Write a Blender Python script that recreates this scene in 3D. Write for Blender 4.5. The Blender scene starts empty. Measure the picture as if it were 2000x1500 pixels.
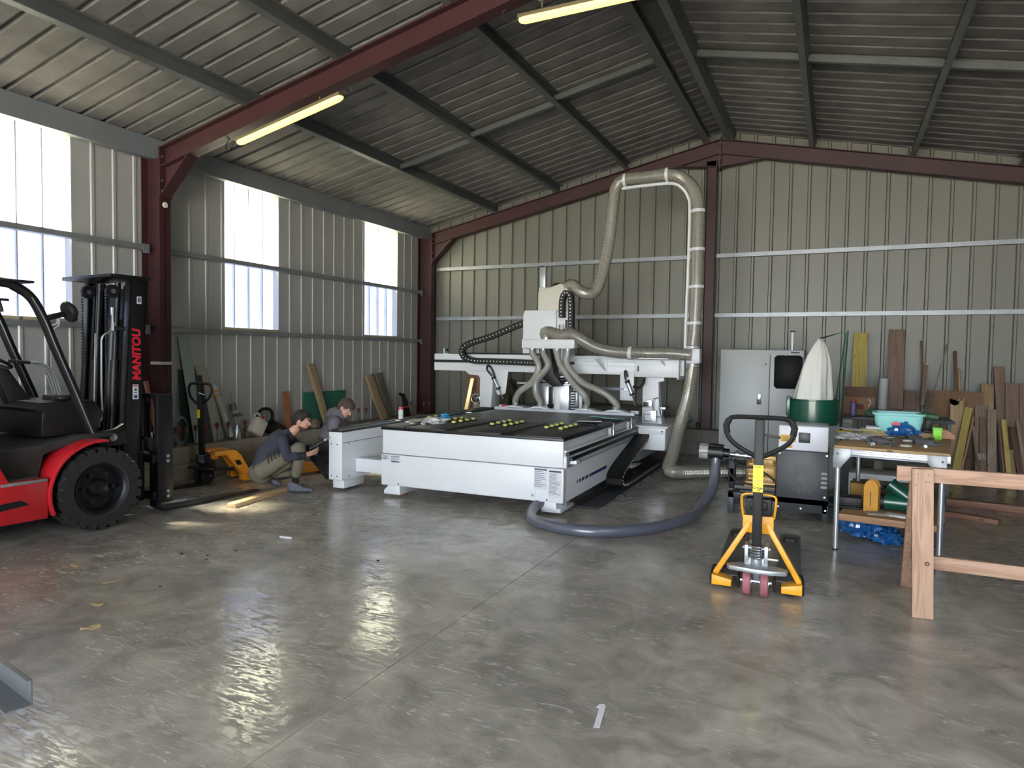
import bpy, bmesh, math, random
from mathutils import Vector, Matrix, Euler
import mathutils.noise as mnoise
random.seed(7)
SC = bpy.context.scene
COL = SC.collection
R = math.radians

# ---------------- camera, sky, sun, daylight, added fill, exposure ----------------
YAW, PITCH, ROLL, FPX, CAMH = R(-25.3566), R(-2.4207), R(0.7959), 1322.6, 1.6
_f = Vector((math.sin(YAW)*math.cos(PITCH), math.cos(YAW)*math.cos(PITCH), math.sin(PITCH)))
_r0 = Vector((math.cos(YAW), -math.sin(YAW), 0)); _u0 = _r0.cross(_f)
_r = _r0*math.cos(ROLL) + _u0*math.sin(ROLL); _u = -_r0*math.sin(ROLL) + _u0*math.cos(ROLL)
cd = bpy.data.cameras.new('camera'); cam = bpy.data.objects.new('camera', cd); COL.objects.link(cam)
cd.sensor_width = 36; cd.lens = FPX/2000*36; cd.clip_start = .05; cd.clip_end = 500
m3 = Matrix((_r, _u, -_f)).transposed()
cam.matrix_world = Matrix.Translation((0, 0, CAMH)) @ m3.to_4x4()
SC.camera = cam

def at(px, py, ax, val):
    """real-world point at a known distance: where the sight line meets the plane axis=val"""
    d = _f + _r*((px-1000)/FPX) - _u*((py-750)/FPX)
    o = Vector((0, 0, CAMH)); t = (val-o[ax])/d[ax]
    return o + d*t
def aX(px, py, v): return at(px, py, 0, v)
def aY(px, py, v): return at(px, py, 1, v)
def aZ(px, py, v): return at(px, py, 2, v)

w = bpy.data.worlds.new('sky'); SC.world = w; w.use_nodes = True
bg = w.node_tree.nodes['Background']; bg.inputs[0].default_value = (.86, .93, 1, 1); bg.inputs[1].default_value = 15.0
sd = bpy.data.lights.new('sun', 'SUN'); sd.energy = 190; sd.angle = R(6); sd.color = (1, .94, .78)
so = bpy.data.objects.new('sun', sd); COL.objects.link(so)
so.rotation_euler = Vector((1.0, .27, -1.6)).to_track_quat('-Z', 'Y').to_euler()
ad = bpy.data.lights.new('daylight_through_rear_door', 'AREA'); ad.shape = 'RECTANGLE'; ad.size = 7.0; ad.size_y = 3.2
ad.energy = 185; ad.spread = R(150); ad.color = (.80, .90, 1)
ao = bpy.data.objects.new('daylight_through_rear_door', ad); COL.objects.link(ao)
ao.location = (-.6, -6.9, 2.3); ao.rotation_euler = (R(90-32), 0, 0)   # sky light comes down through the opening
rd = bpy.data.lights.new('added_right_fill', 'AREA'); rd.shape = 'RECTANGLE'; rd.size = 14.0; rd.size_y = 1.9  # added area light inside the windowless right wall, brightens the floor
rd.energy = 540; rd.color = (.88, .94, 1); rd.spread = R(130)
ro = bpy.data.objects.new('added_right_fill', rd); COL.objects.link(ro)
ro.location = (3.9, 1.0, 3.1); ro.rotation_euler = (0, R(90-42), 0)
SC.view_settings.view_transform = 'Standard'; SC.view_settings.look = 'None'
SC.view_settings.exposure = 0.08; SC.view_settings.gamma = 1; SC.view_settings.use_curve_mapping = False

# ---------------- materials ----------------
MATS = {}
def srgb(c):
    return tuple(((v/255)/12.92 if v/255 <= .04045 else ((v/255+.055)/1.055)**2.4) for v in c) + (1,)
def mat(name, col, rough=.5, metal=0, var=0, vscale=6, bump=0, bscale=40, trans=0, alpha=1, coat=0, spec=.5, stretch=None, col2=None):
    if name in MATS: return MATS[name]
    m = bpy.data.materials.new(name); m.use_nodes = True; nt = m.node_tree; b = nt.nodes['Principled BSDF']
    c = srgb(col); b.inputs['Base Color'].default_value = c
    b.inputs['Roughness'].default_value = rough; b.inputs['Metallic'].default_value = metal
    b.inputs['Transmission Weight'].default_value = trans; b.inputs['Alpha'].default_value = alpha
    b.inputs['Coat Weight'].default_value = coat; b.inputs['Specular IOR Level'].default_value = spec
    tc = nt.nodes.new('ShaderNodeTexCoord'); mp = nt.nodes.new('ShaderNodeMapping')
    nt.links.new(tc.outputs['Object'], mp.inputs[0])
    if stretch: mp.inputs['Scale'].default_value = stretch
    if var or col2:
        n = nt.nodes.new('ShaderNodeTexNoise'); n.inputs['Scale'].default_value = vscale; n.inputs['Detail'].default_value = 6
        nt.links.new(mp.outputs[0], n.inputs[0])
        r = nt.nodes.new('ShaderNodeValToRGB'); r.color_ramp.elements[0].position = .3; r.color_ramp.elements[1].position = .7
        if col2: a, d = c, srgb(col2)
        else:
            a = tuple(min(1, v*(1+var)) for v in c[:3])+(1,); d = tuple(v*(1-var) for v in c[:3])+(1,)
        r.color_ramp.elements[0].color = d; r.color_ramp.elements[1].color = a
        nt.links.new(n.outputs[0], r.inputs[0]); nt.links.new(r.outputs[0], b.inputs['Base Color'])
    if bump:
        n2 = nt.nodes.new('ShaderNodeTexNoise'); n2.inputs['Scale'].default_value = bscale; n2.inputs['Detail'].default_value = 4
        nt.links.new(mp.outputs[0], n2.inputs[0]); bp = nt.nodes.new('ShaderNodeBump'); bp.inputs['Strength'].default_value = bump
        bp.inputs['Distance'].default_value = .01
        nt.links.new(n2.outputs[0], bp.inputs['Height']); nt.links.new(bp.outputs[0], b.inputs['Normal'])
    MATS[name] = m
    return m
def emis(name, col, s):
    m = bpy.data.materials.new(name); m.use_nodes = True; b = m.node_tree.nodes['Principled BSDF']
    b.inputs['Base Color'].default_value = srgb(col); b.inputs['Emission Color'].default_value = srgb(col); b.inputs['Emission Strength'].default_value = s
    MATS[name] = m; return m
def wood(name, col, dark, axis=2, scale=1.0, knots=True):
    """procedural timber: grain bands stretched along the piece, darker knots"""
    if name in MATS: return MATS[name]
    m = bpy.data.materials.new(name); m.use_nodes = True; nt = m.node_tree; b = nt.nodes['Principled BSDF']
    b.inputs['Roughness'].default_value = .62
    tc = nt.nodes.new('ShaderNodeTexCoord'); mp = nt.nodes.new('ShaderNodeMapping')
    oi = nt.nodes.new('ShaderNodeObjectInfo'); ad_ = nt.nodes.new('ShaderNodeVectorMath'); ad_.operation = 'MULTIPLY_ADD'
    cx = nt.nodes.new('ShaderNodeCombineXYZ')
    for i in range(3): nt.links.new(oi.outputs['Random'], cx.inputs[i])
    ad_.inputs[1].default_value = (7, 7, 7); nt.links.new(cx.outputs[0], ad_.inputs[0]); nt.links.new(tc.outputs['Object'], ad_.inputs[2])
    nt.links.new(ad_.outputs[0], mp.inputs[0])
    s = [14*scale]*3; s[axis] = .9*scale; mp.inputs['Scale'].default_value = s
    n = nt.nodes.new('ShaderNodeTexNoise'); n.inputs['Scale'].default_value = 1.6; n.inputs['Detail'].default_value = 3; n.inputs['Distortion'].default_value = .8
    wv = nt.nodes.new('ShaderNodeMath'); wv.operation = 'MULTIPLY'; wv.inputs[1].default_value = 26
    sn = nt.nodes.new('ShaderNodeMath'); sn.operation = 'SINE'
    nt.links.new(mp.outputs[0], n.inputs[0]); nt.links.new(n.outputs[0], wv.inputs[0]); nt.links.new(wv.outputs[0], sn.inputs[0])
    r = nt.nodes.new('ShaderNodeValToRGB'); r.color_ramp.elements[0].position = 0; r.color_ramp.elements[1].position = .9
    mr = nt.nodes.new('ShaderNodeMapRange'); mr.inputs[1].default_value = -1; nt.links.new(sn.outputs[0], mr.inputs[0]); nt.links.new(mr.outputs[0], r.inputs[0])
    c, d = srgb(col), srgb(dark)
    r.color_ramp.elements[0].color = tuple(.55*c[i]+.45*d[i] for i in range(3))+(1,); r.color_ramp.elements[1].color = c
    vo = nt.nodes.new('ShaderNodeTexVoronoi'); vo.inputs['Scale'].default_value = 5
    mp2 = nt.nodes.new('ShaderNodeMapping'); s2 = [1.6]*3; s2[axis] = .7; mp2.inputs['Scale'].default_value = s2
    nt.links.new(ad_.outputs[0], mp2.inputs[0]); nt.links.new(mp2.outputs[0], vo.inputs[0])
    r2 = nt.nodes.new('ShaderNodeValToRGB'); r2.color_ramp.elements[0].position = .06; r2.color_ramp.elements[1].position = .11
    r2.color_ramp.elements[0].color = (1, 1, 1, 1) if knots else (0, 0, 0, 1); r2.color_ramp.elements[1].color = (0, 0, 0, 1)
    nt.links.new(vo.outputs[0], r2.inputs[0])
    mx = nt.nodes.new('ShaderNodeMix'); mx.data_type = 'RGBA'; mx.inputs[7].default_value = d
    nt.links.new(r2.outputs[0], mx.inputs[0]); nt.links.new(r.outputs[0], mx.inputs[6]); nt.links.new(mx.outputs[2], b.inputs['Base Color'])
    MATS[name] = m
    return m

# ---------------- mesh builder ----------------
class MB:
    def __init__(s): s.v = []; s.f = []; s.m = []; s.mats = []
    def mi(s, mt):
        if mt is None: return 0
        if mt not in s.mats: s.mats.append(mt)
        return s.mats.index(mt)
    def add(s, vs, fs, mt=None):
        o = len(s.v); s.v += [tuple(v) for v in vs]; s.f += [tuple(i+o for i in f) for f in fs]; s.m += [mt]*len(fs); return s
    def box(s, a, b, mt=None, M=None):
        x0, y0, z0 = [min(a[i], b[i]) for i in range(3)]; x1, y1, z1 = [max(a[i], b[i]) for i in range(3)]
        vs = [Vector(p) for p in ((x0,y0,z0),(x1,y0,z0),(x1,y1,z0),(x0,y1,z0),(x0,y0,z1),(x1,y0,z1),(x1,y1,z1),(x0,y1,z1))]
        if M is not None: vs = [M @ v for v in vs]
        return s.add(vs, [(0,3,2,1),(4,5,6,7),(0,1,5,4),(1,2,6,5),(2,3,7,6),(3,0,4,7)], mt)
    def bar(s, p, q, w, h, up=(0,0,1), mt=None):
        """box section from p to q, w across, h along up"""
        p, q = Vector(p), Vector(q); d = (q-p); L = d.length; d = d/L; up = Vector(up)
        if abs(d.dot(up)) > .99: up = Vector((0, 1, 0))
        x = d.cross(up).normalized(); z = x.cross(d)
        M = Matrix.Translation(p) @ Matrix((x, d, z)).transposed().to_4x4()
        return s.box((-w/2, 0, -h/2), (w/2, L, h/2), mt, M)
    def prism(s, poly, a, b, ax=1, mt=None, M=None):
        """polygon in the plane normal to ax, extruded from a to b"""
        n = len(poly); vs = []
        for val in (a, b):
            for (u, v) in poly:
                P = [0, 0, 0]; P[ax] = val; o = [i for i in range(3) if i != ax]; P[o[0]] = u; P[o[1]] = v; vs.append(Vector(P))
        if M is not None: vs = [M @ v for v in vs]
        fs = [tuple(range(n)), tuple(range(2*n-1, n-1, -1))] + [(i, i+n, (i+1) % n+n, (i+1) % n) for i in range(n)]
        return s.add(vs, fs, mt)
    def rings(s, rs, mt=None, caps=True, closed=False):
        n = len(rs[0]); vs = [p for r in rs for p in r]; fs = []; k = len(rs)
        for i in range(k if closed else k-1):
            for j in range(n):
                a = i*n+j; b_ = i*n+(j+1) % n; c = ((i+1) % k)*n+(j+1) % n; d = ((i+1) % k)*n+j; fs.append((a, b_, c, d))
        if caps and not closed: fs += [tuple(range(n-1, -1, -1)), tuple((k-1)*n+j for j in range(n))]
        return s.add(vs, fs, mt)
    def cyl(s, p, q, r, r2=None, n=16, mt=None, caps=True):
        return s.tube([p, q], [r, r if r2 is None else r2], n, mt, caps)
    def tube(s, pts, r, n=10, mt=None, caps=True, closed=False, flat=1.0, up0=None):
        pts = [Vector(p) for p in pts]; k = len(pts); rs = []
        if not isinstance(r, (list, tuple)): r = [r]*k
        up = None
        for i in range(k):
            if closed: d = pts[(i+1) % k]-pts[i-1]
            else: d = pts[min(i+1, k-1)]-pts[max(i-1, 0)]
            d = d.normalized() if d.length > 1e-9 else Vector((0, 0, 1))
            if up is None:
                up = Vector(up0) if up0 else (Vector((0, 0, 1)) if abs(d.z) < .9 else Vector((0, 1, 0)))
            x = d.cross(up)
            if x.length < 1e-4: x = d.orthogonal()
            x.normalize(); up = x.cross(d).normalized()
            rs.append([pts[i]+x*(math.cos(2*math.pi*j/n)*r[i])+up*(math.sin(2*math.pi*j/n)*r[i]*flat) for j in range(n)])
        return s.rings(rs, mt, caps, closed)
    def lathe(s, prof, c=(0,0,0), ax=2, n=24, mt=None, M=None, caps=True):
        """prof = [(radius, height)]"""
        rs = []
        for (r, h) in prof:
            ring = []
            for j in range(n):
                a = 2*math.pi*j/n; P = [0, 0, 0]; o = [i for i in range(3) if i != ax]
                P[ax] = h; P[o[0]] = r*math.cos(a); P[o[1]] = r*math.sin(a); v = Vector(P)+Vector(c)
                ring.append(M @ v if M is not None else v)
            rs.append(ring)
        return s.rings(rs, mt, caps)
    def ball(s, c, r, n=12, mt=None, M=None):
        r = (r, r, r) if not isinstance(r, (tuple, list)) else r
        rs = []
        for i in range(1, n//2+1):
            t = math.pi*i/(n//2+1)
            rs.append([Vector((c[0]+r[0]*math.sin(t)*math.cos(2*math.pi*j/n), c[1]+r[1]*math.sin(t)*math.sin(2*math.pi*j/n), c[2]-r[2]*math.cos(t))) for j in range(n)])
        if M is not None: rs = [[M @ v for v in q] for q in rs]
        return s.rings(rs, mt, True)
    def build(s, name, mt=None, parent=None, bevel=0, smooth=35, loc=None):
        me = bpy.data.meshes.new(name); me.from_pydata(s.v, [], s.f)
        mlist = []
        for k in s.m:
            k = k or mt
            if k not in mlist: mlist.append(k)
        for k in mlist: me.materials.append(k)
        for p, k in zip(me.polygons, s.m): p.material_index = mlist.index(k or mt)
        bm = bmesh.new(); bm.from_mesh(me); bmesh.ops.recalc_face_normals(bm, faces=bm.faces)
        if bevel:
            es = [e for e in bm.edges if len(e.link_faces) == 2 and e.calc_face_angle(0) > R(40)]
            bmesh.ops.bevel(bm, geom=es, offset=bevel, segments=2, profile=.5, affect='EDGES', clamp_overlap=True)
        bm.to_mesh(me); bm.free()
        if smooth:
            me.polygons.foreach_set('use_smooth', [True]*len(me.polygons)); me.set_sharp_from_angle(angle=R(smooth))
        o = bpy.data.objects.new(name, me); COL.objects.link(o)
        if parent is not None: o.parent = parent
        if loc is not None: o.location = loc
        return o
def tag(o, label=None, cat=None, group=None, kind=None):
    if label: o['label'] = label
    if cat: o['category'] = cat
    if group: o['group'] = group
    if kind: o['kind'] = kind
    return o
def empty(name, loc=(0,0,0), rz=0, parent=None):
    o = bpy.data.objects.new(name, None); COL.objects.link(o); o.location = loc; o.rotation_euler = (0, 0, rz)
    o.empty_display_size = .1
    if parent is not None: o.parent = parent
    return o
def thing(name, label, cat, loc=(0,0,0), rz=0, group=None): return tag(empty(name, loc, rz), label, cat, group)
def struct(name): return tag(empty(name), kind='structure')
def inst(o, loc, rot=None, parent=None, name=None):
    c = o.copy(); COL.objects.link(c); c.location = loc
    if rot: c.rotation_euler = rot
    if parent is not None: c.parent = parent
    return c
def dup(root, loc, rz=None, label=None, group=None):
    r = root.copy(); COL.objects.link(r); r.location = loc
    if rz is not None: r.rotation_euler = (0, 0, rz)
    if label: r['label'] = label
    if group: r['group'] = group
    for ch in list(root.children):
        c = ch.copy(); COL.objects.link(c); c.parent = r
        for g in list(ch.children): d = g.copy(); COL.objects.link(d); d.parent = c
    return r
def smoothpath(pts, sub=8):
    """Catmull-Rom through pts"""
    P = [Vector(p) for p in pts]; P = [P[0]*2-P[1]]+P+[P[-1]*2-P[-2]]; out = []
    for i in range(1, len(P)-2):
        for k in range(sub):
            t = k/sub; a, b, c, d = P[i-1], P[i], P[i+1], P[i+2]
            out.append(.5*((2*b)+(c-a)*t+(2*a-5*b+4*c-d)*t*t+(3*b-a-3*c+d)*t**3))
    out.append(P[-2]); return out
def text(body, size, mt, parent, loc, rot, name='lettering', bold=0, align='CENTER', shear=0, depth=.0008, sx=1):
    cu = bpy.data.curves.new(name, 'FONT'); cu.body = body; cu.size = size; cu.align_x = align; cu.align_y = 'CENTER'; cu.extrude = depth; cu.offset = bold; cu.shear = shear
    t_ = bpy.data.objects.new('t', cu); COL.objects.link(t_); dg = bpy.context.evaluated_depsgraph_get()
    me = bpy.data.meshes.new_from_object(t_.evaluated_get(dg)); bpy.data.objects.remove(t_); me.name = name; me.materials.clear(); me.materials.append(mt)
    o = bpy.data.objects.new(name, me); COL.objects.link(o)
    if isinstance(rot, Matrix): o.matrix_basis = Matrix.Translation(loc) @ rot.to_4x4() @ Matrix.Diagonal((sx, 1, 1, 1))
    else: o.location = loc; o.rotation_euler = rot; o.scale = (sx, 1, 1)
    o.parent = parent
    return o

# shared colours
white = mat('white_powder_coat', (212, 215, 220), .38, 0, .02, 3)
cream = mat('cream_powder_coat', (200, 197, 186), .42)
black = mat('black_paint', (11, 12, 14), .42)
blackp = mat('black_plastic', (10, 10, 12), .55)
rubber = mat('rubber', (26, 26, 27), .75, 0, .25, 12, .3, 60)
steel = mat('zinc_steel', (170, 174, 180), .3, .9)
galv = mat('galvanised_steel', (146, 150, 154), .45, .55, .12, 5)
alu = mat('anodised_aluminium', (178, 182, 188), .35, .7)
redox = mat('red_oxide_primer', (58, 28, 31), .5, 0, .12, 3)

# ---------------- room ----------------
XL, XR, YB, YF, XRI = -7.59, 4.05, 11.80, -7.0, -1.77
K = .213; ZP = 5.164           # purlin underside at the ridge
def zp(x): return ZP-K*abs(x-XRI)
def zroof(x): return zp(x)+.19
# floor material: power-floated concrete, glossy patches with trowel swirls
def concrete_floor():
    m = bpy.data.materials.new('polished_concrete'); m.use_nodes = True; nt = m.node_tree; N = nt.nodes; L = nt.links; b = N['Principled BSDF']
    tc = N.new('ShaderNodeTexCoord')
    def noise(sc, det=6, dist=0, src=None, rough=.6):
        n = N.new('ShaderNodeTexNoise'); n.inputs['Scale'].default_value = sc; n.inputs['Detail'].default_value = det; n.inputs['Distortion'].default_value = dist; n.inputs['Roughness'].default_value = rough
        L.new(src or tc.outputs['Object'], n.inputs[0]); return n.outputs[0]
    def ramp(src, a, b_, ca, cb):
        r = N.new('ShaderNodeValToRGB'); r.color_ramp.elements[0].position = a; r.color_ramp.elements[1].position = b_
        r.color_ramp.elements[0].color = ca; r.color_ramp.elements[1].color = cb; L.new(src, r.inputs[0]); return r.outputs[0]
    def mixc(f, a, b_, mode='MIX'):
        x = N.new('ShaderNodeMix'); x.data_type = 'RGBA'; x.blend_type = mode
        (L.new(f, x.inputs[0]) if not isinstance(f, float) else setattr(x.inputs[0], 'default_value', f)); L.new(a, x.inputs[6]); L.new(b_, x.inputs[7]); return x.outputs[2]
    g = lambda v: (v, v, v, 1)
    big = ramp(noise(.55, 5), .35, .7, srgb((146, 141, 135)), srgb((180, 174, 166)))
    mid = ramp(noise(3.2, 8, 1.2), .36, .64, g(.64), g(1.14))
    base = mixc(1.0, big, mid, 'MULTIPLY')
    # trowel swirls: distorted bands inside wandering patches
    wv = N.new('ShaderNodeTexWave'); wv.wave_type = 'RINGS'; wv.inputs['Scale'].default_value = 5.5; wv.inputs['Distortion'].default_value = 22; wv.inputs['Detail'].default_value = 5; wv.inputs['Detail Scale'].default_value = 1.7; wv.inputs['Detail Roughness'].default_value = .7
    L.new(tc.outputs['Object'], wv.inputs[0])
    sw = ramp(wv.outputs[0], .45, .8, g(0), g(1))
    patch = ramp(noise(1.3, 4, .6), .48, .62, g(0), g(1))
    mm = N.new('ShaderNodeMath'); mm.operation = 'MULTIPLY'; L.new(sw, mm.inputs[0]); L.new(patch, mm.inputs[1])
    def streak(rot, sx, sy, sc, dist, lo, hi):
        mp = N.new('ShaderNodeMapping'); mp.inputs['Rotation'].default_value = (0, 0, R(rot)); mp.inputs['Scale'].default_value = (sx, sy, 1); L.new(tc.outputs['Object'], mp.inputs[0])
        return ramp(noise(sc, 8, dist, mp.outputs[0], .68), lo, hi, g(0), g(1))
    def mul(a_, b2):
        q = N.new('ShaderNodeMath'); q.operation = 'MULTIPLY'; L.new(a_, q.inputs[0]); L.new(b2, q.inputs[1]); return q.outputs[0]
    def mxx(a_, b2):
        q = N.new('ShaderNodeMath'); q.operation = 'MAXIMUM'; L.new(a_, q.inputs[0]); L.new(b2, q.inputs[1]); return q.outputs[0]
    s1 = mul(streak(28, 1.2, 5, 5.5, 1.2, .52, .66), ramp(noise(.9, 4), .44, .6, g(0), g(1)))
    s2 = mul(streak(-38, 1.4, 6, 5, 1.6, .53, .66), ramp(noise(1.1, 4, .3), .40, .56, g(1), g(0)))
    s3 = streak(80, 1.5, 2.6, 11, 2.2, .60, .74)
    mx = N.new('ShaderNodeMath'); mx.operation = 'MAXIMUM'; L.new(mxx(s1, s2), mx.inputs[0]); L.new(mxx(mul(mm.outputs[0], s3), mul(s3, patch)), mx.inputs[1])
    light = N.new('ShaderNodeRGB'); light.outputs[0].default_value = srgb((196, 191, 182))
    f2 = N.new('ShaderNodeMath'); f2.operation = 'MULTIPLY'; f2.inputs[1].default_value = .27; L.new(mx.outputs[0], f2.inputs[0])
    base = mixc(f2.outputs[0], base, light.outputs[0])
    # rusty brown stains here and there
    st = ramp(noise(.42, 3), .66, .76, g(0), g(.55)); br = N.new('ShaderNodeRGB'); br.outputs[0].default_value = srgb((124, 108, 90))
    base = mixc(st, base, br.outputs[0])
    L.new(base, b.inputs['Base Color'])
    rr = N.new('ShaderNodeMapRange'); rr.inputs[3].default_value = .15; rr.inputs[4].default_value = .42; L.new(mx.outputs[0], rr.inputs[0]); L.new(rr.outputs[0], b.inputs['Roughness'])
    b.inputs['Specular IOR Level'].default_value = .95
    bp = N.new('ShaderNodeBump'); bp.inputs['Strength'].default_value = .3; bp.inputs['Distance'].default_value = .006
    h = N.new('ShaderNodeMath'); h.operation = 'MULTIPLY_ADD'; L.new(noise(5, 7, .5), h.inputs[0]); h.inputs[1].default_value = 1.4; L.new(mx.outputs[0], h.inputs[2])
    L.new(h.outputs[0], bp.inputs['Height']); L.new(bp.outputs[0], b.inputs['Normal'])
    return m
conc = concrete_floor()
floor = MB().box((XL-.4, YF-.1, -.2), (XR+.3, YB+.3, -.02)).build('floor', mat('joint_grit', (34, 32, 30), .9), smooth=0); tag(floor, kind='structure')
for a, b_ in ((XL-.4, -2.0025), (-1.9985, XR+.3)):
    MB().box((a, YF-.1, -.02), (b_, YB+.3, 0)).build('slab', conc, floor, smooth=0)

# outside ground
tag(MB().box((-45, -45, -.35), (45, 45, -.22)).build('ground', mat('gravel_yard', (150, 146, 136), .9, 0, .2, 3), smooth=0), kind='structure')

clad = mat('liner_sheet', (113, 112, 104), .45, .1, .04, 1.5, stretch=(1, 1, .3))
cladL = mat('liner_sheet_brightened', (170, 170, 168), .4, .15, .05, 1.5, stretch=(1, 1, .3))  # same liner, colour lightened to brighten the dim left wall
def rib_profile(width, n, depth=-.028, gw=.030, sl=.014):
    """one sheet: n flat pans, each ending in a groove; returns (s, d)"""
    p = width/n; out = [(0, 0)]
    for i in range(n):
        e = (i+1)*p
        out += [(e-gw-2*sl, 0), (e-gw-sl, depth), (e-sl, depth), (e, 0)]
    return out
def sheet(name, mt, parent, prof, place, z0, z1, back=.004):
    """corrugated sheet from profile; place(s, d, h) -> point; z0/z1 numbers or functions of s"""
    mb = MB(); vs = []; n = len(prof)
    f0 = z0 if callable(z0) else (lambda s: z0); f1 = z1 if callable(z1) else (lambda s: z1)
    for dd in (0, back):
        for (s_, d) in prof: vs.append(place(s_, d+dd, f0(s_)))
        for (s_, d) in prof: vs.append(place(s_, d+dd, f1(s_)))
    fs = []
    for i in range(n-1):
        fs.append((i, i+1, n+i+1, n+i)); fs.append((2*n+i, 3*n+i, 3*n+i+1, 2*n+i+1))
        fs.append((i, 2*n+i, 2*n+i+1, i+1)); fs.append((n+i, n+i+1, 3*n+i+1, 3*n+i))
    fs += [(0, n, 3*n, 2*n), (n-1, 3*n-1, 4*n-1, 2*n-1)]
    mb.add(vs, fs)
    return mb.build(name, mt, parent, smooth=0)

# translucent sheets of the windows
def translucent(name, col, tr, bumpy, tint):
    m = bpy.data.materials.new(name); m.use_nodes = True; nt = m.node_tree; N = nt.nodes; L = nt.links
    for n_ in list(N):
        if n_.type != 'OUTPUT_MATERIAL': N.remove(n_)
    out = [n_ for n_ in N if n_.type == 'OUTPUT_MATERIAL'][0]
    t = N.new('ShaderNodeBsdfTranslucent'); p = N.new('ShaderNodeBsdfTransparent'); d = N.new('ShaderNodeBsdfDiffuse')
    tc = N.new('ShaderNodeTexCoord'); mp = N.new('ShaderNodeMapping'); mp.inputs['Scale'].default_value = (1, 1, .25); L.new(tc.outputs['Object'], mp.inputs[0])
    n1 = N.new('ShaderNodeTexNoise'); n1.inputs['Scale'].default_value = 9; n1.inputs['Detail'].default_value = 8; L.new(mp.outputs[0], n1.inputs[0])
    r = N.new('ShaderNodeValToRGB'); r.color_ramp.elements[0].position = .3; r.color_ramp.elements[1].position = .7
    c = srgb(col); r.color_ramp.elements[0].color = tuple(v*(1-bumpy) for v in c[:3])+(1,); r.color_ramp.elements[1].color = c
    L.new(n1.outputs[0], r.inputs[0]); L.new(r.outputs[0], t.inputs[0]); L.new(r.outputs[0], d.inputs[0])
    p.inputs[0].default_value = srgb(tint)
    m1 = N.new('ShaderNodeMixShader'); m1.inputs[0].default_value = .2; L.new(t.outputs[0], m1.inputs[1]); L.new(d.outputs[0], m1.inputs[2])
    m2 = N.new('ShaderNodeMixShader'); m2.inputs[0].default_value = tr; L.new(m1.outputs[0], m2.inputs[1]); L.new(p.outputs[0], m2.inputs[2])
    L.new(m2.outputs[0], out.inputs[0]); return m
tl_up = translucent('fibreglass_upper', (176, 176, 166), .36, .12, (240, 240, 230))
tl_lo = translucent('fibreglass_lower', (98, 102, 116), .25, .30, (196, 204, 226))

SW = 1.023
wl = struct('wall_left')
profL = rib_profile(SW, 4, -.012, .030, .012)
def placeL(y0): return lambda s_, d, h: (XL-d, y0+s_, h)
winY = [6.74+SW*3*k for k in (0, 1, -1, -2, -3, -4)]
full = None; half = None
for k in range(-14, 5):
    y0 = 6.74+SW*k
    if y0 > YB+.05: continue
    if k % 3 == 0:
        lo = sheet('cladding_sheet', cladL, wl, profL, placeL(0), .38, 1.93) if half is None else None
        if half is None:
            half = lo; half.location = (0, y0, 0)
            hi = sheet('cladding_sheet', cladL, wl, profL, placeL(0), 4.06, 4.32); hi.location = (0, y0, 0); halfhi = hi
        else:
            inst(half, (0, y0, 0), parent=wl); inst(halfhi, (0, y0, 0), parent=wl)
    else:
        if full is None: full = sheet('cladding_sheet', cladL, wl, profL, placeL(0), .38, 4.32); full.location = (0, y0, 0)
        else: inst(full, (0, y0, 0), parent=wl)
tan = mat('raw_pine_strip', (186, 170, 132), .7, 0, .15, 8)
headm = mat('dusty_reveal', (176, 178, 160), .7)
for i, y0 in enumerate(winY):
    wn = struct('window_%d' % (i+1)); wn.location = (0, y0, 0)
    prof = rib_profile(SW, 4, depth=.03)
    # the upper pane laps over the lower one at the girt
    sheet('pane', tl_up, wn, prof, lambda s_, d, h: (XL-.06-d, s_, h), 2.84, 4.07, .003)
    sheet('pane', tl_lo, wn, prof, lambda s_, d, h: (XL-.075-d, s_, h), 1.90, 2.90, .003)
    MB().box((XL-.11, 0, 1.895), (XL+.012, SW, 1.935)).build('sill', tan, wn, .003)
    MB().box((XL-.11, 0, 4.045), (XL+.01, SW, 4.075)).build('head_trim', headm, wn, .002)
    for q in (1, 2, 3): MB().box((XL-.058, SW*q/4-.027, 1.94), (XL-.050, SW*q/4-.017, 4.04)).build('rib_line', mat('rib_line_grey', (150, 154, 156), .8), wn, smooth=0)
    for s_ in (0, SW): MB().box((XL-.11, s_-.012, 1.9), (XL+.004, s_+.012, 4.06)).build('jamb', cladL, wn)
def channel(mb, p, q, h, fl, side, up=(0, 0, 1), t=.008, mt=None, lip=.02):
    """C section from p to q: web h tall along up, flanges fl towards side"""
    p, q, up, side = Vector(p), Vector(q), Vector(up).normalized(), Vector(side).normalized()
    mb.bar(p, q, t, h, up, mt)
    for s_ in (-1, 1):
        o = up*(s_*(h/2-t/2))
        mb.bar(p+o+side*fl/2, q+o+side*fl/2, fl, t, up, mt)
        mb.bar(p+o+side*fl-up*s_*lip/2, q+o+side*fl-up*s_*lip/2, t, lip, up, mt)
# girts on the left wall, between the columns
for z in (2.83, 1.865):
    for a, b_ in ((-6.9, 5.50), (5.66, 11.50)):
        mb = MB(); channel(mb, (XL+.13, a, z), (XL+.13, b_, z), .06, .10, (-1, 0, 0), lip=.012)
        g_ = mb.build('girt', galv, wl, smooth=0)
        for yy in (b_-.02, a+.02):
            MB().box((XL+.13, yy-.04, z-.07), (XL+.142, yy+.04, z+.04)).box((XL+.142, yy-.01, z-.055), (XL+.15, yy+.01, z-.035)).build('cleat', galv, g_, smooth=0)
mb = MB(); channel(mb, (XL+.16, -6.9, 4.015), (XL+.16, 11.72, 4.015), .24, .09, (-1, 0, 0), t=.01)
mb.build('eave_beam', mat('galvanised_dull', (138, 143, 150), .5, .5, .08, 3), wl, smooth=0)

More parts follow.
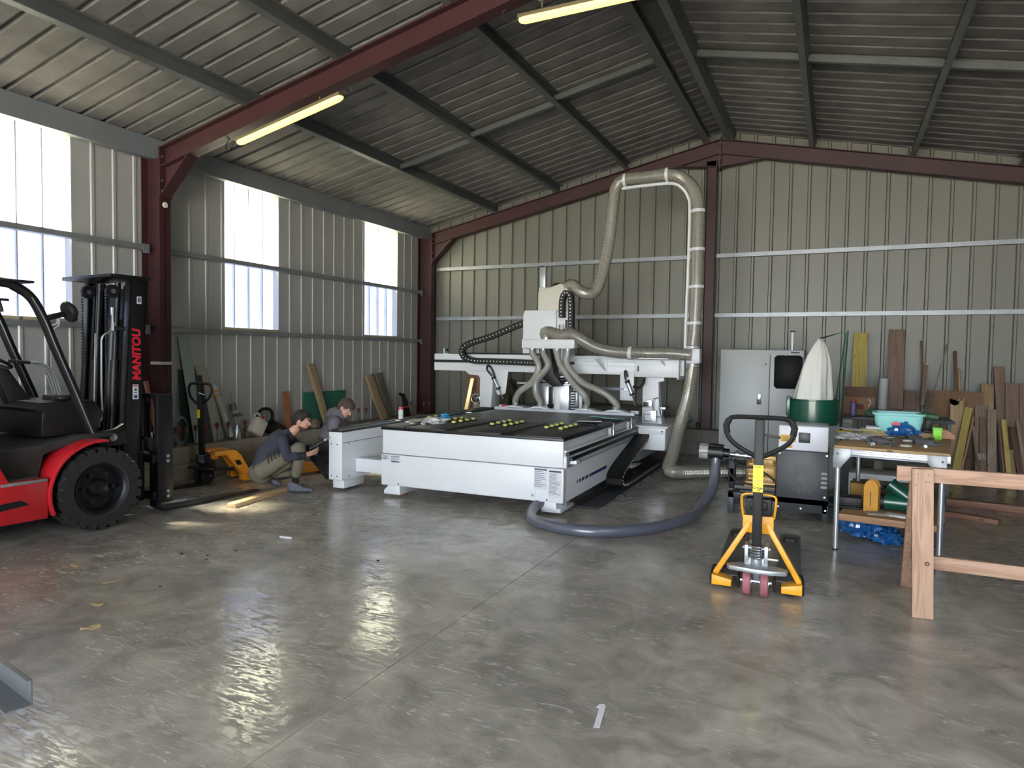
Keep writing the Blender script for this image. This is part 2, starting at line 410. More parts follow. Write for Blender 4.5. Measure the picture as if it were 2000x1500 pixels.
# back wall
wb = struct('wall_back'); BW = .2743*4; profB = rib_profile(BW, 4, -.034, .030, .014)
for k in range(-6, 7):
    x0 = -1.729-.04+BW*k
    if x0 > XR or x0+BW < XL: continue
    pr = [(s_, d) for s_, d in profB if XL-.02 <= x0+s_ <= XR+.05]
    if len(pr) < 2: continue
    if x0 < XRI < x0+BW: pr = sorted(pr+[(XRI-x0, 0)])
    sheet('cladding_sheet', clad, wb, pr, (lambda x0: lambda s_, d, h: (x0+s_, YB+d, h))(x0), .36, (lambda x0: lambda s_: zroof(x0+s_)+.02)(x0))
for z, in ((3.30,), (2.315,)):
    for a, b_ in ((-7.25, -1.98), (-1.86, 3.7)):
        mb = MB(); channel(mb, (a, YB-.10, z), (b_, YB-.10, z), .065, .09, (0, 1, 0), lip=.012)
        g_ = mb.build('girt', galv, wb, smooth=0)
        if a > -3: MB().box((a-.05, YB-.13, z-.05), (a+.03, YB-.1, z+.04)).build('cleat', black, g_, smooth=0)
# right and rear walls (outside the frame, they hold the light)
wr = struct('wall_right'); fr = None
for k in range(-7, 12):
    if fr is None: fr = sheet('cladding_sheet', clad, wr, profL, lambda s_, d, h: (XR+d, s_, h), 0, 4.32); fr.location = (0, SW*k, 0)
    else: inst(fr, (0, SW*k, 0), parent=wr)
wre = struct('wall_rear')
for k in range(0, 12):
    x0 = XL+k*.97; z0 = 4.0 if -4.5 < x0+.48 < 3.1 else 0
    pr = rib_profile(.97, 4)
    if x0 < XRI < x0+.97: pr = sorted(pr+[(XRI-x0, 0)])
    sheet('cladding_sheet', clad, wre, pr, (lambda x0: lambda s_, d, h: (x0+s_, YF-d, h))(x0), z0, (lambda x0: lambda s_: zroof(x0+s_)+.02)(x0))

# block kerbs at the foot of the walls
blockm = mat('kerb_render', (142, 134, 122), .85, 0, .16, 3, .4, 60)
blockm2 = mat('grey_block', (122, 120, 112), .9, 0, .15, 6, .5, 90)
mortar = mat('mortar', (122, 115, 104), .95)
kl = MB().box((XL-.3, -6.9, 0), (-7.212, YB+.2, .40)).build('kerb_left', mortar, smooth=0); tag(kl, kind='structure')
bl = None
for row in range(2):
    for k in range(38):
        y0 = -6.9+k*.5+(.25 if row else 0)
        if y0+.492 > YB-.35: continue
        if bl is None: bl = MB().box((-.39, 0, 0), (0, .494, .2035)).build('block', blockm, kl, .004); bl.location = (-7.2, y0, .001+row*.2065)
        else: inst(bl, (-7.2, y0, .001+row*.2065), parent=kl)
kb = MB().box((-7.2, 11.47, 0), (XR, YB+.2, .40)).build('kerb_back', mortar, smooth=0); tag(kb, kind='structure')
bl = None
for row in range(2):
    for k in range(23):
        x0 = -7.19+k*.5+(.25 if row else 0)
        if x0+.49 > XR: continue
        if bl is None: bl = MB().box((0, 0, 0), (.492, .3, .2)).build('block', blockm2, kb, .004); bl.location = (x0, 11.457, .001+row*.2065)
        else: inst(bl, (x0, 11.457, .001+row*.2065), parent=kb)
# roof: ribbed felt-backed sheets, purlins, bracing
ce = struct('ceiling')
felt = mat('condensation_felt', (114, 112, 111), .95, 0, .22, 3, .5, 140)
PR = rib_profile(1.0, 4, .04, .045, .010)
def roofsheet(sgn):
    def pl_(s_, d, h): # h: distance from the ridge
        x = XRI+sgn*h; return (x, s_, zroof(x)-.0+d)
    return pl_
for sgn, span in ((-1, XRI-XL+.25), (1, XR-XRI+.25)):
    first = None
    for k in range(19):
        y0 = YF+k
        if first is None: first = sheet('roof_sheet', felt, ce, PR, roofsheet(sgn), 0, span); first.location = (0, y0, 0)
        else: inst(first, (0, y0, 0), parent=ce)
MB().prism([(XRI-.5, zroof(XRI-.5)+.06), (XRI, zroof(XRI)+.09), (XRI+.5, zroof(XRI+.5)+.06), (XRI+.5, zroof(XRI+.5)+.07), (XRI, zroof(XRI)+.1), (XRI-.5, zroof(XRI-.5)+.07)], YF, YB+.2).build('ridge_cap', galv, ce, smooth=0)
purl = mat('purlin_zinc', (108, 112, 112), .42, .5, .1, 3)
for x in (-5.92, -4.65, -3.37, -2.05, -1.58, -.36, 1.0, 2.3, 3.5):
    sgn = -1 if x < XRI else 1; up = Vector((-K*sgn*-1 if False else (K if sgn > 0 else -K), 0, 1)).normalized()
    side = Vector((up.z, 0, -up.x))*(-1 if sgn < 0 else 1)
    mb = MB(); z = zp(x)+.09
    wd = .065 if abs(x-XRI) > .4 else .10
    channel(mb, (x, -6.9, z), (x, YB-.02, z), .18, wd, -side, up, t=.006)
    pu = mb.build('purlin', purl, ce, smooth=0)
    for yy in (5.54, 11.54):
        b0 = Vector((x, yy, z))
        MB().cyl(b0+side*.004+up*-.03, b0+side*.02+up*-.03, .012, n=6).cyl(b0+side*.004+up*.03, b0+side*.02+up*.03, .012, n=6).build('bolt', steel, pu, smooth=0)
# bridging bars between purlins
for a, b_, y in ((-5.92, -4.65, 8.50), (-4.65, -3.37, 8.36), (-3.37, -2.05, 8.25), (-1.58, -.36, 8.33), (-.36, 1.0, 8.36), (1.0, 2.3, 8.37), (2.3, 3.5, 8.37)):
    mb = MB(); channel(mb, (a, y, zp(a)+.10), (b_, y, zp(b_)+.10), .07, .05, (0, 1, 0), t=.005, lip=.01); mb.build('bridging_bar', purl, ce, smooth=0)

# red steel portal frames
def beam_i(mb, p, q, h, fl, up, t=.011):
    p, q, up = Vector(p), Vector(q), Vector(up).normalized()
    mb.bar(p, q, .008, h, up)
    for s_ in (-1, 1): o = up*(s_*(h/2-t/2)); mb.bar(p+o, q+o, fl, t, up)
def frame(y, label, post=False):
    t = thing('portal_frame', label, 'steel frame', (0, y, 0)); t['kind'] = 'structure'
    FD = .23
    for sgn, xc, xe in ((-1, -7.42, -7.26), (1, 3.87, 3.71)):
        mb = MB(); xm = xc
        mb.box((xm-.14, -.004, .413), (xm+.16, .004, 3.9 if sgn < 0 else 3.9)).box((xm+.148, -.075, .413), (xm+.16, .075, 3.98)).box((xm-.16, -.075, .413), (xm-.148, .075, 3.98))
        mb.box((xm-.16, -.075, .413), (xm+.16, .075, .43))
        co = mb.build('column', redox, t, smooth=0)
        if sgn < 0: pass
        xin = xm+.165 if sgn < 0 else xm-.165
        # rafter
        u = Vector((K*(1 if sgn > 0 else -1), 0, 1)).normalized()
        a = Vector((xin, 0, zp(xin)-FD/2)); b_ = Vector((XRI, 0, zp(XRI)-FD/2))
        mb = MB(); beam_i(mb, a, b_, FD, .15, u); mb.build('rafter', redox, t, smooth=0)
        s = -sgn
        # haunch at the eave
        zb = zp(xin)-FD
        mb = MB().prism([(xin, zb), (xin, zb-.34), (xin+s*.42, zb+.42*K)], -.004, .004)
        mb.bar((xin, 0, zb-.34), (xin+s*.46, 0, zb+.46*K-.01), .15, .012, (0-s*.6, 0, 1))
        mb.build('haunch', redox, t, smooth=0)
        # end plate with bolts
        pb = MB().box((xin-s*.004, -.08, zb-.36), (xin+s*.014, .08, zp(xin)+.01)).build('end_plate', redox, t, smooth=0)
        for yy in (-.055, .055):
            for zz in (zb-.28, zb-.16, zb+.02, zb+.12):
                MB().cyl((xin+s*.014, yy, zz), (xin+s*.03, yy, zz), .013, n=6).build('bolt', steel, pb, smooth=0)
        # apex haunch
        mb = MB().prism([(XRI, zp(XRI)-FD), (XRI, zp(XRI)-FD-.2), (XRI+sgn*.62, zp(XRI+.62)-FD)], -.004, .004)
        mb.bar((XRI, 0, zp(XRI)-FD-.21), (XRI+sgn*.66, 0, zp(XRI+.66)-FD-.005), .15, .012)
        mb.build('apex_haunch', redox, t, smooth=0)
    ap = MB().box((XRI-.013, -.08, ZP-FD-.26), (XRI+.013, .08, ZP+.02)).build('apex_plate', redox, t, smooth=0)
    for yy in (-.055, .055):
        for zz in (ZP-.06, ZP-.18, ZP-.3, ZP-.42): MB().cyl((XRI-.03, yy, zz), (XRI+.03, yy, zz), .013, n=6).build('bolt', steel, ap, smooth=0)
    if post:
        mb = MB().box((-1.975, -.004, .413), (-1.825, .004, zp(-1.9)-.3)).box((-1.985, -.075, .413), (-1.973, .075, zp(-1.9)-.3)).box((-1.827, -.075, .413), (-1.815, .075, zp(-1.9)-.3))
        mb.build('gable_post', redox, t, smooth=0)
    return t
f1 = frame(5.585, 'near dark red steel portal frame with the yellow strip lights hung on it')
f2 = frame(11.585, 'far dark red steel portal frame with a central post, against the ribbed end wall', True)
MB().lathe([(.0, .0), (.034, .0), (.036, .008), (.03, .016), (0, .018)], n=20, M=Matrix.Translation((-7.247, -.01, 3.33)) @ Matrix.Rotation(R(90), 4, 'Y')).build('disc', mat('white_disc', (214, 206, 196), .6), f1)
MB().box((-7.43, -.079, 1.43), (-7.255, .079, 1.465)).build('tape_band', mat('masking_tape', (205, 200, 190), .7), f1)

# ---------------- the CNC router ----------------
MO, MTH = Vector((-2.38, 6.22, 0)), R(1.2)
MM = Matrix.Translation(MO) @ Matrix.Rotation(MTH, 4, 'Z'); MI = MM.inverted()
def LP(px, py, ax, v):
    """machine-local point on a local plane (known depth)"""
    o = MI @ Vector((0, 0, CAMH)); d = MI.to_3x3() @ (_f + _r*((px-1000)/FPX) - _u*((py-750)/FPX))
    return o + d*((v-o[ax])/d[ax])
def LY(px, py, v=3.2): return LP(px, py, 1, v)
cnc = thing('cnc_router', 'large white wood router with black vacuum table and tall gantry in mid hall', 'machine', MO, MTH)
W_ = -2.13
MB().box((W_+.05, .05, .19), (-.04, 5.2, .755)).build('bed_frame', white, cnc, .005)
MB().box((W_, 0, .492), (0, .06, .758)).build('upper_panel', white, cnc, .004)
lp = MB().box((W_-.012, -.012, .14), (.012, .06, .485)).build('lower_panel', white, cnc, .012)
for x in (W_+.22, -.16): MB().cyl((x, -.012, .165), (x, -.017, .165), .008, n=10).build('bolt', black, lp, smooth=0)
ink = mat('dark_ink', (52, 56, 78), .6); paper = mat('label_stock', (196, 198, 206), .5); inkr = mat('red_ink', (150, 50, 50), .6); inkg = mat('grey_ink', (120, 124, 140), .6)
# stickers: plate with printed lines
def sticker(parent, o, w_, h_, rows, M=None, base=None, name='sticker', head=True, seed=1, ncol=1, inkm=None):
    """o = lower left corner in the xz plane, facing -y"""
    rnd = random.Random(seed); mb = MB(); M = M or Matrix.Translation(o)
    mb.box((0, 0, 0), (w_, -.0012, h_), base or paper, M)
    if head: mb.box((w_*.04, -.0013, h_*.9), (w_*.96, -.0018, h_*.96), ink, M)
    for c in range(ncol):
        x0 = w_*(.05+c*.95/ncol); x1 = w_*(.05+(c+1)*.95/ncol-.05)
        for i in range(rows):
            z = h_*(.84-.78*i/rows); e = x0+(x1-x0)*rnd.uniform(.55, 1)
            mb.box((x0, -.0013, z-h_*.2/rows), (e, -.0018, z+h_*.12/rows), inkm or inkg, M)
    return mb.build(name, None, parent, smooth=0)
sticker(lp, Vector((-.30, -.013, .265)), .145, .215, 9, seed=3)
sticker(lp, Vector((-.145, -.013, .20)), .14, .275, 16, seed=4)
sticker(lp, Vector((W_+.0, -.013, .415)), .10, .06, 2, head=False, seed=5)
sticker(lp, Vector((W_+.11, -.013, .40)), .13, .075, 5, seed=6)
MB().box((W_+.125, -.0135, .403), (W_+.225, -.0155, .416), ink).build('print', ink, lp, smooth=0)
text('CE', .035, ink, lp, (W_+.035, -.0155, .44), (R(90), 0, 0), 'print')
MB().box((-.335, -.013, .17), (-.285, -.02, .235), white).cyl((-.31, -.02, .2), (-.31, -.034, .2), .013, n=14, mt=steel).build('lock_plate', white, lp)
# side panel with blue stripe
MB().prism([(.06, .14), (5.1, .14), (5.1, .48), (.06, .48)], -.035, .008, 0).build('side_panel', white, cnc, .003)
blue = mat('blue_stripe', (32, 44, 120), .4)
mb = MB()
for a, b_ in ((.40, .43), (.47, .53), (.57, .65), (.69, .79), (.83, 1.5)): mb.prism([(a, .275), (b_, .275), (b_+.02, .31), (a+.02, .31)], .0085, .010, 0)
mb.build('stripe', blue, cnc, smooth=0)
MB().box((-.04, .06, .5), (.006, 5.1, .60)).box((-.04, .02, .60), (.03, 5.1, .665)).box((-.04, .02, .49), (.03, .06, .66)).build('rail_support', white, cnc, .004)
for z in (.635, .572): MB().box((.03, .0 if z > .6 else .1, z-.016), (.062, 5.0, z+.012)).build('linear_rail', black, cnc, .003)
MB().box((.03, .12, .52), (.10, .20, .556), white).cyl((.09, .2, .54), (.09, .24, .54), .02, n=12, mt=black).build('end_stop', white, cnc, .002)
# vacuum table
grid = bpy.data.materials.new('vacuum_grid'); grid.use_nodes = True
nt = grid.node_tree; N, L = nt.nodes, nt.links; b = N['Principled BSDF']; b.inputs['Roughness'].default_value = .42
tc = N.new('ShaderNodeTexCoord'); n = N.new('ShaderNodeTexNoise'); n.inputs['Scale'].default_value = 8; n.inputs['Detail'].default_value = 6; L.new(tc.outputs['Object'], n.inputs[0])
rp = N.new('ShaderNodeValToRGB'); rp.color_ramp.elements[0].color = srgb((66, 68, 70)); rp.color_ramp.elements[1].color = srgb((118, 118, 116)); rp.color_ramp.elements[0].position = .35; rp.color_ramp.elements[1].position = .75
L.new(n.outputs[0], rp.inputs[0]); L.new(rp.outputs[0], b.inputs['Base Color'])
phen = mat('black_phenolic', (14, 14, 16), .4, 0, .3, 9)
tt = MB().box((W_-.01, -.02, .758), (.012, 5.2, .785)).build('table_top', phen, cnc, .003)
mb = MB()
for i in range(40):          # grooved vacuum field: raised squares between real grooves
    for j in range(24):
        x = W_+.10+j*.083; y = 1.22+i*.083
        mb.box((x, y, .785), (x+.074, y+.074, .7895))
o = mb.build('vacuum_field', grid, tt, smooth=0); o['kind'] = 'stuff'
yel = mat('yellow_rubber', (196, 196, 112), .6); padm = mat('pod_board', (46, 47, 49), .5)
first = None; cap0 = None
for bi, (x0, y0) in enumerate(((-2.14, .0), (-1.82, .0), (-1.17, .0), (-.51, .0))):
    pb = MB().box((x0, y0-.02, .7856), (x0+(.30 if bi == 0 else .50), y0+1.30, .80)).build('pod_board', padm, tt, .002)
    for xx in ((x0+.05,) if bi == 0 else (x0+.10, x0+.28)):
        for k in range(4):
            y = .58+k*.16+(-.02 if xx > x0+.2 else .02)
            if bi == 0 and k < 2: continue
            if first is None:
                mb = MB().box((-.030, -.026, 0), (.030, .026, .014), black).lathe([(.022, .014), (.026, .02), (.026, .032), (.02, .038), (0, .038)], n=14, mt=yel)
                first = mb.build('suction_cup', yel, pb); first.location = (xx, y, .80)
            else: inst(first, (xx, y, .80), parent=pb)
# small stops (pneumatic pins) on the right edge
for y in (1.62, 2.48):
    MB().cyl((.055, y, .66), (.055, y, .80), .012, mt=steel, n=10).cyl((.055, y, .66), (.055, y, .725), .02, n=12, mt=steel).box((.012, y-.075, .665), (.04, y-.02, .75), steel).box((.012, y-.09, .655), (.06, y+.03, .663), steel).build('stop_pin', steel, cnc)
# feet
for x, y in ((-.22, .14), (W_+.06, .14), (-.22, 3.2), (W_+.06, 3.2)):
    sgn = 1 if x > -1 else -1
    fo = MB().prism([(x-.02, .14), (x+.14, .14), (x+.14, .07), (x+(.19 if sgn > 0 else .14), .07), (x+(.19 if sgn > 0 else .14), .03), (x-(.02 if sgn > 0 else .07), .03), (x-(.02 if sgn > 0 else .07), .07), (x-.02, .12)], y-.10, y+.30).build('foot', white, cnc, .004)
    MB().cyl((x+.15*sgn+.02, y+.1, .05), (x+.15*sgn+.02, y+.1, .14), .013, mt=steel, n=8).cyl((x+.06, y+.1, 0), (x+.06, y+.1, .03), .05, mt=mat('red_pad', (150, 62, 48), .7)).build('levelling_bolt', steel, fo)
# left rail beam and cross member
rbm = MB().box((-2.88, 0, .13), (-2.69, 5.2, .69)).build('side_beam', white, cnc, .006)
MB().box((-2.69, .01, .565), (-2.682, 5.2, .568)).build('seam', black, rbm, smooth=0)
for x, y, z in ((-2.84, -.002, .55), (-2.76, -.002, .545), (-2.84, -.002, .18), (-2.76, -.002, .175)): MB().cyl((x, y, z), (x, y-.004, z), .007, n=8).build('bolt', black, rbm, smooth=0)
for y, z in ((.12, .545), (.12, .165)): MB().cyl((-2.69, y, z), (-2.684, y, z), .007, n=8).build('bolt', black, rbm, smooth=0)
for y in (.26, 3.4): MB().box((-2.69, y, .20), (W_+.02, y+.2, .36)).build('cross_member', white, cnc, .004)
MB().box((-2.89, -.01, .69), (-2.68, 5.2, .70), black).box((-2.865, 0, .70), (-2.84, 5.2, .722), steel).box((-2.745, 0, .70), (-2.72, 5.2, .722), steel).build('rail_cover', black, cnc, smooth=0)
for y in (.05, 3.4):
    fo = MB().prism([(-2.86, .13), (-2.70, .13), (-2.70, .03), (-2.86, .03)], y, y+.38).build('foot', white, cnc, .004)
    MB().cyl((-2.8, y+.15, 0), (-2.8, y+.15, .03), .045, mt=black).build('levelling_pad', black, fo)
MB().cyl((-2.3, .28, .52), (-2.16, .28, .52), .025, mt=steel, n=14).cyl((-2.2, .28, .57), (-2.14, .28, .57), .02, mt=black, n=12).build('pneumatic_fitting', steel, cnc)

# gantry: plane of its front face at local y = 3.2
GY = 3.2
ga = MB().box((-3.38, GY+.02, 1.345), (.59, GY+.30, 1.61)).box((-3.38, GY, 1.52), (.56, GY+.05, 1.61)).box((-3.38, GY, 1.345), (.56, GY+.05, 1.475)).build('gantry_beam', white, cnc, .008)
MB().box((-3.37, GY-.004, 1.478), (-1.0, GY+.03, 1.515)).build('bellows_strip', black, ga, smooth=0)
MB().box((-3.0, GY+.12, 1.61), (.40, GY+.16, 1.635)).build('top_rail', black, ga, smooth=0)
MB().box((-3.22, GY+.02, 1.61), (-3.14, GY+.06, 1.62), white).box((-3.22, GY+.02, 1.61), (-3.20, GY+.06, 1.70), white).box((-3.19, GY+.02, 1.655), (-3.15, GY+.05, 1.695), black).build('limit_switch', white, ga, smooth=0)
# left leg with a flared bracket, right leg, carriage
MB().prism([(-2.83, 1.345), (-2.20, 1.345), (-2.33, 1.24), (-2.36, .785), (-2.56, .785), (-2.56, 1.24), (-2.60, 1.28), (-2.75, 1.29)], GY+.02, GY+.30).build('gantry_leg', white, cnc, .006)
MB().prism([(-2.30, 1.37), (-2.06, 1.37), (-2.10, 1.02), (-2.15, .99), (-2.24, .99), (-2.28, 1.1)], GY-.012, GY-.002).build('cylinder_bracket', white, ga, .002)
MB().prism([(.02, 1.33), (.32, 1.33), (.32, 1.27), (.24, 1.25), (.26, .86), (.30, .67), (.02, .67), (.02, 1.25)], GY+.02, GY+.26).build('gantry_leg', white, cnc, .006)
MB().box((-.30, GY-.012, .98), (-.10, GY-.002, 1.40), white).build('cylinder_bracket', white, ga, .003)
ca = MB().box((-.06, 2.85, .645), (.46, 3.75, .67)).box((.05, 2.88, .34), (.42, 3.7, .645)).box((.0, 2.86, .56), (.43, 2.875, .645)).build('carriage', white, cnc, .006)
for x in (.04, .38): MB().cyl((x, 2.86, .6), (x, 2.85, .6), .012, n=8).build('bolt', black, ca, smooth=0)
MB().box((.10, 3.75, .62), (.48, 4.6, .66), white).box((.10, 3.75, .60), (.50, 4.6, .62), black).build('side_plate', white, ca, .004)
# electric box and shelf on the right end of the beam
eb = MB().box((-.07, GY-.10, 1.325), (.52, GY, 1.565)).box((.52, GY-.12, 1.30), (.545, GY+.3, 1.58)).build('terminal_box', white, ga, .005)
MB().box((-.055, GY-.106, 1.34), (.30, GY-.10, 1.55)).box((-.03, GY-.109, 1.40), (-.005, GY-.106, 1.48), black).build('door', white, eb, .002)
sh = MB().box((-.93, GY-.20, 1.575), (.40, GY, 1.592)).build('hose_shelf', white, ga, .002)
for x in (-.62, .30):
    MB().bar((x, GY-.17, 1.57), (x+.10, GY-.01, 1.40), .035, .012, (0, 0, 1)).box((x+.08, GY-.02, 1.39), (x+.12, GY, 1.57)).build('shelf_bracket', white, sh, .001)
# Z head
hd = MB().prism([(-1.70, 1.63), (-1.18, 1.63), (-1.18, 2.26), (-1.68, 2.26), (-1.70, 2.20)], GY-.30, GY-.05).box((-1.30, GY-.26, 1.60), (-.98, GY-.02, 2.24)).build('z_carriage_cover', white, cnc, .01)
for x in (-1.68, -1.21):
    for z in (1.7, 1.95, 2.2): MB().cyl((x, GY-.3, z), (x, GY-.304, z), .006, n=6).build('bolt', steel, hd, smooth=0)
MB().prism([(-1.50, 2.24), (-1.10, 2.24), (-1.10, 2.62), (-1.15, 2.65), (-1.50, 2.54)], GY-.22, GY+.02).box((-1.50, GY-.2, 2.24), (-1.02, GY+.05, 2.60)).build('motor_cover', cream, cnc, .012)
MB().box((-1.515, GY-.12, 2.5), (-1.43, GY-.04, 2.90), alu).box((-1.52, GY-.125, 2.90), (-1.425, GY-.035, 2.93), black).build('balance_cylinder', alu, cnc, .004)
MB().lathe([(.085, 0), (.085, .03), (.06, .07), (0, .075)], n=18, M=Matrix.Translation((-1.25, GY-.05, 2.60))).build('motor_cap', blackp, cnc)
MB().box((-1.05, GY-.275, 2.0), (-1.02, GY-.262, 2.12), black).build('slot', black, hd, smooth=0)
MB().box((-1.12, GY-.40, 1.45), (-1.10, GY-.38, 2.05)).box((-1.06, GY-.40, 1.45), (-1.04, GY-.38, 2.05)).build('guide_rod', steel, cnc)
# distribution box under the hose
mf = MB().prism([(-1.63, 1.705), (-.88, 1.705), (-.83, 1.72), (-.83, 1.83), (-.88, 1.835), (-1.63, 1.835)], GY-.50, GY-.28).build('suction_manifold', white, cnc, .006)
for x in (-1.55, -1.25, -.95): MB().cyl((x, GY-.5, 1.82), (x, GY-.504, 1.82), .005, n=6).cyl((x, GY-.5, 1.72), (x, GY-.504, 1.72), .005, n=6).build('bolt', black, mf, smooth=0)
MB().cyl((-1.29, GY-.39, 1.835), (-1.29, GY-.39, 1.87), .082, n=24, mt=steel).build('hose_collar', steel, mf)
# spindle cluster
sp = MB().prism([(-1.40, 1.70), (-1.22, 1.70), (-1.16, 1.35), (-1.02, 1.18), (-1.18, 1.16), (-1.32, 1.26), (-1.36, 1.45)], GY-.42, GY-.2).build('spindle_motor', blackp, cnc, .01)
MB().box((-1.46, GY-.30, .80), (-.97, GY-.10, 1.18), alu).box((-1.40, GY-.31, .80), (-1.28, GY-.30, 1.16), steel).box((-1.19, GY-.31, .80), (-1.10, GY-.30, 1.16), white).box((-1.27, GY-.312, .85), (-1.20, GY-.302, 1.16), black).build('tool_carriage', alu, cnc, .003)
MB().box((-1.62, GY-.36, 1.185), (-.86, GY-.1, 1.20), steel).box((-1.60, GY-.35, 1.20), (-1.05, GY-.2, 1.222), black).box((-1.46, GY-.26, 1.2), (-1.0, GY-.1, 1.31), alu).cyl((-1.20, GY-.32, 1.24), (-.98, GY-.32, 1.27), .035, mt=blackp).build('tool_plate', steel, cnc, .002)
MB().tube(smoothpath([(-1.38, GY-.4, 1.55), (-1.42, GY-.42, 1.4), (-1.42, GY-.4, 1.22)]), .016, 8).build('cable', blackp, sp)
MB().cyl((-1.235, GY-.33, .90), (-1.235, GY-.33, .84), .055, r2=.03, n=14).cyl((-1.235, GY-.33, .84), (-1.235, GY-.33, .805), .014, n=10).build('spindle_nose', blackp, sp)
MB().box((-.95, GY-.16, .82), (-.82, GY-.10, 1.12), white).box((-.97, GY-.2, .80), (-.86, GY-.15, 1.1), black).cyl((-.78, GY-.18, .86), (-.68, GY-.18, .83), .04, mt=blackp).box((-.90, GY-.22, .9), (-.87, GY-.2, 1.08), steel).box((-.90, GY-.22, .83), (-.80, GY-.2, .85), steel).build('drilling_unit', white, cnc, .002)
for i in range(7): MB().box((-.965, GY-.205, .84+i*.037), (-.875, GY-.2, .855+i*.037)).build('drill_collet', steel, cnc, smooth=0)
# ruler with printed marks hanging under the beam
MB().box((-.58, GY-.02, 1.13), (-.15, GY-.012, 1.155), alu).box((-.56, GY-.0225, 1.135), (-.24, GY-.02, 1.150), blue).build('scale_strip', alu, ga, smooth=0)
MB().box((-1.9, GY-.02, 1.17), (-1.70, GY-.012, 1.195), alu).build('scale_strip', alu, ga, smooth=0)
# energy chains
def chain(name, pts, w_, h_, side, parent, stepl=.05, dots=True, dotside=1):
    """cable chain along pts; h_ thick in the bending plane, w_ wide along side"""
    side = Vector(side); P = smoothpath(pts, 24); acc = 0; mb = MB(); md = MB(); last = P[0]; prev = P[0]
    for p in P[1:]:
        acc += (p-prev).length; prev = p
        if acc >= stepl:
            d = (p-last).normalized(); n_ = d.cross(side).normalized()
            mb.bar(last-d*.003, p+d*.001, w_, h_, n_)
            mb.bar(last+d*stepl*.15, last+d*stepl*.55, w_+.008, h_*.72, n_)
            if dots: c = (last+p)/2+side*dotside*(w_/2+.005); md.cyl(c, c+side*dotside*.004, .0095, n=6)
            last = p; acc = 0
    o = mb.build(name, blackp, parent, smooth=0); o['kind'] = 'stuff'
    if dots: q = md.build('link_pin', mat('pin_grey', (225, 225, 222), .5), o, smooth=0); q['kind'] = 'stuff'
    return o
cy = GY-.10
def G(px, py, y=cy): return LY(px, py, y)
chain('energy_chain', [G(1040, 627), G(1010, 636), G(960, 657), G(915, 672), G(903, 684), G(907, 697), G(925, 704), G(960, 705.5), G(1000, 707), G(1048, 709)], .07, .092, (0, 1, 0), cnc, .05, True, -1)
ZC = GY-.34
chain('energy_chain', [LY(1098, 620, ZC), LY(1098, 600, ZC), LY(1099, 585, ZC), LY(1103, 574, ZC), LY(1109, 571, ZC), LY(1114, 577, ZC), LY(1116, 592, ZC), LY(1116, 615, ZC), LY(1116, 640, ZC), LY(1117, 655, ZC)], .10, .07, (0, 1, 0), cnc, .045, True, -1)
chain('energy_chain', [(.11, 2.98, .55), (.11, 2.8, .50), (.11, 2.3, .39), (.11, 1.8, .28), (.11, 1.55, .20), (.11, 1.50, .13), (.11, 1.60, .075), (.11, 1.8, .055), (.11, 2.4, .05), (.11, 3.6, .05)], .19, .06, (1, 0, 0), cnc, .06, True, 1)
tr = MB().box((-.06, .5, .012), (.22, 1.75, .02)).box((.0, 1.7, .012), (.24, 4.2, .02))
for y in (1.3, 2.0, 2.7, 3.4): tr.box((.2, y, .0), (.29, y+.08, .018))
tr.box((-.05, .5, 0), (-.02, 4.2, .05))
o = tr.build('chain_tray', mat('tray_grey', (48, 50, 54), .5), cnc, smooth=0)
for y in (.75, 1.15): MB().cyl((.1, y, .02), (.1, y, .0215), .035, n=14).build('slot', black, o, smooth=0)
MB().tube(smoothpath([(.05, 2.3, .22), (.18, 2.4, .24), (.22, 2.6, .16), (.1, 2.7, .1)]), .012, 6).tube(smoothpath([(.05, 2.0, .14), (.15, 2.1, .16), (.18, 2.3, .10)]), .01, 6).build('cable_loop', blackp, cnc)
# hose hood bar standing at the table's level
hb = MB().box((-2.12, GY-.36, .792), (.0, GY-.30, .832)).build('hood_bar', white, cnc, .004)
HX = []
for px, py in ((1009, 782), (1057, 783), (1146, 788), (1203, 792)):
    c = LY(px, py, GY-.33); HX.append(c.x)
    h = MB()
    for (a, za), (b2, zb) in (((-.17, .838), (-.05, .872)), ((-.05, .872), (.05, .872)), ((.05, .872), (.20, .838))):
        h.prism([(c.x+a, za-.028 if abs(a) < .1 else .833), (c.x+b2, zb-.028 if abs(b2) < .1 else .833), (c.x+b2, zb), (c.x+a, za)], GY-.47, GY-.25)
    h.cyl((c.x, GY-.36, .87), (c.x, GY-.36, .905), .044, n=20, mt=steel)
    h.build('suction_hood', white, cnc, .003)
# pneumatic cylinders
def pcyl(a, m, b_):
    d = (m-a)
    MB().cyl(m, b_, .010, n=8, mt=steel).box((b_.x-.06, b_.y-.03, .80), (b_.x+.05, b_.y+.03, .845), white).cyl(a, m, .032, n=12, mt=alu).cyl(a-d*.08, a+d*.12, .036, n=10, mt=blackp).cyl(m-d*.12, m, .038, n=10, mt=blackp).build('pneumatic_cylinder', alu, cnc)
pcyl(LY(964, 738, GY-.05), LY(974, 760, GY-.05), LY(983, 779, GY-.10))
pcyl(LY(1225, 745, GY-.05), LY(1235, 772, GY-.05), LY(1241, 793, GY-.10))
MB().tube(smoothpath([LY(961, 735, GY-.06), LY(951, 722, GY-.06), LY(953, 714, GY-.06), LY(960, 720, GY-.07), LY(966, 735, GY-.08)]), .013, 8).tube(smoothpath([LY(1222, 742, GY-.06), LY(1220, 730, GY-.07), LY(1222, 724, GY-.06), LY(1226, 736, GY-.06)]), .013, 8).tube(smoothpath([LY(1237, 755, GY-.07), LY(1248, 757, GY-.1), LY(1256, 750, GY-.1), LY(1259, 738, GY-.05)]), .017, 8).build('air_hose', blackp, cnc)
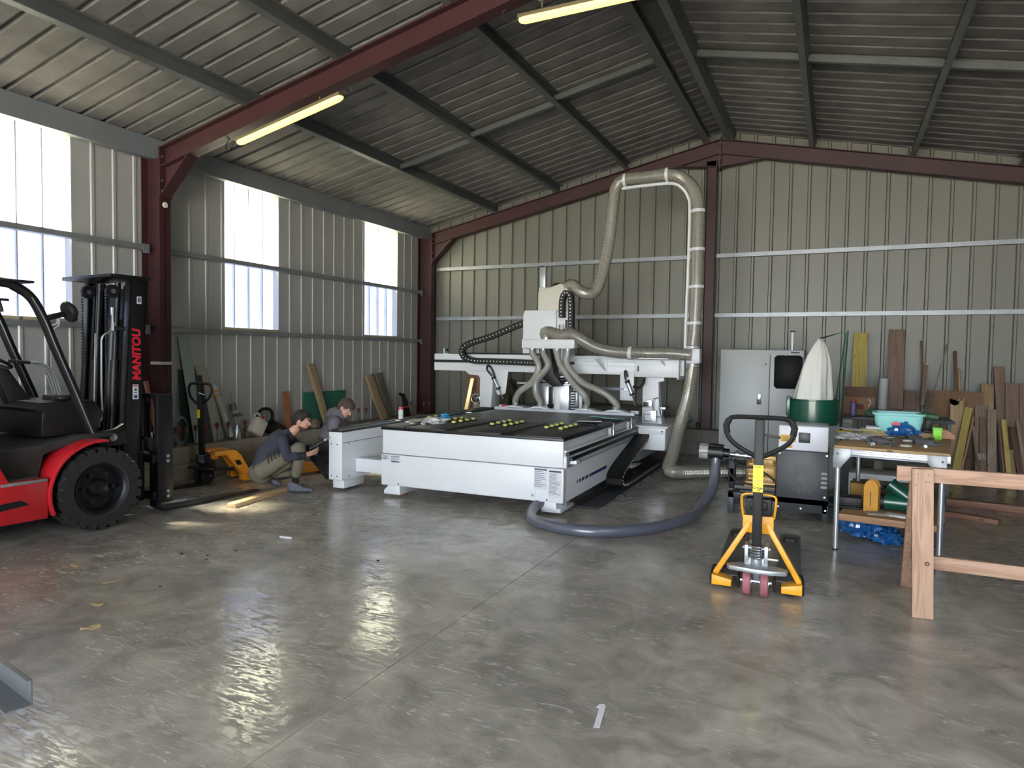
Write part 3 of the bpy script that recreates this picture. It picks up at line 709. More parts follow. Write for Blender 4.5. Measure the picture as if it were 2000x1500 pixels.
# air treatment unit on the right leg
MB().box((.04, GY-.06, .90), (.17, GY+.0, 1.0), steel).box((.055, GY-.065, .915), (.13, GY-.06, .975), black).box((.06, GY-.09, .70), (.24, GY+.0, .86), steel).box((.085, GY-.093, .72), (.17, GY-.09, .84), paper).box((.085, GY-.095, .80), (.165, GY-.093, .81), ink).cyl((.19, GY-.05, .86), (.19, GY-.05, 1.03), .008, n=8, mt=steel).cyl((.2, GY-.05, 1.02), (.26, GY-.05, 1.04), .008, n=8, mt=black).tube(smoothpath([(.24, GY-.06, .76), (.30, GY-.06, .78), (.31, GY-.06, .86), (.27, GY-.06, .92)]), .012, 8, mt=alu).box((.26, GY-.06, .88), (.36, GY, .91), steel).cyl((.33, GY-.03, .78), (.33, GY-.03, .86), .022, n=10, mt=blackp).build('air_filter_unit', steel, cnc, .002)

# hoses -------------------------------------------------------------
def hosemat(name, col, alpha, rough=.25):
    m = bpy.data.materials.new(name); m.use_nodes = True; b = m.node_tree.nodes['Principled BSDF']
    b.inputs['Base Color'].default_value = srgb(col); b.inputs['Roughness'].default_value = rough; b.inputs['Alpha'].default_value = alpha; b.inputs['Specular IOR Level'].default_value = .9
    MATS[name] = m; return m
pvc = hosemat('clear_ribbed_hose', (152, 148, 138), .66); pvc2 = hosemat('clear_ribbed_hose_small', (176, 176, 172), .62)
wirem = mat('hose_wire', (176, 172, 160), .3, .8)
def hose(name, pts, r, mt, parent=None, pitch=.02, n=16, sub=10, wire=True, label=None, amp=.06):
    P = smoothpath(pts, sub*3); L_ = [0]
    for i in range(1, len(P)): L_.append(L_[-1]+(P[i]-P[i-1]).length)
    tot = L_[-1]; k = max(8, int(tot/(pitch/2))); Q = []; j = 0
    for i in range(k+1):
        t = tot*i/k
        while j < len(L_)-2 and L_[j+1] < t: j += 1
        u = (t-L_[j])/max(1e-9, L_[j+1]-L_[j]); Q.append(P[j].lerp(P[j+1], u))
    rad = [r*(1+(amp if i % 2 else -amp*.4)) for i in range(k+1)]
    o = MB().tube(Q, rad, n, caps=False).build(name, mt, parent, smooth=80)
    if wire:
        mb = MB()
        for i in range(1, k, 2):
            d = (Q[min(i+1, k)]-Q[i-1]).normalized(); x = d.orthogonal().normalized(); y = d.cross(x); m_ = 12
            ring = [Q[i]+x*math.cos(2*math.pi*q/m_)*r*(1+amp)+y*math.sin(2*math.pi*q/m_)*r*(1+amp) for q in range(m_)]
            mb.tube(ring, r*.028, 3, closed=True, caps=False)
        q = mb.build('wire_spiral', wirem, o, smooth=0); q['kind'] = 'stuff'
    return o
HY = GY-.39
hp = hose('suction_hose', [(-1.29, HY, 1.86), (-1.29, HY-.01, 1.94), LY(1096, 655, HY-.02), LY(1115, 652, HY-.04), LY(1140, 666, HY-.02), LY(1170, 681, HY+.04), LY(1210, 688, HY+.12), LY(1260, 690, GY-.13), LY(1310, 690, GY-.11), LY(1352, 694, GY-.10)], .082, pvc, None, .022)
tag(hp, 'grey ribbed hose running sideways from the gantry head to the white tee', 'hose')
hp.matrix_world = MM
# four small hoses down to the hoods
mx_ = [-1.50, -1.33, -1.12, -.96]
mids = [[(1052, 715), (1040, 745), (1015, 765)], [(1070, 715), (1048, 745), (1047, 768)], [(1096, 715), (1120, 750), (1140, 771)], [(1108, 712), (1135, 745), (1180, 768)]]
names = ['first', 'second', 'third', 'fourth']
for i in range(4):
    pts = [(mx_[i], GY-.40, 1.70), (mx_[i], GY-.40, 1.64)]+[LY(px, py, GY-.42) for px, py in mids[i]]+[(HX[i]+(.02 if i > 1 else -.0), GY-.37, .94), (HX[i], GY-.36, .885)]
    MB().cyl((mx_[i], GY-.40, 1.69), (mx_[i], GY-.40, 1.71), .05, n=18).build('hose_collar', steel, mf)
    hose('hood_hose', pts, .045, pvc2, cnc, .014, 12, 8)
# tee, vertical hose, arch pole
VY = GY-.02
tee = MB().box(LY(1340, 709, VY-.10)-Vector((0, 0, 0)), LY(1367, 681, VY-.10)+Vector((0, .20, 0))).cyl(LY(1353, 681, VY), LY(1353, 676, VY), .088, n=20, mt=steel).cyl(LY(1353, 709, VY), LY(1353, 716, VY), .088, n=20, mt=steel).build('hose_tee', white, None, .012)
tee.matrix_world = MM; tag(tee, 'white square duct tee joining three grey hoses beside the red post', 'duct tee')
vh = hose('suction_hose', [LY(1353, 676, VY), LY(1357, 640, VY), LY(1361, 560, VY), LY(1363, 480, VY), LY(1364, 412, VY), LY(1357, 375, VY), LY(1335, 350, VY), LY(1305, 341, VY), LY(1260, 346, VY), LY(1218, 352, VY), LY(1202, 370, VY), LY(1197, 410, VY), LY(1190, 470, VY), LY(1178, 530, VY-.05), LY(1165, 565, VY-.12), LY(1148, 574, VY-.18), LY(1130, 567, VY-.2), LY(1119, 557, VY-.16), LY(1110, 560, VY-.1), LY(1108, 572, VY-.05)], .082, pvc, None, .022)
vh.matrix_world = MM; tag(vh, 'brownish ribbed hose arching high over the router and dropping to its head', 'hose')
lh = hose('suction_hose', [LY(1353, 714, VY), LY(1350, 735, VY), LY(1342, 780, VY), LY(1325, 840, VY-.1), (.52, 2.9, .30), (.50, 2.75, .13), (.62, 2.72, .095), (.95, 2.95, .09), (1.35, 3.2, .09), (1.8, 3.4, .09)], .085, pvc, None, .022)
lh.matrix_world = MM; tag(lh, 'grey ribbed hose dropping from the white tee and bending along the floor', 'hose')
pm = MB().tube(smoothpath([LY(1338, 686, VY+.02), LY(1340, 620, VY+.02), LY(1345, 500, VY+.02), LY(1347, 410, VY+.02), LY(1344, 385, VY+.02), LY(1331, 366, VY+.02), LY(1310, 358, VY+.02), LY(1265, 362, VY+.02), LY(1212, 368.5, VY+.02)], 10), .022, 10).build('hose_support_pole', white, None)
pm.matrix_world = MM; tag(pm, 'white arched pole rising from the router to carry the overhead hose', 'pole')
for px, py, dx, dz in ((1364, 412, 0, 1), (1363, 487, 0, 1), (1361.5, 560, 0, 1), (1358, 631, 0, 1), (1221, 352, 1, 0), (1303, 341, 1, 0)):
    c = LY(px, py, VY); d = Vector((dx, 0, dz)) if dx else Vector((-.01, 0, 1))
    MB().cyl(c-d*.02, c+d*.02, .092, n=24).box((c.x-.11 if dz else c.x-.012, VY-.01, c.z-.018 if dz else c.z-.13), (c.x if dz else c.x+.012, VY+.02, c.z+.018 if dz else c.z)).build('strap', white, pm, .001)
c = LY(1231, 690, HY+.17); MB().cyl(c+Vector((-.025, 0, 0)), c+Vector((.025, 0, 0)), .093, n=24).box((c.x-.02, c.y-.02, 1.575), (c.x+.02, c.y+.02, c.z)).build('strap', white, sh, .001)
# smooth grey hose on the floor from under the router to the pump filter
fh = hose('vacuum_hose', [(-.18, .25, .15), (-.24, .1, .13), (-.27, -.12, .07), (-.12, -.42, .052)]+[MI @ aZ(px, py, .055) for px, py in ((1110, 1033), (1180, 1038), (1270, 1031), (1345, 1012))]+[MI @ Vector(v) for v in ((-1.17, 6.95, .09), (-1.10, 7.22, .24), (-1.09, 7.33, .45), (-1.09, 7.36, .585))], .052, hosemat('blue_grey_hose', (84, 87, 102), .96, .3), None, .04, 16, 8, False, None, .012)
fh.matrix_world = MM; tag(fh, 'smooth blue-grey hose curving over the floor from the router foot to the pump filter', 'hose')

# ---------------- helpers for things whose parts are given in world coordinates ----------------
class TH:
    """a thing standing at `loc`; add(mb, name, ...) takes meshes drawn in world coordinates (before its own turn rz)"""
    def __init__(s, name, label, cat, loc, rz=0, group=None):
        s.loc = Vector(loc); s.o = thing(name, label, cat, loc, rz, group); s.k = 0
    def add(s, mb, name, mt, bevel=0, parent=None, smooth=35):
        off = s.loc+Vector((0, 0, 0)); mb.v = [tuple(Vector(v)-off) for v in mb.v]
        return mb.build(name, mt, parent or s.o, bevel, smooth)

# ---------------- forklift ----------------
FL = TH('forklift', 'red and black forklift with tall mast facing the end wall beside the left windows', 'forklift', (-5.83, 3.84, 0), R(-4))
red = mat('fork_red', (176, 26, 34), .32, 0, .04, 3, coat=.3); fblack = mat('truck_black', (15, 16, 19), .38); fgrey = mat('floor_mat', (44, 42, 42), .8, 0, .3, 9, .4, 60)
def wheel(th, c, r, w_, name='wheel', lugs=24, sx=1):
    M = Matrix.Translation(c)
    prof = [(r*.60, -w_*.42), (r*.66, -w_*.5), (r*.90, -w_*.5), (r*.965, -w_*.36), (r*.965, w_*.36), (r*.90, w_*.5), (r*.66, w_*.5), (r*.60, w_*.42)]
    mb = MB().lathe(prof+[prof[0]], ax=0, n=48, M=M, caps=False)
    for i in range(lugs):        # shoulder lugs, real blocks
        for s_ in (-1, 1):
            a = 2*math.pi*(i+(.5 if s_ < 0 else 0))/lugs; T = M @ Matrix.Rotation(a, 4, 'X')
            mb.box((s_*w_*.06, -r*.085, r*.955), (s_*w_*.47, r*.085, r*1.0), None, T)
            mb.box((s_*w_*.47, -r*.085, r*.80), (s_*w_*.515, r*.085, r*.985), None, T)
    t = th.add(mb, 'tyre', rubber, smooth=30)
    mb = MB().lathe([(0, w_*.16), (r*.16, w_*.2), (r*.2, w_*.34), (r*.24, w_*.2), (r*.24, w_*.12), (r*.50, w_*.10), (r*.55, w_*.40), (r*.605, w_*.46), (r*.605, w_*.38), (r*.5, -w_*.4), (0, -w_*.4)], ax=0, n=32, M=M)
    rim = th.add(mb, 'rim', fblack, parent=t)
    mb = MB()
    for i in range(6):
        a = 2*math.pi*i/6; mb.cyl(c+Vector((w_*.12, r*.36*math.cos(a), r*.36*math.sin(a))), c+Vector((w_*.30, r*.36*math.cos(a), r*.36*math.sin(a))), r*.055, n=6)
    q = th.add(mb, 'wheel_nuts', blackp, parent=t, smooth=0); q['kind'] = 'stuff'
    return t
wheel(FL, Vector((-5.955, 3.84, .366)), .366, .25)
wheel(FL, Vector((-6.95, 3.84, .366)), .366, .25)
wheel(FL, Vector((-5.98, 2.35, .27)), .27, .18)
wheel(FL, Vector((-6.90, 2.35, .27)), .27, .18)
# fender arch over the front right wheel, and the red side
c0 = Vector((0, 3.84, .366)); arc = [(3.84-.44*math.cos(a), .366+.44*math.sin(a)) for a in [R(d) for d in range(-22, 101, 8)]]
arc_in = [(y*1+(3.84-y)*.055, z-(z-.366)*.055) for y, z in arc]
FL.add(MB().prism(arc+arc_in[::-1], -6.14, -5.82, 0), 'fender', red, .004)
side = [(2.0, .20), (3.40, .19), (3.41, .52), (3.36, .53), (3.12, .53), (2.98, .82), (2.0, .90)]
FL.add(MB().prism(side, -5.90, -5.84, 0), 'side_skirt', red, .01); FL.add(MB().prism(side, -7.08, -7.02, 0), 'side_skirt', red, .01)
FL.add(MB().prism([(2.2, .315), (3.20, .375), (3.26, .33), (2.2, .235)], -5.841, -5.836, 0), 'stripe', fblack, smooth=0)
FL.add(MB().box((-7.0, 1.9, .25), (-5.92, 3.42, .50)).box((-6.85, 3.4, .2), (-6.12, 4.1, .62)), 'chassis', fblack, .01)
FL.add(MB().box((-6.2, 3.06, .50), (-5.835, 3.40, .525)), 'step', mat('step_tread', (120, 120, 118), .6, .3, .2, 20), .003)
FL.add(MB().prism([(2.95, .53), (3.42, .52), (3.46, .70), (3.80, .80), (4.05, .80), (4.05, .84), (3.75, .84), (3.40, .78), (2.95, .76)], -6.92, -6.02, 0), 'footwell', fgrey, .006)
FL.add(MB().box((-7.05, 1.6, .5), (-5.9, 2.95, 1.05)), 'engine_hood', red, .04)
FL.add(MB().box((-6.75, 2.35, 1.05), (-6.22, 2.85, 1.18)).prism([(2.28, 1.1), (2.42, 1.1), (2.3, 1.62), (2.18, 1.62)], -6.72, -6.25, 0), 'seat', blackp, .03)
ds = FL.add(MB().prism([(3.48, .84), (3.95, .84), (4.02, 1.02), (3.92, 1.14), (3.46, 1.14), (3.40, 1.09), (3.50, 1.05)], -6.90, -6.10, 0), 'dashboard', fblack, .012)
FL.add(MB().box((-6.72, 3.48, 1.14), (-6.2, 3.78, 1.145)), 'dash_plate', mat('dash_top', (92, 88, 78), .5), parent=ds)
FL.add(MB().box((-6.36, 3.62, 1.145), (-6.18, 3.76, 1.19)).ball((-6.15, 3.70, 1.17), (.045, .07, .03), 12, blackp), 'lever_boot', blackp, .006, parent=ds)
for i in range(4):
    x = -6.20-.045*i
    le = FL.add(MB().tube(smoothpath([(x, 3.70, 1.18), (x, 3.68, 1.26), (x, 3.63, 1.40), (x-.01, 3.55, 1.47), (x-.02, 3.44, 1.48)]), .0085, 8), 'control_lever', steel)
    FL.add(MB().tube([(x-.018, 3.46, 1.48), (x-.022, 3.36, 1.49)], [.013, .017], 8), 'lever_knob', blackp, parent=le)
FL.add(MB().prism([(3.42, 1.10), (3.62, 1.10), (3.42, 1.42), (3.30, 1.46)], -6.62, -6.48, 0), 'steering_column', blackp, .02)
sw = FL.add(MB().tube([Vector((-6.55, 3.30, 1.50))+Vector((math.cos(a)*.17, math.sin(a)*.15, -math.sin(a)*.07)) for a in [2*math.pi*i/28 for i in range(28)]], .014, 8, closed=True), 'steering_wheel', blackp)
FL.add(MB().ball((-6.55, 3.30, 1.49), (.05, .05, .03), 12).bar((-6.70, 3.30, 1.49), (-6.40, 3.30, 1.49), .03, .012), 'wheel_hub', steel, parent=sw)
# overhead guard
path = [(3.98, .74), (3.92, .80), (3.75, 1.24), (3.60, 1.62), (3.51, 1.86), (3.42, 2.03), (3.30, 2.115), (3.18, 2.145), (2.6, 2.17), (1.9, 2.15), (1.7, 2.02), (1.6, 1.0)]
for x in (-6.10, -6.86):
    gp = FL.add(MB().tube(smoothpath([(x, y, z) for y, z in path], 6), .042, 8, up0=(1, 0, 0)), 'guard_pillar', fblack)
    FL.add(MB().tube(smoothpath([(x+.043, y-.012, z) for y, z in path[:6]], 6), .006, 6), 'groove', steel, parent=gp)
for y in (1.9, 2.15, 2.4, 2.65, 2.9, 3.12): FL.add(MB().box((-6.86, y-.03, 2.15), (-6.10, y+.03, 2.17)), 'guard_bar', fblack, .002)
FL.add(MB().bar((-6.86, 3.30, 2.16), (-6.06, 3.30, 2.16), .26, .02), 'guard_visor', fblack, .004)
mi_ = FL.add(MB().lathe([(0, 0), (.085, .004), (.095, .02), (.095, .04), (.06, .07), (0, .08)], n=28, M=Matrix.Translation((-6.09, 3.69, 1.92)) @ Matrix.Rotation(R(-70), 4, 'X')), 'round_mirror', blackp)  # round mirror in black on the guard pillar, gives no light
FL.add(MB().bar((-6.10, 3.52, 1.86), (-6.09, 3.68, 1.91), .03, .05), 'mirror_bracket', fblack, .004, parent=mi_)
FL.add(MB().tube(smoothpath([(-6.14, 3.16, 2.10), (-6.14, 3.2, 1.98), (-6.14, 3.22, 1.90)]), .016, 8).bar((-6.14, 3.19, 2.0), (-6.14, 3.27, 2.0), .02, .02), 'grab_handle', blackp)
# mast, leaning slightly forward
def mY(z): return 4.17+(z-.5)*.055
def rail(x, w_, dy, z0, z1, dep, name='mast_rail'):
    mb = MB()
    for a, b_, c_, d_ in ((x-w_/2, x+w_/2, dy, dy+.02), (x-w_/2, x+w_/2, dy+dep-.02, dy+dep), (x+(w_/2-.02 if x < -6.47 else -w_/2), x+(w_/2 if x < -6.47 else -w_/2+.02), dy, dy+dep)):
        pass
    # C profile, web on the outer side
    xo = x+w_/2 if x > -6.47 else x-w_/2; sg = -1 if x > -6.47 else 1
    mb.prism([(mY(z0)+dy, z0), (mY(z0)+dy+dep, z0), (mY(z1)+dy+dep, z1), (mY(z1)+dy, z1)], xo, xo+sg*.02, 0)
    for e in (0, dep-.022): mb.prism([(mY(z0)+dy+e, z0), (mY(z0)+dy+e+.022, z0), (mY(z1)+dy+e+.022, z1), (mY(z1)+dy+e, z1)], xo, xo+sg*w_, 0)
    return FL.add(mb, name, fblack, .003)
ml = rail(-6.12, .07, 0, .10, 2.27, .17); rail(-6.82, .07, 0, .10, 2.27, .17)
rail(-6.19, .06, .03, .12, 2.25, .14); rail(-6.75, .06, .03, .12, 2.25, .14)
rail(-6.25, .05, .05, .14, 2.22, .12); rail(-6.69, .05, .05, .14, 2.22, .12)
FL.add(MB().box((-6.86, 4.06, 2.275), (-6.05, 4.45, 2.305)).prism([(-6.95, 4.10), (-6.86, 4.06), (-6.86, 4.45), (-6.95, 4.40)], 2.275, 2.305, 2), 'mast_top_plate', fblack, .004)
for x in (-6.62, -6.32):
    FL.add(MB().tube([(x, mY(.3)+.02, .3), (x, mY(1.5)+.02, 1.5)], .04, 14).tube([(x, mY(1.5)+.02, 1.5), (x, mY(2.25)+.02, 2.25)], .028, 14), 'lift_cylinder', fblack)
FL.add(MB().tube([(-6.47, mY(.3)+.08, .3), (-6.47, mY(1.9)+.08, 1.9)], .05, 16), 'free_lift_cylinder', fblack)
for z in (.55, 1.25, 2.12): FL.add(MB().box((-6.8, mY(z)+.13, z-.06), (-6.14, mY(z)+.155, z+.06)), 'cross_brace', fblack, .003)
FL.add(MB().prism([(mY(.3)+.10, .3), (mY(.3)+.115, .3), (mY(2.2)+.115, 2.2), (mY(2.2)+.10, 2.2)], -6.66, -6.28, 0), 'mast_dark_filler', fblack)  # added black sheet that darkens the gaps between the mast rails
o = MB()
for i in range(11): x = -6.66+.038*i; o.tube([(x, mY(.5)+.17, .5), (x, mY(2.15)+.17, 2.15)], .0145, 4)
q = FL.add(o, 'protective_screen', fblack, smooth=0); q['kind'] = 'stuff'
for x, y in ((-6.27, 4.20), (-6.64, 4.18)):
    pu = FL.add(MB().cyl((x-.02, y, 2.16), (x+.02, y, 2.16), .062, n=24).cyl((x+.02, y, 2.16), (x+.026, y, 2.16), .022, n=12, mt=steel), 'chain_pulley', blackp)
    mb = MB()
    for i in range(24): mb.box((x-.012, y-.066, 2.14-.03*i), (x+.012, y-.054, 2.16-.03*i))
    q = FL.add(mb, 'lift_chain', mat('chain_steel', (74, 76, 82), .4, .8), parent=pu, smooth=0); q['kind'] = 'stuff'
FL.add(MB().tube(smoothpath([(-6.20, 4.16, 1.98), (-6.20, 4.16, 1.86), (-6.20, 4.14, 1.78), (-6.21, 4.07, 1.72), (-6.21, 4.06, 1.60), (-6.20, 4.05, 1.2), (-6.20, 4.05, .98), (-6.20, 3.99, .86)], 8), .0105, 8).cyl((-6.20, 4.16, 1.93), (-6.20, 4.16, 2.0), .017, n=10), 'hydraulic_pipe', steel)
FL.add(MB().tube([(-6.24, 4.02, 1.75), (-6.24, 4.0, .9)], .006, 6), 'thin_pipe', steel); FL.add(MB().tube(smoothpath([(-6.85, 4.0, 1.95), (-6.85, 4.0, 1.85), (-6.88, 3.93, 1.75), (-6.88, 3.92, 1.2)], 6), .010, 8).tube(smoothpath([(-6.82, 4.0, 1.93), (-6.82, 4.0, 1.83), (-6.85, 3.95, 1.72), (-6.85, 3.94, 1.2)], 6), .010, 8), 'thin_pipe', steel)
FL.add(MB().cyl((-6.14, 4.14, 1.80), (-6.10, 4.22, 1.80), .022, n=10, mt=fblack).cyl((-6.14, 4.13, 1.78), (-6.14, 4.13, 1.86), .014, n=8), 'pipe_fitting', steel); FL.add(MB().cyl((-6.17, 4.0, .88), (-6.17, 4.0, .98), .016, n=8), 'pipe_fitting', steel)
tilt = FL.add(MB().prism([(3.92, .70), (4.25, .70), (4.33, .98), (4.12, .86), (3.96, .84)], -6.14, -6.09, 0).box((-6.16, 3.95, .72), (-6.08, 4.22, .84)), 'tilt_bracket', fblack, .006)
FL.add(MB().lathe([(0, 0), (.035, 0), (.035, .012), (0, .016)], n=18, M=Matrix.Translation((-6.075, 4.08, .785)) @ Matrix.Rotation(R(90), 4, 'Y')), 'pivot_cap', steel, parent=tilt)
# lettering on the mast's outer face
TM = Matrix(((0, 0, 1), (0, -1, 0), (1, 0, 0)))   # columns: text-right=+z, text-up=-y, normal=+x
TM = Matrix(((0, 0, 1), (0, -1, 0), (1, 0, 0)))
fredt = mat('letter_red', (190, 24, 44), .5)
def ftext(body, size, z, y, mt, bold=0, sx=1, sh=0): text(body, size, mt, ml, Vector((-6.0835, y, z))-FL.loc, Matrix(((0, 0, 1), (0, -1, 0), (1, 0, 0))).to_3x3(), 'lettering', bold, 'CENTER', sh, .0006, sx)
ftext('MANITOU', .112, 1.555, mY(1.55)+.095, fredt, .0042, .95, .12)
FL.add(MB().box((-6.085, mY(2.08)+.07, 2.045), (-6.0825, mY(2.08)+.115, 2.115)), 'number_plate', paper, parent=ml, smooth=0)
text('8', .06, ink, ml, Vector((-6.081, mY(2.08)+.092, 2.08))-FL.loc, Matrix(((0, 0, 1), (1, 0, 0), (0, 1, 0))).to_3x3(), 'lettering', .002)
FL.add(MB().box((-6.085, mY(1.2)+.07, 1.13), (-6.0825, mY(1.2)+.125, 1.27), paper).box((-6.0825, mY(1.2)+.08, 1.14), (-6.082, mY(1.2)+.115, 1.17), ink).box((-6.0825, mY(1.2)+.08, 1.19), (-6.082, mY(1.2)+.112, 1.20), ink).box((-6.0825, mY(1.2)+.085, 1.21), (-6.082, mY(1.2)+.11, 1.235), ink).box((-6.0825, mY(1.2)+.075, 1.25), (-6.082, mY(1.2)+.12, 1.262), inkr), 'warning_label', paper, parent=ml, smooth=0)
# carriage, load backrest, forks
cg = FL.add(MB().box((-6.95, 4.42, .14), (-6.0, 4.46, .22)).box((-6.95, 4.42, .50), (-6.0, 4.46, .58)).box((-6.80, 4.36, .12), (-6.70, 4.43, .6)).box((-6.25, 4.36, .12), (-6.15, 4.43, .6)), 'fork_carriage', fblack, .004)
br = FL.add(MB().box((-7.0, 4.46, .16), (-6.93, 4.60, 1.17)).box((-6.03, 4.46, .10), (-5.98, 4.62, 1.17)).box((-7.0, 4.50, 1.12), (-6.0, 4.56, 1.17)).box((-7.0, 4.51, .70), (-6.0, 4.54, .73)), 'load_backrest', fblack, .004)
for i in range(7): FL.add(MB().box((-6.86+.13*i-.012, 4.515, .58), (-6.86+.13*i+.012, 4.535, 1.13)), 'backrest_bar', fblack, parent=br, smooth=0)
for z in (.16, .21, .51, .56): FL.add(MB().cyl((-5.98, 4.56, z), (-5.968, 4.56, z), .017, n=12), 'bolt', steel, parent=br)
for x in (-6.06, -6.92):
    fk = MB().prism([(4.46, .62), (4.50, .62), (4.51, .09), (4.56, .05), (5.72, .028), (5.72, .018), (4.52, .012), (4.46, .06)], x-.06, x+.06, 0)
    FL.add(fk, 'fork', fblack, .004)
FL.add(MB().box((-6.12, 4.40, .62), (-6.02, 4.52, .74)).cyl((-6.07, 4.46, .74), (-6.07, 4.46, .80), .012, n=8, mt=steel).cyl((-6.11, 4.46, .80), (-6.03, 4.46, .80), .009, n=8, mt=steel), 'fork_lock', fblack, .006)

# ---------------- pallet trucks ----------------
def pallet_truck(name, label, loc, rz, paint, group, front):
    th = thing(name, label, 'pallet truck', loc, rz, group)
    wm = mat('polyurethane_wheel', (142, 84, 92), .6, 0, .25, 20) if front else rubber
    # steer wheels on a common axle, local +y = towards the fork tips
    for x in (-.055, .055):
        wh = MB().lathe([(.03, -.024), (.088, -.026), (.095, -.02), (.095, .02), (.088, .026), (.03, .024)], (x, 0, .095), 0, 28).build('steer_wheel', wm, th)
        MB().lathe([(0, -.03), (.045, -.029), (.045, .029), (0, .03)], (x, 0, .095), 0, 18).build('wheel_hub', steel if front else black, wh)
    MB().cyl((-.1, 0, .095), (.1, 0, .095), .014, n=10).build('axle', steel, th)
    sv = mat('cast_silver', (158, 162, 166), .4, .6) if front else mat('cast_dark', (50, 52, 56), .5, .4)
    pm_ = MB().lathe([(.045, .10), (.05, .17), (.062, .19), (.062, .30), (.05, .32), (.05, .36), (.03, .37)], (0, .05, 0), 2, 20)
    pm_.box((-.075, .0, .18), (.075, .11, .26)).box((-.075, -.05, .235), (-.05, .06, .35)).box((.05, -.05, .235), (.075, .06, .35)).cyl((-.09, -.03, .33), (.09, -.03, .33), .012, n=8)
    pu = pm_.build('pump', sv, th, .003)
    sp_ = MB()
    for i in range(5): sp_.tube([Vector((.045*math.cos(2*math.pi*q/14), -.02+.045*math.sin(2*math.pi*q/14), .27+.018*i)) for q in range(14)], .007, 6, closed=True)
    sp_.cyl((0, -.02, .25), (0, -.02, .39), .022, n=12); sp_.build('pump_spring', steel, pu)
    MB().prism([(-.19, -.02), (-.17, -.07), (.0, -.10), (.10, -.10), (.19, -.07), (.20, -.02), (.10, .05), (-.10, .05)], .175, .205, 2).box((.07, -.05, .26), (.14, -.03, .275)).build('link_plate', sv, th, .003)
    # handle
    ph = 1.20; lean = -.03
    hd_ = MB().bar((0, -.03, .30), (0, lean-.03, ph), .06, .05, (0, 1, 0)).build('handle_bar', blackp, th, .006)
    lp_ = [(-.0, lean-.03, ph-.26), (-.13, lean-.03, ph-.19), (-.195, lean-.03, ph-.13), (-.215, lean-.03, ph-.06), (-.195, lean-.03, ph-.01), (-.15, lean-.03, ph+.01), (0, lean-.03, ph+.012), (.15, lean-.03, ph+.01), (.195, lean-.03, ph-.01), (.215, lean-.03, ph-.06), (.195, lean-.03, ph-.13), (.13, lean-.03, ph-.19)]
    if not front: lp_ = [(x*.72, y, z) for x, y, z in lp_]
    cl = smoothpath(lp_+[lp_[0]], 5)[:-1]
    MB().tube(cl, .0155, 8, closed=True).build('handle_loop', blackp if front else steel, th) if False else MB().tube(cl, .0155, 8, closed=True).build('handle_loop', black, th)
    if front:
        for s_ in (-1, 1): MB().tube([(s_*.205, lean-.03, ph-.10), (s_*.213, lean-.03, ph-.05), (s_*.195, lean-.03, ph-.008)], .021, 8).build('grip', blackp, th)
        MB().bar((.02, lean-.03, ph-.10), (.13, lean-.03, ph-.115), .012, .018).build('release_lever', blackp, th, .002)
        y_ = lean-.03-.031
        MB().box((-.032, y_-.001, .72), (.032, y_+.001, .90)).build('yellow_label', mat('label_yellow', (232, 214, 40), .5), hd_, smooth=0)
        for i, (a, b_) in enumerate(((-.026, .018), (-.026, .02), (-.024, .02), (-.026, .014), (-.02, .02))): MB().box((a, y_-.0016, .895-.007*i), (b_, y_-.001, .892-.007*i)).build('print', ink, hd_, smooth=0) if i < 2 else None
        mb = MB(); 
        for zz in (.785, .793, .80, .775): mb.box((-.026, y_-.0016, zz), (.02, y_-.001, zz-.0025))
        q = mb.build('print', inkg, hd_, smooth=0); q['kind'] = 'stuff'
        text('Croac', .026, ink, hd_, (0, y_-.0018, .748), (R(90), 0, 0), 'handwriting', .0006)
        text('2T', .018, ink, hd_, (.006, y_-.0018, .730), (R(90), 0, 0), 'handwriting', .0006)
    else:
        MB().box((-.02, lean-.062, .80), (.02, lean-.058, .90)).build('yellow_label', MATS.get('label_yellow') or mat('label_yellow', (232, 214, 40), .5), hd_, smooth=0)
        MB().tube([(0, lean-.06, ph-.1), (.09, lean-.06, ph-.12)], .005, 6).build('release_lever', steel, th)
    if not front:
        for ch in th.children: ch.rotation_euler = (0, 0, R(32))
    # frame
    if front:
        mb = MB()
        for s_ in (-1, 1):
            mb.bar((s_*.055, .12, .47), (s_*.275, .10, .09), .035, .05, (0, 1, 0))
            mb.prism([(s_*.29, .03), (s_*.16, .03), (s_*.16, .075), (s_*.29, .10)], .02, .14)
        mb.box((-.10, .10, .40), (.10, .16, .52))
        mb.build('a_frame', paint, th, .003)
        MB().tube(smoothpath([(-.10, .14, .50), (-.11, .12, .60), (-.10, .11, .66), (0, .11, .668), (.10, .11, .66), (.11, .12, .60), (.10, .14, .50)]), .008, 8).build('wire_guard', paint, th)
        MB().box((-.085, .10, .52), (.085, .20, .64)).box((-.06, .09, .56), (.06, .11, .62)).build('tool_tray', blackp, th, .012)
        fm_ = mat('fork_dark_grey', (72, 74, 74), .4, 0, .12, 8)
    else:
        mb = MB()
        for s_ in (-1, 1):
            mb.prism([(.06, .39), (.06, .34), (.20, .34), (.40, .09), (.52, .07), (.38, .33), (.32, .39), (.2, .40)], s_*.12-.07, s_*.12+.07, 0)
        mb.build('frame', paint, th, .006)
        MB().box((-.14, .05, .30), (.14, .12, .37)).build('frame_bridge', paint, th, .004)
        MB().prism([(.295, .27), (.36, .27), (.39, .21), (.33, .21)], .191, .193, 0).build('decal', black, th, smooth=0)
        MB().bar((0, .06, .16), (0, .42, .13), .05, .04).build('push_rod', sv, th)
        fm_ = paint
    L0 = .12 if front else .40; L1 = 1.50 if front else 1.62
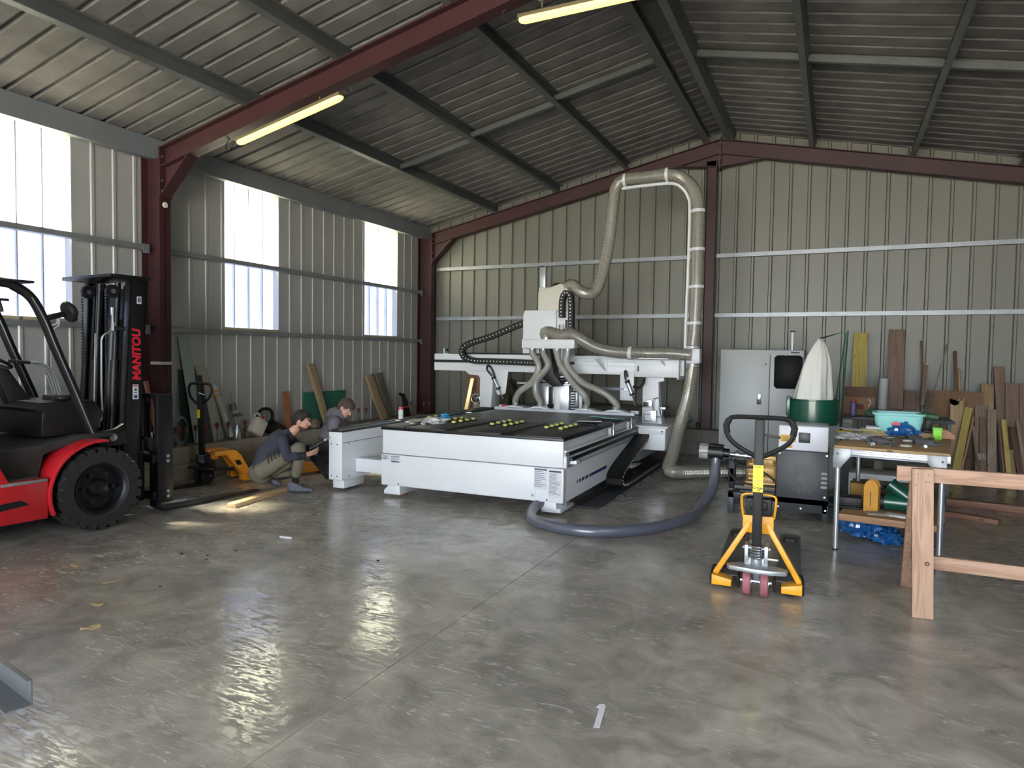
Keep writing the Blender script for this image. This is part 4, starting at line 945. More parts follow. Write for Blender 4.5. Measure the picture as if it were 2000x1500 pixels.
    for s_ in (-1, 1):
        cx_ = s_*(.205 if front else .19)
        mb = MB().box((cx_-.08, L0, .075), (cx_+.08, L1-.06, .082)).box((cx_-.08, L0, .03), (cx_-.074, L1-.1, .08)).box((cx_+.074, L0, .03), (cx_+.08, L1-.1, .08))
        mb.prism([(cx_-.08, L1-.07), (cx_-.05, L1), (cx_+.05, L1), (cx_+.08, L1-.07)], .045, .082, 2)
        if not front: mb.prism([(.38, .02), (.38, .11), (.46, .085), (.6, .08), (.6, .02)], cx_-.08, cx_+.08, 0)
        fk = mb.build('fork', fm_, th, .003)
        if front:
            MB().box((cx_-.055, L1-.30, .0822), (cx_+.055, L1-.13, .0835)).build('roller_cutout', blackp, fk, smooth=0); MB().box((cx_-.04, L1-.25, .083), (cx_+.04, L1-.20, .086)).build('roller_top', mat('worn_pink', (128, 104, 104), .6), fk, .001)
            MB().tube([(cx_-.09, .06, .02), (cx_-.09, .05, .10), (cx_-.085, .14, .13), (cx_+.085, .14, .13), (cx_+.09, .05, .10), (cx_+.09, .06, .02)], .009, 6).build('fork_end_guard', blackp, fk)
            MB().cyl((cx_-.035, L1-.26, .06), (cx_+.035, L1-.26, .06), .04, n=16).build('load_roller', steel, fk)
        else: MB().cyl((cx_-.04, L1-.2, .04), (cx_+.04, L1-.2, .04), .04, n=16).build('load_roller', rubber, fk)
    return th
ylw = mat('truck_yellow', (228, 160, 28), .4, 0, .06, 4); orng = mat('truck_orange', (226, 146, 42), .42, 0, .08, 4)
pallet_truck('pallet_truck', 'yellow pallet truck in front, black T handle upright with a yellow label, pink wheels', (-.43, 4.80, 0), R(2.6), ylw, 'pallet trucks', True)
pallet_truck('pallet_truck', 'orange pallet truck with black loop handle parked along the left kerb behind the crouching man', (-6.86, 5.78, 0), R(-20), orng, 'pallet trucks', False)

# ---------------- people ----------------
import numpy as np
RX = Vector((_r.x, _r.y, 0)).normalized(); FY = Vector((_f.x, _f.y, 0)).normalized()
def PD(px, py, d):
    """world point on a sight line at forward distance d metres from the camera"""
    v = _f + _r*((px-1000)/FPX) - _u*((py-750)/FPX); return Vector((0, 0, CAMH)) + v*(d/(v.dot(FY)))
skin = mat('skin', (188, 142, 122), .5, 0, .06, 20)
def body(name, prims, parent, org, voxel=.010, sm=4, default=None):
    """prims: (p, q, r0, r1, material) tapered capsules or (c, (a,b,c), M, material) ellipsoids, fused into one skin by voxel remesh"""
    mb = MB()
    for pr in prims:
        if pr[0] == 'e':
            _, c, r, rot, mt = pr; M = Matrix.Translation(c) @ rot.to_4x4(); mb.ball((0, 0, 0), r, 20, None, M)
        else:
            p, q, r0, r1, mt = pr; d = (q-p); n_ = max(2, int(d.length/.015)); pts = [p+d*(i/n_) for i in range(n_+1)]; rad = [r0+(r1-r0)*i/n_ for i in range(n_+1)]
            if d.length > 1e-4: mb.tube(pts, rad, 16)
            mb.ball(p, r0, 16); mb.ball(q, r1, 16)
    mb.v = [tuple(Vector(v)-org) for v in mb.v]
    me = bpy.data.meshes.new('raw'); me.from_pydata(mb.v, [], mb.f); ob = bpy.data.objects.new('raw', me); COL.objects.link(ob)
    m = ob.modifiers.new('r', 'REMESH'); m.mode = 'VOXEL'; m.voxel_size = voxel
    m2 = ob.modifiers.new('s', 'SMOOTH'); m2.factor = .5; m2.iterations = sm
    dg = bpy.context.evaluated_depsgraph_get(); me2 = bpy.data.meshes.new_from_object(ob.evaluated_get(dg)); bpy.data.objects.remove(ob)
    me2.name = name
    mats = []
    for pr in prims:
        if pr[-1] not in mats: mats.append(pr[-1])
    for k in mats: me2.materials.append(k)
    nf = len(me2.polygons); ce_ = np.empty(nf*3); me2.polygons.foreach_get('center', ce_); ce_ = ce_.reshape(-1, 3)+np.array(org)
    best = np.full(nf, 1e9); idx = np.zeros(nf, int)
    for pr in prims:
        if pr[0] == 'e':
            _, c, r, rot, mt = pr; v = (ce_-np.array(c)) @ np.array(rot); dd = (np.sqrt(((v/np.array(r))**2).sum(1))-1)*min(r)
        else:
            p, q, r0, r1, mt = pr; p_, q_ = np.array(p), np.array(q); d = q_-p_; L2 = max(1e-9, (d*d).sum()); t = np.clip(((ce_-p_) @ d)/L2, 0, 1)
            dd = np.linalg.norm(ce_-(p_+t[:, None]*d), axis=1)-(r0+(r1-r0)*t)
        w_ = dd < best; best = np.where(w_, dd, best); idx = np.where(w_, mats.index(mt), idx)
    me2.polygons.foreach_set('material_index', idx.astype(np.int32)); me2.polygons.foreach_set('use_smooth', [True]*nf)
    o = bpy.data.objects.new(name, me2); COL.objects.link(o); o.parent = parent
    return o
def frame3(fwd, up): # rotation matrix with x=fwd, z~up
    x = fwd.normalized(); y = up.cross(x).normalized(); z = x.cross(y); return Matrix((x, y, z)).transposed()
def hand(out, wrist, dirn, palmn, s, mt, curl=.9, side=1):
    """palm, four unequal bent fingers and a thumb, appended to prims"""
    d = dirn.normalized(); n_ = (palmn-d*palmn.dot(d)).normalized(); x = d.cross(n_)*side
    pc = wrist+d*.045*s; out.append((wrist, wrist+d*.02*s, .027*s, .028*s, mt))
    for i in range(4): out.append((wrist+d*.015*s+x*(i-1.5)*.010*s, wrist+d*.085*s+x*(i-1.5)*.020*s, .016*s, .0115*s, mt))
    for i, L_ in enumerate((.068, .078, .074, .058)):
        b0 = wrist+d*.085*s+x*(i-1.5)*.021*s; a = curl*.5; b1 = b0+(d*math.cos(a)+n_*math.sin(a))*L_*.45*s
        a = curl*1.1; b2 = b1+(d*math.cos(a)+n_*math.sin(a))*L_*.32*s; a = curl*1.6; b3 = b2+(d*math.cos(a)+n_*math.sin(a))*L_*.27*s
        out += [(b0, b1, .0095*s, .009*s, mt), (b1, b2, .009*s, .0082*s, mt), (b2, b3, .0082*s, .007*s, mt)]
    t0 = wrist+d*.03*s-x*.026*s; t1 = t0+(d*.6-x*.55+n_*.5)*.036*s; t2 = t1+(d*.8+n_*.6-x*.1)*.032*s
    out += [(t0, t1, .0125*s, .0105*s, mt), (t1, t2, .0105*s, .0085*s, mt)]
def head(out, c, fwd, up, s, skin_, beard=None):
    """c = cranium centre"""
    F = frame3(fwd, up); P = lambda x, y, z: c+F @ Vector((x, y, z))*s
    out.append(('e', P(-.008, 0, .012), (.092*s, .072*s, .098*s), F, skin_))
    out.append(('e', P(.035, 0, -.040), (.058*s, .056*s, .078*s), F, skin_))
    out.append(('e', P(.050, 0, -.085), (.036*s, .040*s, .030*s), F, beard or skin_))
    if beard: out.append(('e', P(.030, 0, -.082), (.052*s, .055*s, .034*s), F, beard))
    out.append((P(.080, 0, .008), P(.108, 0, -.030), .010*s, .0155*s, skin_))            # nose
    out.append(('e', P(.079, 0, .018), (.014*s, .050*s, .011*s), F, skin_))              # brow
    for y in (-.032, .032): out.append(('e', P(.066, y, -.030), (.022*s, .020*s, .018*s), F, skin_))   # cheeks
    for y in (-1, 1): out += [('e', P(-.002, y*.072, -.018), (.018*s, .008*s, .032*s), F, skin_)]      # ears
    return F, P
def face_parts(th, org, F, P, s, lipm, glasses=False):
    e1 = mat('eye_white', (214, 208, 200), .3); e2 = mat('iris', (40, 30, 24), .3); lm = lipm
    for y in (-.030, .030):
        ey = MB().ball(P(.079, y, -.002)-org, .0105*s, 10).build('eye', e1, th)
        MB().ball(P(.0875, y, -.003)-org, .0055*s, 8).build('iris', e2, ey)
        MB().tube([P(.090, y-.016*1, .017)-org, P(.094, y, .022)-org, P(.088, y+.016, .018)-org], .0035*s, 5).build('eyebrow', mat('brow_hair', (48, 36, 30), .8), th)
    MB().tube([P(.082, -.022, -.058)-org, P(.096, -.008, -.056)-org, P(.097, 0, -.057)-org, P(.096, .008, -.056)-org, P(.082, .022, -.058)-org], [.002*s, .0055*s, .0055*s, .0055*s, .002*s], 6).build('mouth', lm, th)
    if glasses:
        g = MB()
        for y in (-.032, .032): g.tube([P(.098, y+.020*math.cos(t), -.004+.015*math.sin(t))-org for t in [2*math.pi*i/16 for i in range(16)]], .0018*s, 5, closed=True)
        g.tube([P(.098, -.012, 0)-org, P(.101, 0, .002)-org, P(.098, .012, 0)-org], .0018*s, 5)
        for y in (-1, 1): g.tube([P(.098, y*.052, 0)-org, P(.0, y*.078, .0)-org], .0018*s, 5)
        g.build('glasses', steel, th)
def hairpiece(th, org, F, P, s, mt, front=.02, name='hair', low=-.045, fringe=False):
    prims = [('e', P(-.018, 0, .026), (.094*s, .080*s, .094*s), F, mt), ('e', P(-.055, 0, -.008), (.056*s, .070*s, .070*s), F, mt), ('e', P(.035, 0, .070), (.055*s, .062*s, .040*s), F, mt)]
    for y in (-1, 1): prims.append(('e', P(.012, y*.062, .022), (.030*s, .016*s, .035*s), F, mt))
    if fringe: prims += [('e', P(.070, 0, .055), (.034*s, .055*s, .032*s), F, mt), ('e', P(-.04, 0, -.03), (.055*s, .074*s, .05*s), F, mt)]
    rr = random.Random(3)
    for i in range(40):
        a, b_ = rr.uniform(-2.4, 2.4), rr.uniform(.1, 1.4); q = P(-.018+.088*math.cos(a)*math.cos(b_), .076*math.sin(a)*math.cos(b_), .028+.088*math.sin(b_))
        if (F.transposed() @ (q-P(0, 0, 0))).x < .055*s: prims.append((q, q+F @ Vector((-.012, 0, .003)), .010, .005, mt))
    return body(name, prims, th, org, .008, 2)
# --- first man, crouching in profile ---
D1 = 7.80; o1 = Vector((-5.60, 5.95, 0)); p1 = thing('person', 'crouching bearded person in dark sweatshirt and khaki trousers holding a black tool', 'person', o1)
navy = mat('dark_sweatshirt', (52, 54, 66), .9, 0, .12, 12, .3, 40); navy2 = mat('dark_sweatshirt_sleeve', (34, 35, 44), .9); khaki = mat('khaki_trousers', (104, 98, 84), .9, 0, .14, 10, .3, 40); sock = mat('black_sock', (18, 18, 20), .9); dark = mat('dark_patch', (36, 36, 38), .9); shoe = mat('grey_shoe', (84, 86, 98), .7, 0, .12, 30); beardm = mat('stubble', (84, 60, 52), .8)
Q = lambda px, py, dd=0: PD(px, py, D1+dd)
pr = [(Q(514, 916), Q(526, 884), .135, .135, navy), (Q(526, 884), Q(546, 860, 0), .135, .125, navy), (Q(546, 860), Q(560, 853), .12, .09, navy),
      (Q(552, 858, -.15), Q(558, 856, .15), .068, .068, navy), (Q(507, 922), Q(512, 926), .125, .12, khaki),
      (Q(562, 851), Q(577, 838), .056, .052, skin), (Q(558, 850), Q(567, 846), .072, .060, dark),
      # near arm
      (Q(551, 859, -.17), Q(561, 893, -.24), .066, .050, navy), (Q(561, 893, -.24), Q(590, 890, -.17), .052, .040, navy), (Q(583, 890.5, -.19), Q(592, 890, -.16), .045, .043, dark), (Q(592, 890, -.16), Q(604, 887, -.12), .029, .026, skin),
      # far arm
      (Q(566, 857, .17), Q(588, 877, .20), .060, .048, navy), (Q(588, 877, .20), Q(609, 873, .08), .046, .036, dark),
      # near leg: knee high, foot flat
      (Q(512, 920, -.09), Q(584, 876, -.13), .098, .074, khaki), (Q(584, 876, -.13), Q(583, 905, -.12), .076, .062, khaki), (Q(583, 905, -.12), Q(579, 924, -.10), .064, .058, khaki), (Q(578, 920, -.10), Q(576, 945, -.10), .041, .038, sock),
      # far leg: knee low, on its toes; the shin's shade is put into its dark colour
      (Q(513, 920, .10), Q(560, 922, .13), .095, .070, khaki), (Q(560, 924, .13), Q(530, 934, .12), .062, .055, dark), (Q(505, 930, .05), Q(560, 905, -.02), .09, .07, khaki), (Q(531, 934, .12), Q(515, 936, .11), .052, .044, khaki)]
hand(pr, Q(604, 887, -.12), Q(622, 880, -.04)-Q(604, 887, -.12), Vector((0, 0, 1))*.6+FY, 1.0, skin, .75, 1)
hand(pr, Q(609, 873, .08), Q(626, 868, .02)-Q(609, 873, .08), -FY+Vector((0, 0, .2)), 1.0, skin, .8, -1)
fw = (RX*1.0-FY*.12+Vector((0, 0, -.22))).normalized(); hF, hP = head(pr, Q(590, 820), fw, Vector((.05, .03, 1)), 1.0, skin, beardm)
body('body', pr, p1, o1, .0075, 3)
face_parts(p1, o1, hF, hP, 1.0, mat('lips', (150, 96, 88), .5)); hairpiece(p1, o1, hF, hP, 1.0, mat('dark_brown_hair', (34, 26, 24), .75))
col = MB().tube([Q(563, 848)-o1+Vector((.062*math.cos(t), .075*math.sin(t), .02*math.cos(t))) for t in [2*math.pi*i/20 for i in range(20)]], .015, 8, closed=True).build('collar', dark, p1)
for i in range(4): # the open slits on the thigh
    a = Q(524+i*7, 905-i*4, -.205-.004*i)-o1; b_ = Q(521+i*7, 886-i*4, -.19)-o1
    MB().bar(a, b_, .010, .008, FY).build('trouser_slit', dark, p1)
def shoe_mesh(name, heel, toe, th, org, mt, sole, h=.10, w_=.048):
    d = (toe-heel); L_ = d.length; d.normalize(); up = Vector((0, 0, 1)); up = (up-d*up.dot(d)).normalized(); x = d.cross(up)
    P = lambda t, y, z: heel+d*t*L_+x*y+up*z
    prims = [(P(.14, 0, .05), P(.85, 0, .028), w_*.95, w_*.62, mt), (P(.12, 0, .07), P(.45, 0, .065), w_*.9, w_*.7, mt), (P(.1, 0, .09), P(.25, 0, .095), w_*.75, w_*.75, mt), (P(.08, 0, .015), P(.92, 0, .014), w_*.3, w_*.3, sole), (P(.12, .022, .014), P(.86, .026, .014), .016, .016, sole), (P(.12, -.022, .014), P(.86, -.026, .014), .016, .016, sole), (P(.7, 0, .03), P(.9, 0, .028), .04, .03, mt)]
    o = body(name, prims, th, org, .007, 2)
    for i in range(4): a = P(.42+.08*i, -.025, .112-.018*i)-org; b_ = P(.42+.08*i, .025, .112-.018*i)-org; MB().tube([a, (a+b_)/2+up*.004, b_], .003, 5).build('lace', dark, o)
    return o
solem = mat('dark_sole', (44, 46, 54), .8)
h0 = Q(563, 960, -.10); t0 = Q(612, 959, -.13); h0.z = .0; t0.z = .0; shoe_mesh('shoe', h0, t0, p1, o1, shoe, solem)
h1 = Q(511, 938, .10); t1 = Q(547, 955, .10); h1.z = .125; t1.z = .005; shoe_mesh('shoe', h1, t1, p1, o1, shoe, solem)
# the tool in his hands
tl = thing('drill_driver', "black cordless screwdriver in the crouching person's hands", 'power tool', Q(618, 868))
og = Q(618, 868)
a, b_ = Q(606, 877, -.02), Q(634, 860, -.02)
MB().tube([a-og, a.lerp(b_, .35)-og, a.lerp(b_, .75)-og, b_-og], [.030, .034, .03, .02], 12).build('housing', blackp, tl)
MB().cyl(b_-og, b_+(b_-a)*.12-og, .018, r2=.012, n=12).cyl(b_+(b_-a)*.12-og, b_+(b_-a)*.4-og, .005, n=6).build('chuck', steel, tl)
MB().bar(a.lerp(b_, .3)-og, a.lerp(b_, .3)-og+Vector((.02, 0, -.11)), .035, .045).build('grip', blackp, tl, .006)
# --- second man behind the rail beam ---
D2 = 8.45; o2 = Vector((-5.35, 6.9, 0)); p2 = thing('person', 'kneeling person in grey hoodie and glasses looking down behind the white rail beam', 'person', o2)
grey = mat('grey_hoodie', (104, 102, 108), .95, 0, .12, 14, .3, 40); grey2 = mat('dark_vest', (58, 58, 66), .9); blk = mat('black_trousers', (24, 25, 28), .85)
Q2 = lambda px, py, dd=0: PD(px, py, D2+dd)
pr = [(Q2(646, 888), Q2(644, 858), .145, .140, grey2), (Q2(644, 858), Q2(654, 826), .14, .13, grey), (Q2(654, 826), Q2(662, 812), .125, .09, grey), (Q2(655, 824, -.17), Q2(662, 822, .17), .07, .07, grey),
      (Q2(657, 811), Q2(666, 806), .075, .065, grey), (Q2(664, 808), Q2(674, 800), .055, .052, skin), (Q2(648, 806), Q2(656, 804), .06, .05, grey),
      (Q2(652, 826, -.19), Q2(650, 862, -.26), .068, .052, grey), (Q2(650, 862, -.26), Q2(664, 880, -.15), .05, .038, grey), (Q2(664, 880, -.15), Q2(672, 882, -.1), .03, .027, skin),
      (Q2(668, 826, .19), Q2(690, 858, .2), .066, .05, grey), (Q2(690, 858, .2), Q2(680, 880, .05), .05, .036, grey), (Q2(680, 880, .05), Q2(676, 884, 0), .03, .027, skin),
      (Q2(648, 890, -.10), Q2(617, 893, -.16), .095, .072, blk), (Q2(617, 893, -.16), Q2(641, 930, -.14), .066, .045, blk),
      (Q2(652, 890, .10), Q2(680, 935, .2), .095, .07, blk), (Q2(680, 935, .2), Q2(650, 938, .3), .06, .045, blk)]
hand(pr, Q2(672, 882, -.1), RX, Vector((0, 0, -1)), 1.0, skin, .8, 1); hand(pr, Q2(676, 884, 0), RX*.8-FY*.3, Vector((0, 0, -1)), 1.0, skin, .8, -1)
fw = (RX*.78-FY*.42+Vector((0, 0, -.62))).normalized(); hF, hP = head(pr, Q2(676, 796), fw, (Vector((0, 0, 1))+RX*.55), 1.0, skin)
body('body', pr, p2, o2, .0078, 3)
face_parts(p2, o2, hF, hP, 1.0, MATS['lips'], True); hairpiece(p2, o2, hF, hP, 1.03, mat('brown_hair', (74, 56, 48), .8), fringe=True)
body('hood', [(Q2(645, 812), Q2(655, 803), .07, .055, grey), (Q2(652, 808, -.06), Q2(663, 803, -.05), .035, .03, grey)], p2, o2, .01, 3)
h0 = Q2(632, 930, -.15); t0 = Q2(645, 941, -.15); t0 = h0+(t0-h0).normalized()*.24; t0.z = .01; h0 = t0-(t0-h0).normalized()*.22; h0.z = .17; shoe_mesh('boot', h0, t0, p2, o2, blk, solem)
kp = MB().ball(Q2(614, 893, -.17)-o2, (.045, .05, .06), 12).build('knee_pad', mat('pad_grey', (58, 60, 66), .5), p2)
# plank lying in front of the crouching man
pine = wood('fresh_pine', (206, 178, 136), (150, 108, 70), 1)
pk = MB().box((-.05, 0, 0), (.05, 1.15, .045)).build('plank', pine, None, .003); d_ = aZ(550, 960, 0)-aZ(448, 992, 0)
pk.location = aZ(452, 992, 0); pk.rotation_euler = (0, 0, math.atan2(-d_.x, d_.y)); tag(pk, "short pale timber on the floor beside the crouching person's shoes", 'timber')

# ---------------- right half: cabinet, pump, dust collector ----------------
greyw = mat('cabinet_grey', (178, 182, 184), .42, 0, .02, 2)
YC = 10.75; cabn = TH('electrical_cabinet', 'tall light grey electrical cabinet with black screen panel standing before the end wall', 'cabinet', (-1.0, YC, 0))
cb = cabn.add(MB().box((-1.565, YC, .06), (-.39, YC+.5, 1.735)), 'body', greyw, .012)
cabn.add(MB().box((-1.55, YC+.01, 0), (-.40, YC+.48, .06)), 'plinth', mat('plinth_dark', (60, 62, 64), .6), .004)
dr = cabn.add(MB().box((-1.495, YC-.014, .12), (-.855, YC, 1.665)), 'door', greyw, .004)
cabn.add(MB().box((-1.02, YC-.03, .98), (-.965, YC-.014, 1.08), steel).box((-1.022, YC-.034, .92), (-.955, YC-.014, .98), black), 'handle', black, .003, parent=dr)
for z in (1.52, .33): cabn.add(MB().cyl((-.91, YC-.014, z), (-.91, YC-.02, z), .013, n=12), 'lock', black, parent=dr)
cabn.add(MB().prism([(-.79, 1.20), (-.755, 1.165), (-.44, 1.165), (-.405, 1.20), (-.405, 1.62), (-.44, 1.655), (-.755, 1.655), (-.79, 1.62)], YC-.03, YC, 1), 'screen_panel', mat('dark_acrylic', (9, 9, 11), .5, spec=.15), .006)
cabn.add(MB().box((-.855, YC-.006, .12), (-.845, YC, 1.66)), 'seam', mat('shadow_gap', (90, 92, 94), .7), smooth=0)
cabn.add(MB().cyl((-.56, YC+.12, 1.735), (-.56, YC+.12, 1.80), .012, n=10).cyl((-.56, YC+.12, 1.80), (-.56, YC+.12, 2.0), .024, r2=.03, n=16, mt=mat('lamp_clear', (206, 208, 212), .12)).cyl((-.56, YC+.12, 2.0), (-.56, YC+.12, 2.02), .031, n=16, mt=blackp), 'signal_tower', steel)
cabn.add(MB().box((-.58, YC-.002, 1.675), (-.44, YC, 1.72), paper).box((-.57, YC-.003, 1.685), (-.45, YC-.002, 1.708), ink), 'label', paper, smooth=0)

pumpT = TH('vacuum_pump_unit', 'dark grey vacuum pump cabinet with round slotted grille on a low steel frame', 'pump', (-.45, 7.3, 0))
dg = mat('charcoal_sheet', (50, 53, 58), .45); whp = mat('pump_white', (214, 216, 226), .4)
fr_ = MB()
for x in (-.92, -.50, -.03): fr_.box((x-.03, 7.27, 0), (x+.03, 7.33, .22)).box((x-.03, 7.75, 0), (x+.03, 7.81, .22))
fr_.box((-.95, 7.27, .16), (0, 7.33, .22)).box((-.95, 7.75, .16), (0, 7.81, .22)).box((-.95, 7.33, .16), (-.89, 7.78, .22)).box((-.06, 7.33, .16), (0, 7.78, .22))
pumpT.add(fr_, 'base_frame', dg, .004)
cw = pumpT.add(MB().box((-.475, 7.28, .692), (-.02, 7.78, .94)), 'control_box', whp, .012)
pb = pumpT.add(MB().box((-.485, 7.27, .08), (-.01, 7.79, .69)), 'pump_housing', dg, .006)
for i in range(18):   # radial slots of the grille
    a = 2*math.pi*i/18; c = Vector((-.245, 7.268, .42)); T = Matrix.Translation(c) @ Matrix.Rotation(a, 4, 'Y')
    mb = MB().prism([(.045, -.005), (.10, -.017), (.145, -.016), (.155, -.002), (.145, .009), (.10, .009), (.045, .005)], -.002, .0, 1, None, T)
    o = pumpT.add(mb, 'grille_slot', black, parent=pb, smooth=0)
for x, z in ((-.46, .66), (-.03, .66), (-.46, .12), (-.25, .12), (-.03, .12), (-.04, .25)): pumpT.add(MB().cyl((x, 7.27, z), (x, 7.262, z), .009, n=8), 'bolt', steel, parent=pb, smooth=0)
for i in range(4): pumpT.add(MB().box((-.075, 7.264, .40-.045*i+.07), (-.02, 7.27, .425-.045*i+.07)), 'louvre', mat('louvre_light', (150, 152, 156), .5), .002, parent=pb)
amber = mat('amber_label', (206, 160, 40), .5); pumpT.add(MB().box((-.46, 7.276, .775), (-.315, 7.28, .845), amber).box((-.44, 7.275, .80), (-.33, 7.276, .806), ink).box((-.44, 7.275, .82), (-.33, 7.276, .826), ink).box((-.44, 7.275, .785), (-.36, 7.276, .79), ink), 'caution_label', amber, parent=cw, smooth=0)
pumpT.add(MB().box((-.41, 7.276, .715), (-.345, 7.28, .745), amber).box((-.40, 7.275, .725), (-.355, 7.276, .73), ink), 'caution_label', amber, parent=cw, smooth=0)
pumpT.add(MB().box((-.29, 7.268, .775), (-.185, 7.28, .875)), 'dark_window', black, .003, parent=cw); pumpT.add(MB().cyl((-.365, 7.275, .765), (-.365, 7.28, .765), .012, n=12), 'knob', black, parent=cw)
brass = mat('brass_cast', (172, 138, 84), .45, .35, .25, 14); 
mt_ = MB().lathe([(.04, -.79), (.11, -.79), (.13, -.76), (.13, -.62), (.16, -.60), (.165, -.52), (.15, -.49)], (0, 7.5, .43), 0, 28)
mt_.box((-.80, 7.36, .27), (-.50, 7.64, .33)).box((-.74, 7.40, .52), (-.50, 7.60, .60))
mo = pumpT.add(mt_, 'pump_motor', brass, .004)
for i in range(9):
    a = 2*math.pi*i/16+math.pi*.8; pumpT.add(MB().bar((-.76, 7.5+.135*math.cos(a), .43+.135*math.sin(a)), (-.63, 7.5+.135*math.cos(a), .43+.135*math.sin(a)), .012, .02), 'cooling_fin', brass, parent=mo, smooth=0)
for z in (.36, .45, .54): pumpT.add(MB().box((-.66, 7.335, z-.03), (-.52, 7.36, z+.03)).cyl((-.59, 7.33, z), (-.59, 7.345, z), .02, n=10), 'valve_plate', brass, .004, parent=mo)
for z, b2 in ((.33, .30), (.50, .36)): pumpT.add(MB().tube(smoothpath([(-.98, 7.36, z+.13), (-.90, 7.34, z+.02), (-.78, 7.33, z-.02), (-.66, 7.33, z-.03), (-.5, 7.34, b2)]), .011, 8), 'cable', blackp)
pumpT.add(MB().box((-.955, 7.36, .24), (-.90, 7.40, .46), blackp).box((-.97, 7.36, .30), (-.895, 7.44, .54), blackp), 'gauge_bracket', blackp, .01)
pumpT.add(MB().bar((-.93, 7.4, .22), (-.93, 7.4, .30), .04, .04).bar((-.93, 7.4, .26), (-.50, 7.4, .26), .05, .03), 'support_arm', dg)
pumpT.add(MB().cyl((-1.03, 7.38, .60), (-.72, 7.42, .58), .028, n=14).cyl((-.90, 7.39, .595), (-.87, 7.395, .594), .045, n=16).cyl((-.80, 7.40, .59), (-.78, 7.40, .588), .045, n=16), 'inlet_pipe', steel)
ft = pumpT.add(MB().cyl((-1.17, 7.37, .61), (-1.02, 7.38, .605), .088, n=24).cyl((-1.02, 7.38, .605), (-.96, 7.385, .60), .05, n=16).cyl((-1.09, 7.372, .60), (-1.09, 7.372, .50), .034, n=16), 'filter_housing', black)
clr = bpy.data.materials.new('clear_cup'); clr.use_nodes = True; b = clr.node_tree.nodes['Principled BSDF']; b.inputs['Base Color'].default_value = srgb((190, 192, 188)); b.inputs['Roughness'].default_value = .15; b.inputs['Alpha'].default_value = .55
pumpT.add(MB().cyl((-1.26, 7.365, .612), (-1.17, 7.37, .61), .085, n=24).cyl((-1.265, 7.365, .612), (-1.26, 7.365, .612), .09, n=24, mt=black), 'filter_cup', clr, parent=ft)
for a in (-.9, 0, .9, 2.2): pumpT.add(MB().cyl((-1.265, 7.36-.09*math.cos(a), .612+.09*math.sin(a)), (-1.0, 7.37-.09*math.cos(a), .606+.09*math.sin(a)), .003, n=6), 'clamp_rod', steel, parent=ft)

grn = mat('collector_green', (16, 74, 58), .3, 0, .04, 3, coat=.3)
dc = TH('dust_collector', 'green drum dust collector with white filter bag above and clear sack below', 'dust collector', (-.19, 8.25, 0))
dc.add(MB().lathe([(.255, .885), (.262, .885), (.262, 1.15), (.268, 1.155), (.268, 1.165), (.25, 1.165), (.25, .885)], (-.19, 8.25, 0), 2, 40, caps=False), 'drum', grn)
dc.add(MB().lathe([(0, .99), (.25, .99)], (-.19, 8.25, 0), 2, 32, caps=False).cyl((-.19, 8.25, .985), (-.19, 8.25, .99), .25, n=32), 'drum_plate', grn)
dc.add(MB().box((-.46, 8.1, .98), (-.42, 8.2, 1.19)), 'clamp', grn, .004)
def bag(name, rings_, mt, folds, amp, th_, seed=0):
    """cloth tube through (cx, cy, z, r) rings with vertical folds"""
    rnd = random.Random(seed); ph_ = [rnd.uniform(0, 6.28) for _ in range(4)]; rs = []; n = 72
    for (cx, cy, z, r) in rings_:
        ring = []
        for j in range(n):
            a = 2*math.pi*j/n; k = 1+amp*(math.sin(folds*a+ph_[0])+.5*math.sin((folds*2+1)*a+ph_[1]+z*3)+.4*math.sin(3*a+z*7+ph_[2]))
            ring.append(Vector((cx+r*k*math.cos(a), cy+r*k*math.sin(a), z+.012*math.sin(5*a+z*9))))
        rs.append(ring)
    return th_.add(MB().rings(rs, None, True), name, mt, smooth=80)
cloth = mat('filter_cloth', (214, 214, 210), .9, 0, .05, 4, .25, 12)
bag('filter_bag', [(-.205, 8.25, 1.14, .195), (-.20, 8.25, 1.20, .19), (-.187, 8.25, 1.35, .165), (-.172, 8.25, 1.50, .145), (-.158, 8.25, 1.62, .12), (-.148, 8.25, 1.72, .083), (-.142, 8.25, 1.79, .045), (-.145, 8.25, 1.83, .02)], cloth, 5, .10, dc, 1)
sack = bpy.data.materials.new('clear_sack'); sack.use_nodes = True; b = sack.node_tree.nodes['Principled BSDF']; b.inputs['Base Color'].default_value = srgb((196, 200, 200)); b.inputs['Roughness'].default_value = .25; b.inputs['Alpha'].default_value = .8
bag('collection_sack', [(-.19, 8.25, .90, .258), (-.18, 8.25, .80, .262), (-.17, 8.25, .6, .262), (-.16, 8.25, .4, .255), (-.15, 8.25, .22, .23), (-.15, 8.25, .13, .12), (-.15, 8.25, .12, .02)], sack, 6, .02, dc, 4)
pole = MB().tube([(.10, 8.45, .0), (.10, 8.45, 1.0), (.135, 8.45, 1.925), (-.12, 8.38, 1.845), (-.145, 8.25, 1.835)], .009, 8).tube([(.115, 8.40, 1.90), (.02, 8.40, .98)], .008, 8).tube([(-.30, 8.45, .0), (-.30, 8.45, .9)], .012, 8)
dc.add(pole, 'bag_hanger', grn)
dc.add(MB().box((-.45, 8.05, .0), (.12, 8.11, .05)).box((-.45, 8.45, .0), (.12, 8.5, .05)).box((-.42, 8.05, .0), (-.37, 8.5, .05)).box((.05, 8.05, 0), (.10, 8.5, .05)), 'base_feet', grn, .003)
dc.add(MB().cyl((-.2, 8.25, .05), (-.2, 8.25, .12), .10, n=20), 'base_pan', grn)

